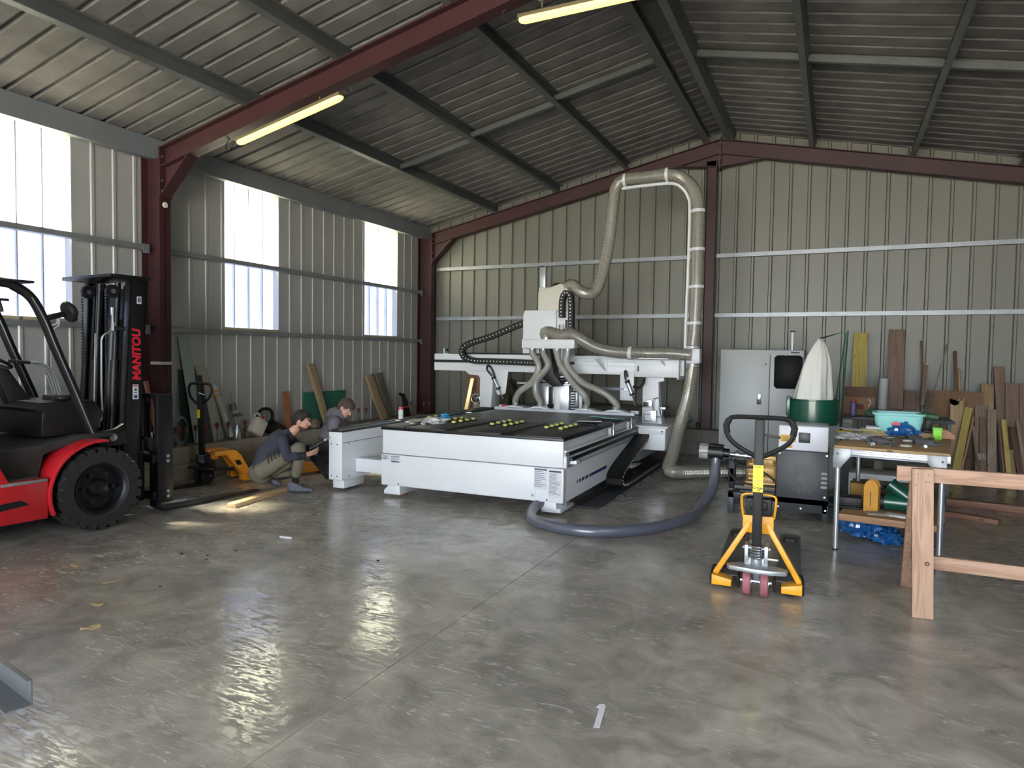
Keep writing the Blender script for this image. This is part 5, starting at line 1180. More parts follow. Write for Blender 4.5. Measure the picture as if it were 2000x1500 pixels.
# ---------------- sawhorse ----------------
dfir = wood('douglas_fir_x', (178, 144, 122), (128, 84, 62), 0, 1.0); dfz = wood('douglas_fir_z', (178, 146, 124), (126, 84, 62), 2, 1.0); dfy = wood('douglas_fir_y', (168, 134, 112), (126, 84, 62), 1, 1.0)
sh_ = TH('sawhorse', 'long pinkish timber sawhorse in the right foreground with one visible upright leg pair', 'sawhorse', (.53, 4.88, 0))
sh_.add(MB().box((.385, 4.90, .845), (2.75, 4.95, .935)), 'top_rail', dfir, .002)
for x0 in (.485, 2.45):
    sh_.add(MB().bar((x0+.065, 4.875, 0), (x0+.035, 4.875, .932), .115, .045, (0, 1, 0)), 'leg', dfz, .002)
    sh_.add(MB().bar((x0+.045, 5.52, 0), (x0+.03, 4.975, .90), .10, .045, (0, 1, .5)), 'leg', dfz, .002)
    sh_.add(MB().bar((x0+.045, 4.90, .30), (x0+.045, 5.40, .30), .03, .08), 'cross_piece', dfy, .002)
    for dx, z in ((-.03, .90), (.03, .90), (-.025, .87), (.02, .855), (.035, .855), (-.035, .83)): sh_.add(MB().cyl((x0+.037+dx, 4.853, z), (x0+.037+dx, 4.851, z), .0035, n=8), 'screw', mat('screw_brown', (96, 70, 50), .5, .4), smooth=0)
sh_.add(MB().box((.53, 5.10, .25), (2.6, 5.14, .335)), 'stretcher', dfir, .002)
sh_.add(MB().cyl((.562, 4.852, .345), (.562, 4.8505, .345), .014, n=16).cyl((.562, 4.8505, .345), (.562, 4.8502, .345), .006, n=10, mt=dfz), 'knot', mat('knot_brown', (92, 52, 34), .6), smooth=0)

# ---------------- workbench ----------------
bw = empty('tmp', (0, 0, 0)); bpy.data.objects.remove(bw)
BO = Vector((.06, 6.29, 0)); BR = R(-7.5); BM = Matrix.Translation(BO) @ Matrix.Rotation(BR, 4, 'Z'); BI = BM.inverted()
bench = thing('workbench', 'aluminium frame workbench with wooden top cluttered with parts behind the sawhorse', 'workbench', BO, BR)
ply = wood('bench_top_wood', (176, 146, 108), (112, 84, 58), 0, .6)
MB().box((-.03, -.03, .862), (.79, 1.62, .886)).build('top', ply, bench, .003)
for a, b_ in (((-.02, -.035, .80), (.72, .01, .862)), ((-.02, 1.58, .80), (.76, 1.62, .862)), ((-.035, .0, .80), (.01, 1.6, .862)), ((.75, .0, .80), (.795, 1.6, .862))):
    o = MB().box(a, b_).build('apron_profile', alu, bench, .004)
for z in (.815, .835, .85): MB().box((.0, -.038, z-.002), (.71, -.034, z+.002)).build('groove', mat('profile_slot', (90, 94, 100), .5, .5), bench, smooth=0)
for x, y in ((0, 0), (.74, 0), (0, 1.58), (.75, 1.58)):
    MB().cyl((x, y, 0), (x, y, .80), .021, n=16).cyl((x, y, 0), (x, y, .012), .025, n=16, mt=blackp).build('leg', alu, bench)
    sg = 1 if x < .3 else -1
    MB().prism([(x-.03*sg, .865), (x-.03*sg, .70), (x+.02*sg, .70), (x+.10*sg, .80), (x+.10*sg, .865)], y-.045, y-.03, 1).box((x-.035, y-.04, .70), (x+.03, y+.03, .80)).build('corner_bracket', galv, bench, .003)
    MB().cyl((x, y-.045, .82), (x, y-.05, .82), .009, n=8).build('bolt', black, bench)
shw = wood('shelf_timber', (156, 120, 90), (120, 78, 50), 0, .8)
MB().box((.02, .0, .255), (.75, .04, .31)).build('shelf_rail', shw, bench, .002)
MB().box((.02, .04, .285), (.75, 1.5, .305)).build('shelf', wood('shelf_board', (160, 126, 92), (100, 72, 50), 0, .6), bench, .002)

def crumple(name, c, size, mt, seed, label, cat, rough=.35, n=22, flat=False, group=None, folds=4.0):
    """crushed sheet of film: a closed lumpy shell resting on its base"""
    mb = MB().ball((0, 0, 0), 1, n); vs = []
    off = Vector((seed*3.7, seed*1.3, seed*2.1))
    for v in mb.v:
        v = Vector(v); d = v.normalized(); k = 1+rough*(mnoise.fractal(d*folds*.5+off, 1.0, 2.0, 3)+abs(mnoise.noise(d*folds+off))*1.1-.3)
        p = Vector((v.x*k*size[0], v.y*k*size[1], max(-.35, v.z)*k*size[2])); vs.append(p)
    mz = min(p.z for p in vs)
    mb.v = [tuple(Vector((p.x, p.y, p.z-mz))) for p in vs]
    o = mb.build(name, mt, None, smooth=28 if not flat else 0); o.location = c; tag(o, label, cat, group); return o
bluef = bpy.data.materials.new('blue_film'); bluef.use_nodes = True; b = bluef.node_tree.nodes['Principled BSDF']; b.inputs['Base Color'].default_value = srgb((34, 96, 160)); b.inputs['Roughness'].default_value = .14; b.inputs['Specular IOR Level'].default_value = .9
crumple('plastic_wrap', (.27, 6.85, 0), (.17, .20, .16), bluef, 1, 'crumpled blue plastic film on the floor under the workbench, left heap', 'plastic film', .5, 34, folds=7)
crumple('plastic_wrap', (.46, 6.78, 0), (.13, .16, .09), bluef, 5, 'flatter trailing end of blue plastic film on the floor under the workbench', 'plastic film', .5, 30, folds=7)
def onb(px, py, z=.887): return aZ(px, py, z)
def put(o, label, cat, group=None): return tag(o, label, cat, group)
# tub
teal = mat('teal_plastic', (142, 208, 206), .45)
c = Vector((.58, 7.45, .93)); tb = thing('storage_tub', 'pale turquoise plastic tub with a wide rim standing on the workbench', 'tub', c, R(-4))
def rrect(w_, d_, r, z, n=5):
    out = []
    for (sx, sy, a0) in ((1, 1, 0), (-1, 1, 90), (-1, -1, 180), (1, -1, 270)):
        for i in range(n+1): a = R(a0+90*i/n); out.append(Vector((sx*(w_/2-r)+r*math.cos(a), sy*(d_/2-r)+r*math.sin(a), z)))
    return out
MB().rings([rrect(.36, .26, .04, 0), rrect(.40, .30, .05, .11), rrect(.405, .305, .05, .15), rrect(.44, .34, .055, .155), rrect(.445, .345, .055, .175), rrect(.40, .30, .05, .175), rrect(.39, .29, .05, .10), rrect(.35, .25, .04, .01)], None, True).build('shell', teal, tb)
MB().rings([rrect(.365, .265, .04, .012), rrect(.36, .26, .04, .014)], None, True).build('bottom', teal, tb)
put(MB().prism([(-.04, 0), (-.035, .02), (0, .035), (.03, .02), (.035, 0)], -.004, .004, 1).build('red_cap', mat('red_plastic', (196, 44, 60), .4), None), 'red plastic piece resting against the turquoise tub', 'plastic piece').location = (.545, 7.22, 1.0)
MB().box((-.03, 7.25, .0), (.03, 7.28, .0))
bk = MB().box((-.28, -.16, 0), (.28, .16, .045)).build('timber_block', ply, None, .003); bk.location = (.57, 7.45, .886); put(bk, 'flat timber board under the turquoise tub on the workbench', 'board')
# wood stack left
for i, (w_, z, dx, rz) in enumerate(((.19, .887, 0, 0), (.17, .907, .012, .12), (.15, .927, .0, -.1))):
    o = MB().box((-w_/2, -.09, 0), (w_/2, .09, .019)).build('wood_offcut', mat('offcut', (174, 160, 120), .7, 0, .15, 14), None, .002); o.location = (.335+dx, 7.35, z); o.rotation_euler = (0, 0, rz)
    put(o, '%s pale wooden offcut of the small stack left of the turquoise tub' % ('bottom', 'middle', 'top')[i], 'offcut', 'wood offcuts left of the tub')
o = MB().box((-.06, -.05, 0), (.06, .05, .018)).box((-.055, -.045, .018), (.05, .04, .03), mat('purple_print', (78, 62, 108), .5)).build('sandpaper_pack', paper, None, .002); o.location = (.36, 7.33, .947); put(o, 'white and purple packet lying on the small wood stack', 'packet')
# drill on its charger block
dl = thing('cordless_drill', 'black and green cordless drill standing behind the right end of the turquoise tub', 'drill', (.83, 7.5, .887))
g2 = mat('tool_green', (52, 84, 56), .5); 
MB().box((-.045, -.05, 0), (.045, .06, .06)).build('battery', blackp, dl, .006)
MB().prism([(-.025, .06), (.03, .06), (.035, .16), (-.02, .16)], -.02, .02, 1).build('grip', blackp, dl, .006)
MB().cyl((-.06, 0, .195), (.07, 0, .185), .034, n=18).cyl((.07, 0, .185), (.085, 0, .185), .028, n=18).build('motor_housing', g2, dl)
MB().cyl((-.06, 0, .195), (-.10, 0, .198), .024, r2=.012, n=14).cyl((-.10, 0, .198), (-.15, 0, .20), .004, n=6).build('chuck', steel, dl)
o = MB().box((-.035, -.05, 0), (.035, .05, .11)).box((-.034, -.052, .03), (.034, -.05, .09), mat('lime2', (150, 226, 70), .5)).build('battery_box', mat('lime_green', (124, 200, 60), .5), None, .004); o.location = (.875, 7.25, .887); put(o, 'lime green battery box on the rear right corner of the workbench', 'battery')
o = MB().prism([(-.06, 0), (.07, 0), (.06, .045), (0, .08), (-.06, .09)], -.02, .02, 1).build('wood_wedge', wood('wedge', (196, 150, 116), (130, 86, 60), 0), None, .002); o.location = (.96, 7.35, .887); put(o, 'cut timber wedge on the workbench beside the lime green box', 'wood piece')
crumple('plastic_bag', onb(1768, 858)+Vector((0, .25, 0)), (.13, .11, .085), bluef, 9, 'crumpled shiny blue plastic bag on the workbench before the tub', 'plastic bag', .45, 32, folds=6)
glove = mat('grey_glove', (84, 84, 88), .85, 0, .3, 14); clearf = bpy.data.materials.new('clear_film'); clearf.use_nodes = True; b = clearf.node_tree.nodes['Principled BSDF']; b.inputs['Base Color'].default_value = srgb((206, 208, 214)); b.inputs['Roughness'].default_value = .12; b.inputs['Alpha'].default_value = .7; b.inputs['Specular IOR Level'].default_value = .9
crumple('plastic_film', onb(1672, 858), (.17, .13, .035), clearf, 12, 'crushed clear plastic film spread on the front left of the workbench', 'plastic film', .6, 30, folds=8)
crumple('plastic_film', onb(1712, 862), (.11, .08, .03), clearf, 15, 'small clear crushed film beside the grey work gloves', 'plastic film', .6, 24, folds=8)
def work_glove(px, py, rz, label):
    t = thing('work_glove', label, 'glove', onb(px, py), rz, 'work gloves on the bench')
    pr_ = [(Vector((-.10, 0, .022)), Vector((-.02, 0, .022)), .034, .038, glove), (Vector((-.02, -.015, .02)), Vector((.02, -.02, .02)), .034, .03, glove)]
    for i in range(4): pr_.append((Vector((.01, -.033+.022*i, .017)), Vector((.085-.01*abs(i-1.5), -.045+.03*i, .014)), .0125, .011, glove))
    pr_.append((Vector((-.04, .03, .018)), Vector((.02, .065, .014)), .013, .011, glove))
    body('glove_body', [(p+t.location, q+t.location, a, b_, m_) for p, q, a, b_, m_ in pr_], t, t.location, .006, 2)
    MB().tube([Vector((-.105, .038*math.cos(a), .022+.022*math.sin(a))) for a in [2*math.pi*i/16 for i in range(16)]], .006, 6, closed=True).build('cuff', MATS['dark_patch'], t)
work_glove(1722, 866, R(20), 'crumpled grey work glove at the left, before the blue bag')
work_glove(1797, 864, R(-50), 'grey work glove at the right, before the blue bag')
work_glove(1815, 870, R(-25), 'grey work glove lying nearest the right front bench corner')
for px, py, lb in ((1774, 862, 'upper white oval sanding disc among the gloves'), (1769, 872, 'lower white oval sanding disc at the bench front edge')):
    o = MB().lathe([(0, 0), (.04, 0), (.045, .006), (.04, .012), (0, .014)], n=24).build('sanding_disc', mat('white_plastic', (222, 222, 226), .4), None); o.location = onb(px, py); put(o, lb, 'disc', 'sanding discs')
for i, (px, py) in enumerate(((1700, 867), (1704, 870), (1745, 871), (1752, 868), (1818, 858), (1690, 860), (1808, 875), (1735, 873))):
    o = MB().cyl((-.022, 0, .009), (.022, 0, .009), .009, n=8).cyl((.022, 0, .009), (.032, 0, .009), .015, n=6).build('steel_fitting', steel, None); o.location = onb(px, py); o.rotation_euler = (0, 0, i*1.3)
    put(o, 'small loose steel bolt among the clutter on the workbench', 'bolt', 'loose bolts on the bench')
o = MB().box((-.12, -.07, 0), (.12, .07, .004)).build('paper_sheet', mat('sheet_white', (214, 214, 218), .7), None); o.location = onb(1668, 846)+Vector((0, 0, .035)); o.rotation_euler = (.05, .06, .3); put(o, 'white paper sheet on the front left of the workbench', 'paper')
o = MB().box((-.07, -.05, 0), (.07, .05, .008)).build('yellow_cloth', mat('yellow_cloth', (206, 180, 60), .8), None); o.location = onb(1650, 843); o.rotation_euler = (0, 0, .3); put(o, 'yellow cloth strip at the rear left of the workbench', 'cloth')
for i in range(3):
    o = MB().box((-.09, -.012, 0), (.09, .012, .014)).box((-.09, -.0125, .004), (.09, -.012, .01), galv).build('aluminium_strip', alu, None, .001); p_ = onb(1836, 846+5*i); o.location = (p_.x, p_.y, .887); o.rotation_euler = (0, 0, R(-6))
    put(o, ('rear', 'middle', 'front')[i]+' short aluminium strip on the right edge of the workbench', 'metal strip', 'aluminium strips on the bench')
o = MB().box((-.09, -.05, 0), (.10, .05, .012)).build('grinder_guard', glove, None, .003); o.location = onb(1768, 850); put(o, 'dark flat pouch partly under the blue plastic bag', 'pouch')
# things on the lower shelf
orb = thing('magazine_box', 'yellow-brown arched wooden box standing at the front of the bench shelf', 'box', (.325, 6.52, .306), R(-12))
yw = mat('ochre_board', (196, 142, 52), .7, 0, .12, 10)
arch = [(-.055, 0), (.055, 0), (.055, .20)]+[(.055*math.cos(R(a)), .20+.07*math.sin(R(a))) for a in range(15, 180, 15)]+[(-.055, .20)]
MB().prism(arch, -.006, 0, 1).prism(arch, .10, .106, 1).build('face', yw, orb); MB().box((-.055, 0, 0), (.055, .10, .006)).box((-.055, 0, .0), (-.049, .1, .2)).build('shell', yw, orb); MB().box((.049, 0, 0), (.055, .1, .2)).build('side', mat('ochre_side', (214, 170, 70), .6), orb); MB().box((-.006, -.0075, .05), (.0, -.006, .17)).build('print', ink, orb, smooth=0)
o = MB().box((-.06, -.08, 0), (.06, .08, .15)).build('carton', mat('kraft_ochre', (150, 116, 56), .8, 0, .1, 8), None, .004); o.location = (.24, 7.1, .306); put(o, 'small brown carton at the rear left of the bench shelf', 'carton')
o = MB().box((-.11, -.08, 0), (.09, .10, .02)).box((-.105, -.075, .02), (.085, .095, .10)).build('tool_case', blackp, None, .015); o.location = (.175, 6.62, .306); put(o, 'black tool case on the left end of the bench shelf', 'case')
# green Y duct
yd = thing('duct_wye', 'glossy dark green Y-shaped duct fitting lying on the bench shelf', 'duct', (.60, 6.62, .306), R(-6))
def openpipe(mb, p, q, r, mt=None): 
    p, q = Vector(p), Vector(q); d = (q-p).normalized(); x = d.orthogonal().normalized(); y = d.cross(x); rs = []
    for c_, rr in ((p, r), (p, r+.006), (p+d*.012, r+.006), (p+d*.013, r), (q, r)): rs.append([c_+x*math.cos(2*math.pi*j/28)*rr+y*math.sin(2*math.pi*j/28)*rr for j in range(28)])
    return mb.rings(rs, mt, False)
mb = MB(); openpipe(mb, (-.16, .02, .075), (.14, .0, .08), .072); openpipe(mb, (-.13, .04, .225), (.06, .01, .095), .058); mb.build('duct_body', grn, yd)
MB().cyl((-.10, .02, .076), (-.09, .02, .076), .07, n=24).cyl((-.08, .035, .19), (-.075, .034, .187), .055, n=20).build('duct_inside', mat('duct_dark', (10, 24, 20), .6), yd)
MB().cyl((.14, 0, .08), (.145, 0, .08), .079, n=24).build('duct_cap', grn, yd)
MB().cyl((-.20, .02, .072), (-.15, .02, .074), .07, n=20).build('rubber_sleeve', blackp, yd)
for (px, py, rz, lb, w_, c_) in ((1712, 1003, .3, 'open magazine with printed pages on the bench shelf front', .08, (150, 140, 130)), (1752, 1004, -.25, 'white sheet sliding over the bench shelf front', .10, (206, 206, 208))):
    p_ = aZ(px, py, .31); o = MB().box((-w_, -.06, 0), (w_, .06, .010)).box((-w_*.9, -.05, .010), (w_*.8, .05, .014)).build('magazine', mat('page%d' % px, c_, .6, 0, .2, 20), None, .002); o.location = (p_.x, 6.43, .307); o.rotation_euler = (0, 0, rz-.1); put(o, lb, 'papers')
o = MB().box((-.02, -.03, 0), (.02, .03, .06), mat('lime_green2', (110, 200, 60), .5)).box((-.02, -.03, .06), (.02, .03, .12), paper).build('spray_bottle', paper, None, .004); o.location = (.73, 6.5, .306); put(o, 'small white and lime green packet at the right end of the bench shelf', 'packet')
# low trolley of metal bits behind the bench
tr_ = thing('low_trolley', 'low white-edged tray of scrap fittings on the floor behind the workbench', 'tray', (.5, 8.5, 0), R(-3))
MB().box((-.30, -.2, .30), (.32, .25, .36)).build('tray', white, tr_, .004)
MB().box((-.30, -.2, 0), (-.26, .25, .30)).box((.28, -.2, 0), (.32, .25, .30)).build('tray_sides', white, tr_, .004)
MB().box((-.28, -.18, .12), (.30, .22, .14)).build('lower_shelf', white, tr_)
rr = random.Random(5); mb = MB()
for i in range(150):
    p_ = Vector((rr.uniform(-.24, .26), rr.uniform(-.19, .1), .145+rr.uniform(0, .05))); q_ = p_+Vector((rr.uniform(-.05, .05), rr.uniform(-.03, .03), rr.uniform(-.02, .04))); mb.tube([p_, q_], rr.uniform(.005, .012), 6, mt=rr.choice([steel, galv, black, paper]))
o = mb.build('scrap_fittings', steel, tr_, smooth=0); o['kind'] = 'stuff'
crumple('grey_rag', (.33, 8.25, .142), (.07, .06, .05), mat('rag_blue_grey', (84, 92, 106), .9), 21, 'blue-grey rag lying in the low tray behind the workbench', 'rag', .5, 18)
# rear table with carton etc.
rt = thing('rear_table', 'dark topped table behind the turquoise tub, half hidden by the workbench', 'table', (.5, 9.2, 0))
MB().box((-.42, -.25, .895), (.75, .45, .93)).build('top', mat('table_dark', (66, 68, 76), .5), rt, .004)
for x, y in ((-.38, -.2), (.7, -.2), (-.38, .4), (.7, .4)): MB().box((x-.02, y-.02, 0), (x+.02, y+.02, .895)).build('leg', mat('table_leg', (70, 72, 78), .5), rt)
MB().box((-.40, -.22, .42), (.72, .4, .44)).build('lower_shelf', mat('table_shelf', (60, 60, 62), .6), rt)
ct = thing('cardboard_carton', 'brown cardboard carton with dark fold on the rear table left of the white tube', 'carton', (.30, 9.45, .93))
card = mat('cardboard', (120, 92, 68), .85, 0, .1, 4); MB().box((-.17, -.14, 0), (.17, .14, .22)).build('box_body', card, ct, .003); MB().box((-.17, .13, .22), (.17, .14, .33)).build('flap', card, ct); MB().box((-.175, -.15, .22), (.175, -.13, .345)).build('flap', mat('cardboard_dark', (84, 62, 46), .85), ct)
MB().box((-.03, -.142, .07), (.05, -.14, .13)).build('print', mat('card_print', (90, 44, 34), .8), ct, smooth=0); MB().tube([(.10, -.145, .20), (.125, -.15, .16), (.10, -.145, .1)], .005, 6).build('tape_tail', paper, ct)
sc = thing('spray_can', 'tall purple and white printed spray can before the cardboard carton', 'spray can', (.235, 9.15, .93)); MB().lathe([(0, 0), (.033, 0), (.034, .01), (.034, .15), (.028, .165), (.012, .17)], n=20).build('can', mat('can_purple', (92, 84, 128), .4, .2, .5, 40), sc); MB().cyl((0, 0, .168), (0, 0, .21), .014, n=12).build('nozzle', mat('red_plastic', (196, 44, 60), .4), sc)
crumple('green_cloth', (.42, 9.1, .93), (.06, .05, .07), mat('green_cloth', (74, 104, 84), .9, 0, .2, 20), 31, 'bundled green cloth on the rear table beside the spray can', 'cloth', .4, 18)
o = MB().prism([(-.14, 0), (.14, 0), (.13, .05), (.05, .08), (-.06, .085), (-.12, .05)], -.08, .08, 1).build('tool_pouch', mat('blue_grey_pouch', (62, 82, 104), .6, 0, .15, 10), None, .02); o.location = (.56, 9.2, .93); put(o, 'blue-grey tool pouch on the rear table behind the tub', 'pouch')
o = MB().box((-.08, -.15, 0), (.08, .15, .21)).box((-.082, -.152, .17), (.082, .152, .185), galv).build('grey_crate', mat('crate_grey', (108, 108, 106), .6), None, .006); o.location = (.14, 8.75, .72); 
put(o, 'grey plastic crate between the green drum and the rear table', 'crate')
st_ = MB().box((-.09, -.14, 0), (.09, .14, .718)).build('pedestal', mat('pedestal_grey', (84, 84, 84), .7), None, .006); st_.location = (.14, 8.75, 0); put(st_, 'dull grey cupboard block under the grey crate', 'cupboard')
for i, (x, w_, lb) in enumerate(((.30, .20, 'left'), (.55, .22, 'right'))):
    o = MB().box((-w_/2, -.12, 0), (w_/2, .12, .11)).box((-w_/2+.01, -.125, .03), (w_/2-.01, -.12, .08), black).cyl((0, -.13, .12), (.06, -.13, .12), .008, n=6, mt=blackp).build('power_tool_case', blackp, None, .02); o.location = (x, 9.15, .44); put(o, lb+' black tool case on the lower shelf of the rear table', 'case', 'tool cases under the rear table')
for i, (x, z) in enumerate(((.80, .44), (.80, .52), (1.02, .44), (1.02, .52))):
    o = MB().box((-.10, -.2, 0), (.10, .2, .075)).build('timber_block', wood('block_wood', (170, 124, 92), (110, 72, 50), 1), None, .003); o.location = (x if x < 1 else 1.015, 9.2, z); put(o, '%s %s timber block stored under the rear table' % (('lower', 'upper')[z > .5], ('left', 'right')[x > .9]), 'timber block', 'timber blocks under the rear table')
# white plastic tube
tu = MB().lathe([(.055, 0), (.06, 0), (.06, 1.35), (.055, 1.35)], n=24, caps=False).build('plastic_tube', mat('pvc_white', (186, 188, 188), .5), None); tu.location = (.62, 10.9, 0); tu.rotation_euler = (R(-8), R(2), 0); put(tu, 'upright white plastic tube leaning behind the cardboard carton', 'tube')

# ---------------- boards leaning on the end wall ----------------
WD = {'yellow': wood('yellow_pine', (186, 168, 98), (140, 116, 50), 2, .9), 'brown': wood('reddish_board', (132, 110, 97), (94, 70, 58), 2, .9), 'grey': wood('greyed_board', (150, 132, 118), (104, 86, 74), 2, .8), 'tan': wood('tan_plywood', (172, 146, 112), (120, 92, 66), 2, .5, False), 'dark': wood('dark_board', (104, 80, 64), (64, 46, 38), 2, .8)}
def lean(t0, t1, b0, b1, yt, yb, mt, label, th=.025, name='board'):
    """board whose top edge runs between photo marks t0,t1 at depth yt, foot b0,b1 at depth yb"""
    T0, T1, B0, B1 = aY(*t0, yt), aY(*t1, yt), aY(*b0, yb), aY(*b1, yb)
    top, bot = (T0+T1)/2, (B0+B1)/2; w_ = max(.012, ((T1-T0).length+(B1-B0).length)/2)
    d = (top-bot); f_ = 1.0
    if bot.z < .75: bot = bot-d*(bot.z/d.z); 
    bot.z = max(bot.z, 0.0); d = top-bot; L_ = d.length; z = d.normalized(); x = Vector((1, 0, 0)); x = (x-z*x.dot(z)).normalized(); y = z.cross(x)
    o = MB().box((-w_/2, 0, 0), (w_/2, th, L_)).build(name, mt, None, .002); M = Matrix.Translation(bot+Vector((0, 0, .012))) @ Matrix((x, y, z)).transposed().to_4x4(); o.matrix_world = M
    tag(o, label, 'board', 'timber leaning on the end wall'); return o
LB = [
 ((1668, 651), (1696, 652), (1662, 790), (1690, 790), 11.60, 11.25, 'yellow', 'yellow pine board with knots standing behind the cardboard carton'),
 ((1737, 645), (1768, 645), (1733, 800), (1763, 800), 11.60, 11.22, 'brown', 'tall wide reddish board between the white tube and the thin sticks'),
 ((1766, 764), (1790, 764), (1764, 800), (1790, 800), 11.40, 11.20, 'brown', 'short reddish board just right of the tall wide one'),
 ((1798, 667), (1802, 667), (1803, 795), (1808, 795), 11.66, 11.38, 'dark', 'thinnest tall stick rising behind the black and green drill'),
 ((1805, 714), (1812, 714), (1797, 793), (1806, 793), 11.50, 11.10, 'brown', 'slim slanted batten in front of the thin stick'),
 ((1862, 687), (1869, 687), (1866, 790), (1872, 790), 11.66, 11.30, 'dark', 'slim red-brown stick rising from the plywood notch'),
 ((1871, 722), (1876, 722), (1872, 790), (1877, 790), 11.58, 11.28, 'tan', 'short pale stick beside the red-brown stick'),
 ((1885, 797), (1900, 798), (1860, 917), (1876, 917), 11.05, 10.70, 'yellow', 'yellow board slanting to the left before the notched plywood'),
 ((1900, 815), (1904, 816), (1877, 917), (1881, 917), 11.03, 10.68, 'tan', 'narrow pale batten along the slanting yellow board'),
 ((1903, 792), (1933, 792), (1905, 880), (1933, 880), 11.30, 11.00, 'grey', 'greyed wide board right of the slanting yellow board'),
 ((1917, 752), (1941, 752), (1917, 800), (1941, 800), 11.50, 11.30, 'tan', 'tan board showing above the greyed boards, left of the tall beam'),
 ((1913, 816), (1926, 816), (1913, 880), (1926, 880), 11.16, 10.90, 'brown', 'short narrow brown board in front of the greyed wide board'),
 ((1928, 801), (1947, 801), (1929, 921), (1946, 921), 11.10, 10.78, 'grey', 'grey-brown board standing nearly upright right of the brown short one'),
 ((1964, 750), (1991, 750), (1964, 860), (1991, 860), 11.48, 11.25, 'brown', 'wide reddish plywood board right of the tall beam'),
 ((1992, 754), (2012, 754), (1992, 860), (2012, 860), 11.40, 11.18, 'brown', 'reddish board cut off by the right edge of view'),
 ((1956, 821), (1965, 821), (1965, 925), (1976, 925), 10.95, 10.66, 'yellow', 'narrow yellow board leaning to the right below the wide plywood'),
 ((1967, 880), (1979, 880), (1972, 925), (1984, 925), 10.88, 10.70, 'tan', 'short tan board beside the narrow yellow board'),
 ((1970, 836), (1982, 836), (1988, 928), (2000, 928), 11.05, 10.72, 'dark', 'dark board slanting right at the edge of the stack'),
 ((1984, 822), (1991, 822), (1998, 928), (2006, 928), 11.12, 10.76, 'grey', 'slim grey batten slanting right behind the dark board'),
 ((1898, 832), (1903, 832), (1909, 918), (1915, 918), 11.10, 10.82, 'grey', 'thin greyed slat slanting right between yellow and brown boards'),
 ((1885, 872), (1898, 872), (1884, 918), (1897, 918), 10.95, 10.78, 'dark', 'short dark brown board at the foot of the yellow boards'),
 ((1950, 832), (1955, 832), (1958, 922), (1964, 922), 11.05, 10.8, 'brown', 'thin reddish slat between the grey-brown and yellow boards'),
]
for t0, t1, b0, b1, yt, yb, k, lb in LB: lean(t0, t1, b0, b1, yt, yb, WD[k], lb)
lean((1941, 718), (1962, 718), (1948, 830), (1968, 830), 11.60, 11.42, WD['brown'], 'tall thick beam rising above the other boards near the right edge', .07, 'beam_offcut')
# notched plywood
A = aY(1855, 778, 11.2); B = aY(1881, 772, 11.2); w_ = (B-A).length; h_ = A.z
nt_ = [(0, 0), (w_, 0), (w_, h_+.03), (w_-.02, h_+.03)]+[(w_-.065+.045*math.cos(R(a)), h_+.01-.045*math.sin(R(a))) for a in range(10, 100, 20)]+[(w_*.52, h_-.0), (w_*.52, h_-.02)]+[(w_*.30+.055*math.cos(R(a)), h_-.03-.055*math.sin(R(a))) for a in range(0, 190, 20)]+[(.0, h_)]
o = MB().prism(nt_, 0, .018, 1).build('plywood_panel', WD['tan'], None, .001); o.location = (A.x, 11.0, 0); o.rotation_euler = (R(-7), 0, 0); tag(o, 'pale plywood panel with hook-shaped notches cut in its top', 'board')
# triangular offcut
A = aY(1907, 866, 10.85); B = aY(1926, 866, 10.85); C_ = aY(1926, 921, 10.85); o = MB().prism([(A.x, A.z), (B.x, B.z), (C_.x, C_.z)], 0, .02, 1).build('triangle_offcut', WD['grey'], None, .001); o.location = (0, 10.82, 0)
o.location.z = -C_.z+.01 if C_.z > .01 else 0; tag(o, 'pointed triangular offcut leaning in front of the greyed boards', 'board')
# brown wrapping sheets, two thin rods
pa = aY(1815, 762, 11.35); pb_ = aY(1917, 845, 11.35); kraft = mat('kraft_paper', (124, 98, 74), .85, 0, .15, 5)
def wrinkled(name, x0, x1, z0, z1, y, mt, label, cat, seed, amp=.05):
    n = 26; m_ = 14; vs = []; 
    for k in (0, .006):
        for j in range(m_+1):
            for i in range(n+1):
                u, v = i/n, j/m_; a = amp*mnoise.fractal(Vector((u*4+seed, v*3, seed)), 1, 2, 3)+amp*.6*abs(mnoise.noise(Vector((u*7, v*5+seed, 2))))
                vs.append((x0+(x1-x0)*u+.02*mnoise.noise(Vector((v*4, seed, u*3))), y-a+k, z0+(z1-z0)*v+(.03*mnoise.noise(Vector((u*6, seed, 1))) if j == m_ else 0)))
    fs = []; N_ = (n+1)*(m_+1)
    for j in range(m_):
        for i in range(n): a = j*(n+1)+i; fs += [(a, a+1, a+n+2, a+n+1), (N_+a, N_+a+n+1, N_+a+n+2, N_+a+1)]
    o = MB().add(vs, fs).build(name, mt, None, smooth=40); tag(o, label, cat); return o
wrinkled('wrapping_paper', pa.x, pb_.x, .02, pa.z, 11.32, kraft, 'crumpled brown wrapping paper sheet against the end wall behind the notched plywood', 'wrapping paper', 2)
for (a, b_) in (((1855, 664), (1812, 790)), ((1850, 672), (1822, 775))):
    A, B = aY(*a, 11.68), aY(*b_, 11.2); d_ = A-B; B = B-d_*(B.z/d_.z); o = MB().cyl((0, 0, .002), A-B, .005, n=6).build('thin_rod', mat('rod_grey', (140, 136, 128), .5, .4), None); o.location = B; tag(o, 'long thin slanting rod crossing the end wall, the %s one of two' % ('upper' if a[0] > 1852 else 'lower'), 'rod', 'thin rods on the end wall')
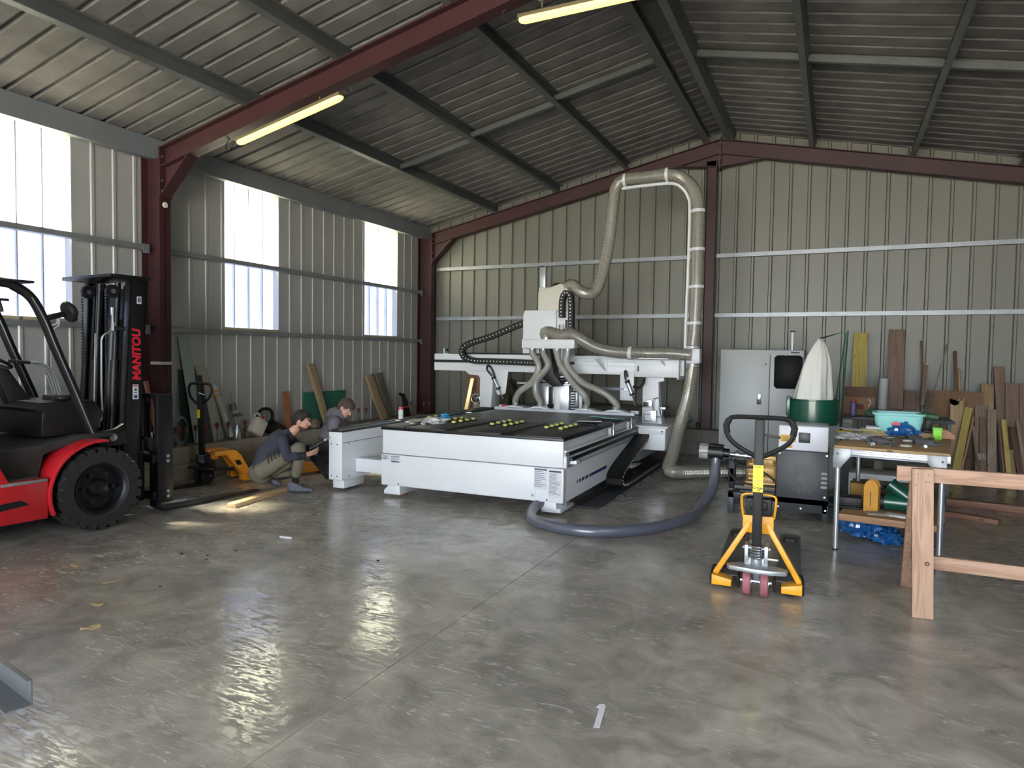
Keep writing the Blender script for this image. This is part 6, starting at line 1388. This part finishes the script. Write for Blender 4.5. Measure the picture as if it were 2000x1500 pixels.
# timbers lying on the floor
for (a, b_, w_, h_, lb) in (((1848, 985), (2060, 1008), .09, .07, 'rear long reddish timber lying on the floor behind the sawhorse'), ((1846, 1006), (1952, 1024), .09, .045, 'front shorter timber with a cut end lying on the floor behind the sawhorse')):
    A, B = aZ(*a, 0), aZ(*b_, 0); o = MB().bar((0, 0, h_/2), (B-A), w_, h_).build('floor_timber', wood('floor_timber', (150, 108, 88), (100, 66, 52), 0), None, .003); d_ = B-A
    o2_ = o; bpy.data.objects.remove(o2_); L_ = d_.length
    o = MB().box((0, -w_/2, 0), (L_, w_/2, h_)).build('floor_timber', MATS['floor_timber'], None, .003); o.location = (A.x, A.y, 0); o.rotation_euler = (0, 0, math.atan2(d_.y, d_.x)); tag(o, lb, 'timber')

# ---------------- left wall clutter, lamps, small things ----------------
KZ = .415   # top of the kerb
def kerb_at(px, py): return aZ(px, py, KZ)
pale = mat('pale_green_sheet', (150, 168, 160), .5, .1, .06, 3); pale2 = mat('pale_grey_sheet', (160, 162, 150), .5, .1, .06, 3)
def leanL(t0, t1, b0, b1, xt, xb, mt, label, cat, th=.012, name='strip'):
    T0, T1, B0, B1 = aX(*t0, xt), aX(*t1, xt), aX(*b0, xb), aX(*b1, xb); top, bot = (T0+T1)/2, (B0+B1)/2; w_ = max(.012, ((T1-T0).length+(B1-B0).length)/2)
    d = top-bot; bot = bot-d*((bot.z-KZ)/d.z); d = top-bot; z = d.normalized(); y_ = Vector((0, 1, 0)); y_ = (y_-z*y_.dot(z)).normalized(); x = y_.cross(z)
    o = MB().box((-th, -w_/2, 0), (0, w_/2, d.length)).build(name, mt, None, .001); o.matrix_world = Matrix.Translation(bot+Vector((0, 0, .006))) @ Matrix((x, y_, z)).transposed().to_4x4(); tag(o, label, cat); return o
leanL((348, 655), (368, 660), (381, 868), (402, 868), -7.55, -7.38, pale, 'long pale green ribbed cladding strip leaning beside the red column', 'cladding strip')
leanL((382, 715), (402, 718), (418, 862), (440, 862), -7.54, -7.34, pale2, 'shorter pale grey cladding strip leaning behind the orange pallet truck handle', 'cladding strip')
leanL((350, 715), (366, 730), (362, 872), (382, 872), -7.57, -7.44, mat('dark_green_panel', (40, 66, 58), .5), 'dark green panel leaning behind the pale green strip', 'panel', .01, 'panel')
leanL((384, 728), (390, 740), (406, 850), (414, 866), -7.50, -7.30, mat('dark_grey_strip', (54, 58, 62), .5), 'dark grey strip slanting between the two pale strips', 'strip')
o = leanL((416, 751), (424, 752), (448, 856), (458, 856), -7.52, -7.30, mat('tube_white', (170, 172, 172), .45), 'dusty white tube with orange marks leaning on the left wall', 'tube', .03, 'tube')
# rebuild as a round tube
T, B = aX(418, 752, -7.50), aX(453, 858, -7.30); bpy.data.objects.remove(o)
d = T-B; B = B-d*((B.z-KZ-.03)/d.z); t = thing('white_tube', 'dusty white tube with orange marks leaning on the left wall', 'tube', B)
MB().cyl((0, 0, 0), T-B, .042, n=20).build('tube_body', mat('tube_white', (170, 172, 172), .45), t)
for k in (.78, .86): MB().cyl((T-B)*k, (T-B)*(k+.04), .0435, n=20).build('orange_mark', mat('mark_orange', (196, 148, 66), .6), t)
pw = wood('weathered_timber', (164, 142, 108), (104, 82, 60), 2, .9); pg = wood('weathered_grey', (104, 98, 88), (66, 60, 54), 2, .9); pr_ = wood('rust_timber', (160, 104, 70), (110, 66, 44), 2, .9)
leanL((602, 711), (612, 711), (632, 812), (642, 812), -7.52, -7.30, pw, 'long rough timber leaning on the left wall behind the two people', 'timber', .05, 'timber')
leanL((555, 765), (565, 765), (560, 822), (570, 822), -7.50, -7.42, pr_, 'short orange-brown timber standing between the two people and the wall', 'timber', .04, 'timber')
leanL((716, 733), (727, 733), (745, 815), (758, 815), -7.52, -7.30, pw, 'pale rough timber leaning on the left wall above the rail beam', 'timber', .05, 'timber')
leanL((735, 729), (747, 729), (756, 815), (768, 815), -7.50, -7.34, pg, 'dark grey rough timber leaning right of the pale one', 'timber', .05, 'timber')
leanL((281, 745), (290, 745), (310, 876), (318, 876), -7.50, -7.3, mat('pinkish_board', (172, 118, 100), .7), 'pinkish board leaning behind the forklift mast beside the column', 'board', .02, 'board')
# green board flat on the wall
A, B = aX(595, 767, -7.50), aX(677, 767, -7.50); C_ = aX(595, 826, -7.50)
o = MB().box((-.012, 0, 0), (0, B.y-A.y, A.z-KZ)).build('green_board', mat('green_board', (44, 104, 86), .6, 0, .05, 3), None, .001); o.location = (-7.52, A.y, KZ+.002); tag(o, 'flat dark green board standing against the left wall behind the second person', 'board')
# grease gun like pump tool, jar, canister, chainsaw-like tool, cables, stakes
gg = thing('hand_pump', 'grey hand pump with a long rod leaning on the kerb behind the orange pallet truck', 'pump', aX(467, 850, -7.35)); g0 = Vector(gg.location); gg.location.z = KZ
T = aX(449, 764, -7.5)-Vector((g0.x, g0.y, KZ)); S = Vector((0, 0, .02))
MB().tube([S, S+(T-S)*.55], .018, 10).tube([S+(T-S)*.5, T], .009, 8).build('rod', galv, gg)
MB().cyl(S+(T-S)*.58, S+(T-S)*.72, .045, n=14).box((-.03, -.09, .30), (.03, .03, .335)).build('pump_head', mat('pump_grey', (92, 96, 100), .5, .3), gg)
jr = thing('metal_jug', 'small bright metal jug standing on the left kerb', 'jug', kerb_at(463, 858)); MB().lathe([(0, 0), (.055, 0), (.058, .01), (.05, .12), (.035, .17), (.03, .20), (.036, .21)], n=20).build('jug_body', steel, jr); MB().tube(smoothpath([(0, .05, .05), (0, .085, .08), (0, .08, .13), (0, .045, .16)]), .007, 6).build('jug_handle', steel, jr)
cnst = thing('plastic_canister', 'tilted off-white plastic canister lying on the left kerb behind the crouching person', 'canister', kerb_at(497, 856)+Vector((0, 0, .0)))
Tm = Matrix.Rotation(R(-32), 4, 'X'); MB().box((-.08, -.10, -.0), (.06, .10, .23), None, Matrix.Translation((0, .0, .055)) @ Tm).build('canister_body', mat('canister_white', (196, 192, 182), .5, 0, .06, 6), cnst, .025); MB().cyl((0, .12, .25), (0, .155, .29), .026, n=16).build('red_cap', mat('cap_red', (150, 56, 44), .5), cnst); MB().tube(smoothpath([(0, .02, .28), (0, .0, .32), (0, .07, .34), (0, .09, .30)]), .012, 8).build('carry_handle', MATS['canister_white'], cnst)
sacks = [(478, 845, .10, (150, 138, 118), 'tan paper sack slumped on the left kerb beside the metal jug'), (588, 828, .15, (112, 104, 86), 'brown sack on the kerb behind the crouching person'), (610, 832, .13, (128, 116, 96), 'lighter sack on the kerb between the two people'), (536, 838, .11, (96, 84, 68), 'dark brown sack behind the crouching shoulder')]
for i, (px, py, s_, c_, lb) in enumerate(sacks):
    p_ = aX(px, py, -7.42); crumple('sack', (p_.x+.02, p_.y, KZ), (s_*.7, s_, s_*.85), mat('sack%d' % i, c_, .9, 0, .15, 10, .3, 30), 40+i, lb, 'sack', .3, 18)
bl_ = thing('leaf_blower', 'black leaf blower with a loop handle lying on the left kerb behind the crouching person', 'garden tool', aX(520, 838, -7.38)); bl_.location.z = KZ
MB().tube(smoothpath([(0, -.12, .12), (0, -.16, .26), (0, -.08, .36), (0, .08, .34), (0, .12, .22), (0, .02, .12)]), .024, 8).build('handle_loop', blackp, bl_); MB().ball((0, .10, .09), (.07, .15, .09), 14).build('motor_body', blackp, bl_); MB().cyl((0, .12, .16), (.02, .36, .02), .04, n=14).build('nozzle', blackp, bl_)
dk = thing('dark_tool', 'black curved tool standing on the left kerb near the corner column', 'garden tool', aX(785, 815, -7.3)); dk.location.z = KZ
MB().prism([(0, 0), (.30, 0), (.24, .16), (.16, .30), (.06, .44), (-.08, .46), (-.10, .42), (.0, .38), (.04, .22)], -.02, .02, 0, None, Matrix.Rotation(0, 4, 'Z')).build('curved_body', blackp, dk, .008); MB().cyl((0, .1, .18), (.0, .32, .26), .012, n=8).build('handle', blackp, dk)
# coiled cables hanging by the column
for i, (px, r_) in enumerate(((352, .14), (347, .11))):
    p_ = aX(px, 838, -7.42-.02*i); o = MB()
    for k in range(4): o.tube([Vector((.01*k, r_*(1-.06*k)*math.cos(t)*.75, r_*(1-.06*k)*math.sin(t)*1.3)) for t in [2*math.pi*q/30 for q in range(30)]], .004, 6, closed=True)
    o = o.build('cable_coil', mat('cable_grey%d' % i, ((150, 156, 162), (44, 46, 48))[i], .4), None); o.location = (p_.x, p_.y, KZ+r_*1.3); o['kind'] = 'thing'; tag(o, ('shiny grey coiled cable leaning by the red column', 'black coiled cable behind the grey one by the red column')[i], 'cable')
o = MB().cyl((0, 0, 0), (0, .0, .93), .017, n=10).box((-.03, -.03, .72), (.03, .03, .76)).build('white_pipe', mat('pipe_white', (176, 182, 180), .5), None); p_ = kerb_at(341, 872); o.location = (p_.x-.08, p_.y, KZ); tag(o, 'thin white upright pipe beside the red column', 'pipe')
# red fence stakes along the kerb
stake_m = mat('stake_red', (118, 50, 52), .6); rod_m = mat('stake_rod', (84, 62, 58), .6, .4)
spx = [(344, 850, .12), (362, 842, .14), (382, 838, .16), (402, 842, .16), (424, 835, .22), (446, 822, .26), (478, 822, .20), (508, 825, .22), (640, 815, .2), (700, 806, .26), (715, 803, .24), (800, 805, .24), (828, 790, .36), (838, 776, .4), (855, 800, .2)]
proto = None
for i, (px, py, h_) in enumerate(spx):
    p_ = aX(px, py, -7.27)
    lb = 'thin rod with a dull red knob standing in a row on the left kerb'
    ORD = ['first', 'second', 'third', 'fourth', 'fifth', 'sixth', 'seventh', 'eighth', 'ninth', 'tenth', 'eleventh', 'twelfth', 'thirteenth', 'fourteenth', 'fifteenth']
    lb = 'thin rod with dull red knob on the left kerb, %s from the near red column' % ORD[i]
    if proto is None:
        proto = thing('survey_stake', lb, 'stake', (p_.x, p_.y, KZ), 0, 'red topped rods along the left kerb')
        MB().cyl((0, 0, 0), (0, 0, .21), .006, n=6).build('rod', rod_m, proto); MB().lathe([(0, .17), (.012, .17), (.02, .20), (.026, .235), (.014, .25), (0, .25)], n=10).build('knob', stake_m, proto)
    else:
        q = dup(proto, (p_.x, p_.y, KZ), label=lb)
# corner: brown panel, timber, handwheel machine
o = MB().box((0, 0, 0), (.62, .02, 1.05)).build('brown_panel', mat('hardboard', (116, 88, 72), .7, 0, .04, 3), None, .001); p_ = aY(913, 725, 11.40); o.location = (p_.x, 11.36, 0); o.scale = (1, 1, p_.z/1.05); tag(o, 'brown hardboard panel standing behind the left gantry leg', 'panel')
T, B = aY(924, 741, 11.25), aY(912, 798, 11.0); d = T-B; B = B-d*(B.z/d.z); z = d.normalized(); o = MB().box((-.035, -.03, 0), (.035, .03, (T-B).length)).build('timber', wood('pale_timber', (196, 172, 130), (140, 108, 74), 2), None, .002); x = Vector((1, 0, 0)); x = (x-z*x.dot(z)).normalized(); o.matrix_world = Matrix.Translation(B+Vector((0, 0, .01))) @ Matrix((x, z.cross(x), z)).transposed().to_4x4(); tag(o, 'pale upright timber leaning on the brown hardboard panel', 'timber')
hm = thing('old_machine', 'small dark machine with a shiny handwheel behind the left gantry leg', 'machine', (aY(935, 790, 10.9).x, 10.9, 0)); zc = aY(931, 779, 10.85).z
MB().box((-.12, 0, 0), (.22, .35, zc-.1)).box((-.05, .02, zc-.1), (.24, .3, zc+.1)).build('machine_body', mat('machine_dark', (48, 50, 52), .5), hm, .01)
c = Vector((-.04, -.05, zc)); hw = MB().tube([c+Vector((.085*math.cos(t), 0, .085*math.sin(t))) for t in [2*math.pi*i/24 for i in range(24)]], .01, 8, closed=True)
for k in range(3): a = 2*math.pi*k/3+.4; hw.tube([c, c+Vector((.085*math.cos(a), 0, .085*math.sin(a)))], .007, 6)
hw.cyl(c+Vector((0, -.01, 0)), c+Vector((0, .1, 0)), .018, n=10).build('handwheel', steel, hm)
crumple('machine_scrap', (aY(990, 770, 10.9).x, 10.9, 0), (.28, .2, .75), mat('scrap_olive', (70, 68, 52), .7, .2, .3, 10), 55, 'olive brown heap of old machine parts behind the suction hoods', 'machine parts', .45, 22, folds=5)
pk_ = MB().ball((0, 0, .04), (.05, .05, .045), 12).build('pink_ball', mat('pink_plastic', (190, 60, 96), .5), None); pk_.location = MM @ Vector((-2.02, 2.98, .7855)); tag(pk_, 'small pink object beside the left gantry leg on the table', 'plastic object')
# things lying on the router table (z = .80)
def onr(px, py, z=.80): return aZ(px, py, z)
sp2 = thing('spray_can', 'white spray can with red cap standing at the left end of the router table', 'spray can', onr(783, 818, .786)); MB().lathe([(0, 0), (.030, 0), (.032, .006), (.032, .105), (.022, .12), (0, .122)], n=20).build('can', mat('can_white', (196, 204, 200), .4, 0, .25, 30), sp2); MB().lathe([(.024, .118), (.027, .12), (.027, .145), (.015, .152), (0, .152)], n=16).build('cap', mat('cap_red_bright', (206, 52, 66), .45), sp2); MB().cyl((.02, 0, .145), (.13, .02, .16), .003, n=6).build('straw', mat('straw_red', (150, 40, 40), .5), sp2)
o = crumple('cloth_bag', onr(848, 827, .80), (.15, .12, .05), mat('print_cloth', (186, 186, 190), .8, 0, .25, 18), 61, 'white printed cloth bag crumpled on the front left of the router table', 'cloth', .45, 24)
crumple('cloth_rag', onr(818, 824, .80), (.11, .09, .028), mat('rag_dull', (150, 148, 136), .9, 0, .2, 14), 62, 'dull grey rag left of the white cloth on the router table', 'cloth', .5, 20)
crumple('blue_bag', onr(870, 820, .80), (.075, .06, .055), mat('sky_blue_film', (52, 150, 204), .35), 63, 'small sky-blue crumpled bag at the router table front', 'plastic bag', .35, 20)
wh_ = mat('white_plastic2', (206, 206, 200), .5)
for i, (px, py) in enumerate(((797, 825), (777, 822), (806, 828), (826, 829))):
    o = MB().box((-.03, -.02, 0), (.03, .02, .014)).build('white_scrap', wh_, None, .003); o.location = onr(px, py, .8005); o.rotation_euler = (0, 0, i*.8); tag(o, 'small white scrap lying on the left front of the router table', 'scrap', 'white scraps on the router table')
bkt = thing('booklet', 'white and violet printed booklet lying open on the router table right side', 'booklet', onr(1152, 824, .802), R(20)); bkt.rotation_euler.x = R(-7)
vio = mat('violet_print', (112, 106, 160), .5, 0, .6, 22, col2=(214, 214, 226)); pz = [(-.15, -.11), (0, -.105), (.14, -.11), (.15, .11), (0, .105), (-.15, .11)]
MB().prism(pz, 0, .008, 2).build('pages', paper, bkt); MB().box((-.135, -.095, .008), (-.01, .095, .0088)).build('print', vio, bkt, smooth=0); MB().box((.01, -.095, .008), (.135, .095, .0088)).build('print', vio, bkt, smooth=0)
o = MB().box((-.18, -.14, 0), (.18, .14, .01)).build('turquoise_folder', mat('turquoise_card', (112, 176, 168), .5), None, .002); o.location = onr(1186, 817, .81); o.rotation_euler = (R(-6), .03, R(-12)); tag(o, 'turquoise folder behind the violet booklet on the router table', 'folder')
o = MB().cyl((-.09, 0, .02), (.09, .02, .02), .018, n=10).box((.05, -.03, .0), (.10, .03, .03)).build('black_tool', blackp, None, .003); o.location = onr(1150, 833, .791); o.rotation_euler = (0, 0, R(-10)); tag(o, 'small black hand tool in front of the violet booklet', 'hand tool')
o = MB().box((-.05, -.03, 0), (.05, .03, .008)).build('metal_plate', steel, None, .001); o.location = onr(915, 806, .7905); o.rotation_euler = (0, 0, .3); tag(o, 'small shiny metal plate at the rear left of the router table', 'metal plate')
# little can by the red post, on the back kerb
o = MB().lathe([(0, 0), (.03, 0), (.03, .05), (.036, .055), (.036, .10), (.025, .115), (0, .115)], n=16).build('oil_can', mat('can_dark', (60, 34, 34), .4), None); p_ = aY(1363, 838, 11.52); o.location = (p_.x, 11.52, .415); tag(o, 'small dark can on the back kerb left of the red post', 'can')

# ---------------- strip lights ----------------
glow = emis('warm_diffuser', (255, 238, 134), 1.6)
body_m = mat('lamp_body', (108, 96, 72), .6)
def strip_light(p, q, label, cable):
    p, q = Vector(p), Vector(q); d = (q-p).normalized(); t = thing('strip_light', label, 'ceiling light', (p+q)/2, 0, 'yellow strip lights'); o_ = Vector(t.location)
    up = Vector((0, 0, 1)); up = (up-d*up.dot(d)).normalized(); x = d.cross(up)
    rs = []
    for k, s_ in ((0, .45), (.012, .8), (.04, 1), (1-.04, 1), (1-.012, .8), (1, .45)):
        c = p+(q-p)*k-o_; rs.append([c+x*math.cos(a)*.048*s_+up*math.sin(a)*.040*s_ for a in [math.pi+math.pi*i/10 for i in range(11)]])
    MB().rings(rs).build('diffuser', glow, t)
    hb_ = MB().bar(p-o_+up*.018, q-o_+up*.018, .10, .035, up).build('housing', body_m, t, .006)
    for k in (.03, .19, .37, .55, .73, .90):
        c = p+(q-p)*k-o_; MB().box((-.008, -.0, -.03), (.008, .012, .03), None, Matrix.Translation(c-x*.054) @ Matrix((d, x, up)).transposed().to_4x4()).build('clip', body_m, t, smooth=0)
    for k in (.15, .80):
        c = p+(q-p)*k-o_; MB().cyl(c+up*.03, c+Vector((0, 0, .12)), .006, n=6).bar(c+Vector((0, 0, .115)), c+Vector((0, 0, .125)), .05, .04).build('hanger', body_m, t, smooth=0)
    for cb_ in cable: MB().tube(smoothpath([Vector(v)-o_ for v in cb_]), .006, 6).build('cable', blackp, t)
    return t
strip_light((-6.08, 5.60, 3.93), (-4.62, 5.60, 4.225), 'yellow glowing strip light under the left part of the near red frame', [[(-6.08, 5.6, 3.96), (-6.16, 5.6, 3.93), (-6.20, 5.62, 3.90), (-6.24, 5.6, 3.86), (-6.27, 5.6, 3.92), (-6.20, 5.6, 4.0), (-6.22, 5.6, 4.05)], [(-4.62, 5.6, 4.26), (-4.57, 5.6, 4.29), (-4.52, 5.6, 4.24), (-4.49, 5.6, 4.30), (-4.53, 5.6, 4.36), (-4.50, 5.6, 4.42)]])
strip_light((-2.63, 5.60, 4.595), (-1.17, 5.60, 4.60), 'yellow glowing strip light at the ridge, cut by the top of view', [[(-2.63, 5.6, 4.62), (-2.70, 5.6, 4.60), (-2.76, 5.6, 4.62), (-2.80, 5.6, 4.68), (-2.76, 5.6, 4.74)]])
# ---------------- things on the open floor ----------------
leafm = mat('dry_leaf', (168, 146, 108), .85, 0, .25, 12)
def chip(px, py, s_, seed, label, rz):
    rr = random.Random(seed); p_ = aZ(px, py, 0); n = 9; pts = [(s_*math.cos(2*math.pi*i/n)*rr.uniform(.6, 1), s_*.42*math.sin(2*math.pi*i/n)*rr.uniform(.5, 1)) for i in range(n)]
    h_ = [s_*rr.uniform(.05, .30) for _ in range(n)]; vs = [(0, 0, s_*.12)]+[(a, b_, c_) for (a, b_), c_ in zip(pts, h_)]+[(0, 0, s_*.08)]+[(a, b_, c_-.004) for (a, b_), c_ in zip(pts, h_)]
    mz = min(v[2] for v in vs); vs = [(a, b_, c_-mz+.001) for a, b_, c_ in vs]; fs = [(0, 1+i, 1+(i+1) % n) for i in range(n)]+[(n+1, n+2+(i+1) % n, n+2+i) for i in range(n)]+[(1+i, n+2+i, n+2+(i+1) % n, 1+(i+1) % n) for i in range(n)]
    o = MB().add(vs, fs).build('dry_leaf', leafm, None, smooth=0); o.location = (p_.x, p_.y, 0); o.rotation_euler = (0, 0, rz); tag(o, label, 'leaf', 'dry leaves on the floor')
chip(148, 1107, .05, 1, 'small curled dry leaf nearest the forklift', .2); chip(216, 1139, .06, 2, 'upright curled brown leaf second from the forklift', 1.0); chip(193, 1183, .055, 3, 'flat folded leaf left of the tiny one', .4); chip(248, 1179, .028, 4, 'tiny curled leaf right of the folded one', .1); chip(178, 1229, .06, 5, 'slim twisted leaf nearest the camera on the left floor', .9)
p_ = aZ(558, 1050, 0); o = MB().prism([(-.06, -.012), (.0, -.02), (.07, .0), (.0, .018)], 0, .012, 2).build('paper_scrap', paper, None, .001); o.location = (p_.x, p_.y, .0); tag(o, 'small white paper scrap on the floor in front of the router', 'paper')
a, b_ = aZ(1178, 1376, 0), aZ(1164, 1424, 0); d = a-b_; L_ = d.length
o = MB().prism([(-.012, 0), (-.002, .012), (.014, .008), (.014, L_*.94), (.004, L_), (-.016, L_*.97), (-.026, L_*.84), (-.012, L_*.80)], .0, .002, 2).build('white_tape_strip', mat('tape_white', (214, 214, 220), .55), None, smooth=0); o.location = (b_.x, b_.y, .001); o.rotation_euler = (0, 0, math.atan2(-d.x, d.y)); tag(o, 'torn white tape strip on the foreground floor', 'tape')
for i, (px, py) in enumerate(((355, 1082), (405, 1085), (403, 1093), (460, 1076), (313, 1146), (616, 1084), (738, 1095))):
    p_ = aZ(px, py, 0); o = MB().box((-.009, -.006, 0), (.009, .006, .006)).build('debris_crumb', black, None); o.location = p_; o.rotation_euler = (0, 0, i); tag(o, 'tiny black crumb on the open floor', 'debris', 'black crumbs on the floor')
# steel channel poking in at the lower left, raised on something out of view
P0 = aZ(62, 1327, .45); dv = (aZ(0, 1283, .45)-P0); dv.z = 0; dv.normalize(); t = thing('steel_channel', 'end of a grey steel channel jutting in at the lower left', 'steel profile', (P0.x, P0.y, 0))
nr = Vector((0, 0, 1)).cross(dv); nr = nr if nr.dot(-P0) > 0 else -nr
q = Vector((0, 0, .45)); mb = MB(); lipm = mat('dark_galvanised', (112, 116, 122), .35, .6)
mb.bar(q-Vector((0, 0, .045)), q-Vector((0, 0, .045))+dv*2.4, .005, .09).bar(q+nr*.008, q+nr*.008+dv*2.4, .018, .004).bar(q-Vector((0, 0, .088))+nr*.04+dv*.0, q-Vector((0, 0, .088))+nr*.04+dv*2.4, .08, .005)
mb.build('profile', lipm, t, .001)
for k in (1.0, 2.1): MB().box((-.05, -.04, 0), (.05, .04, .36)).build('trestle', galv, t).location = dv*k
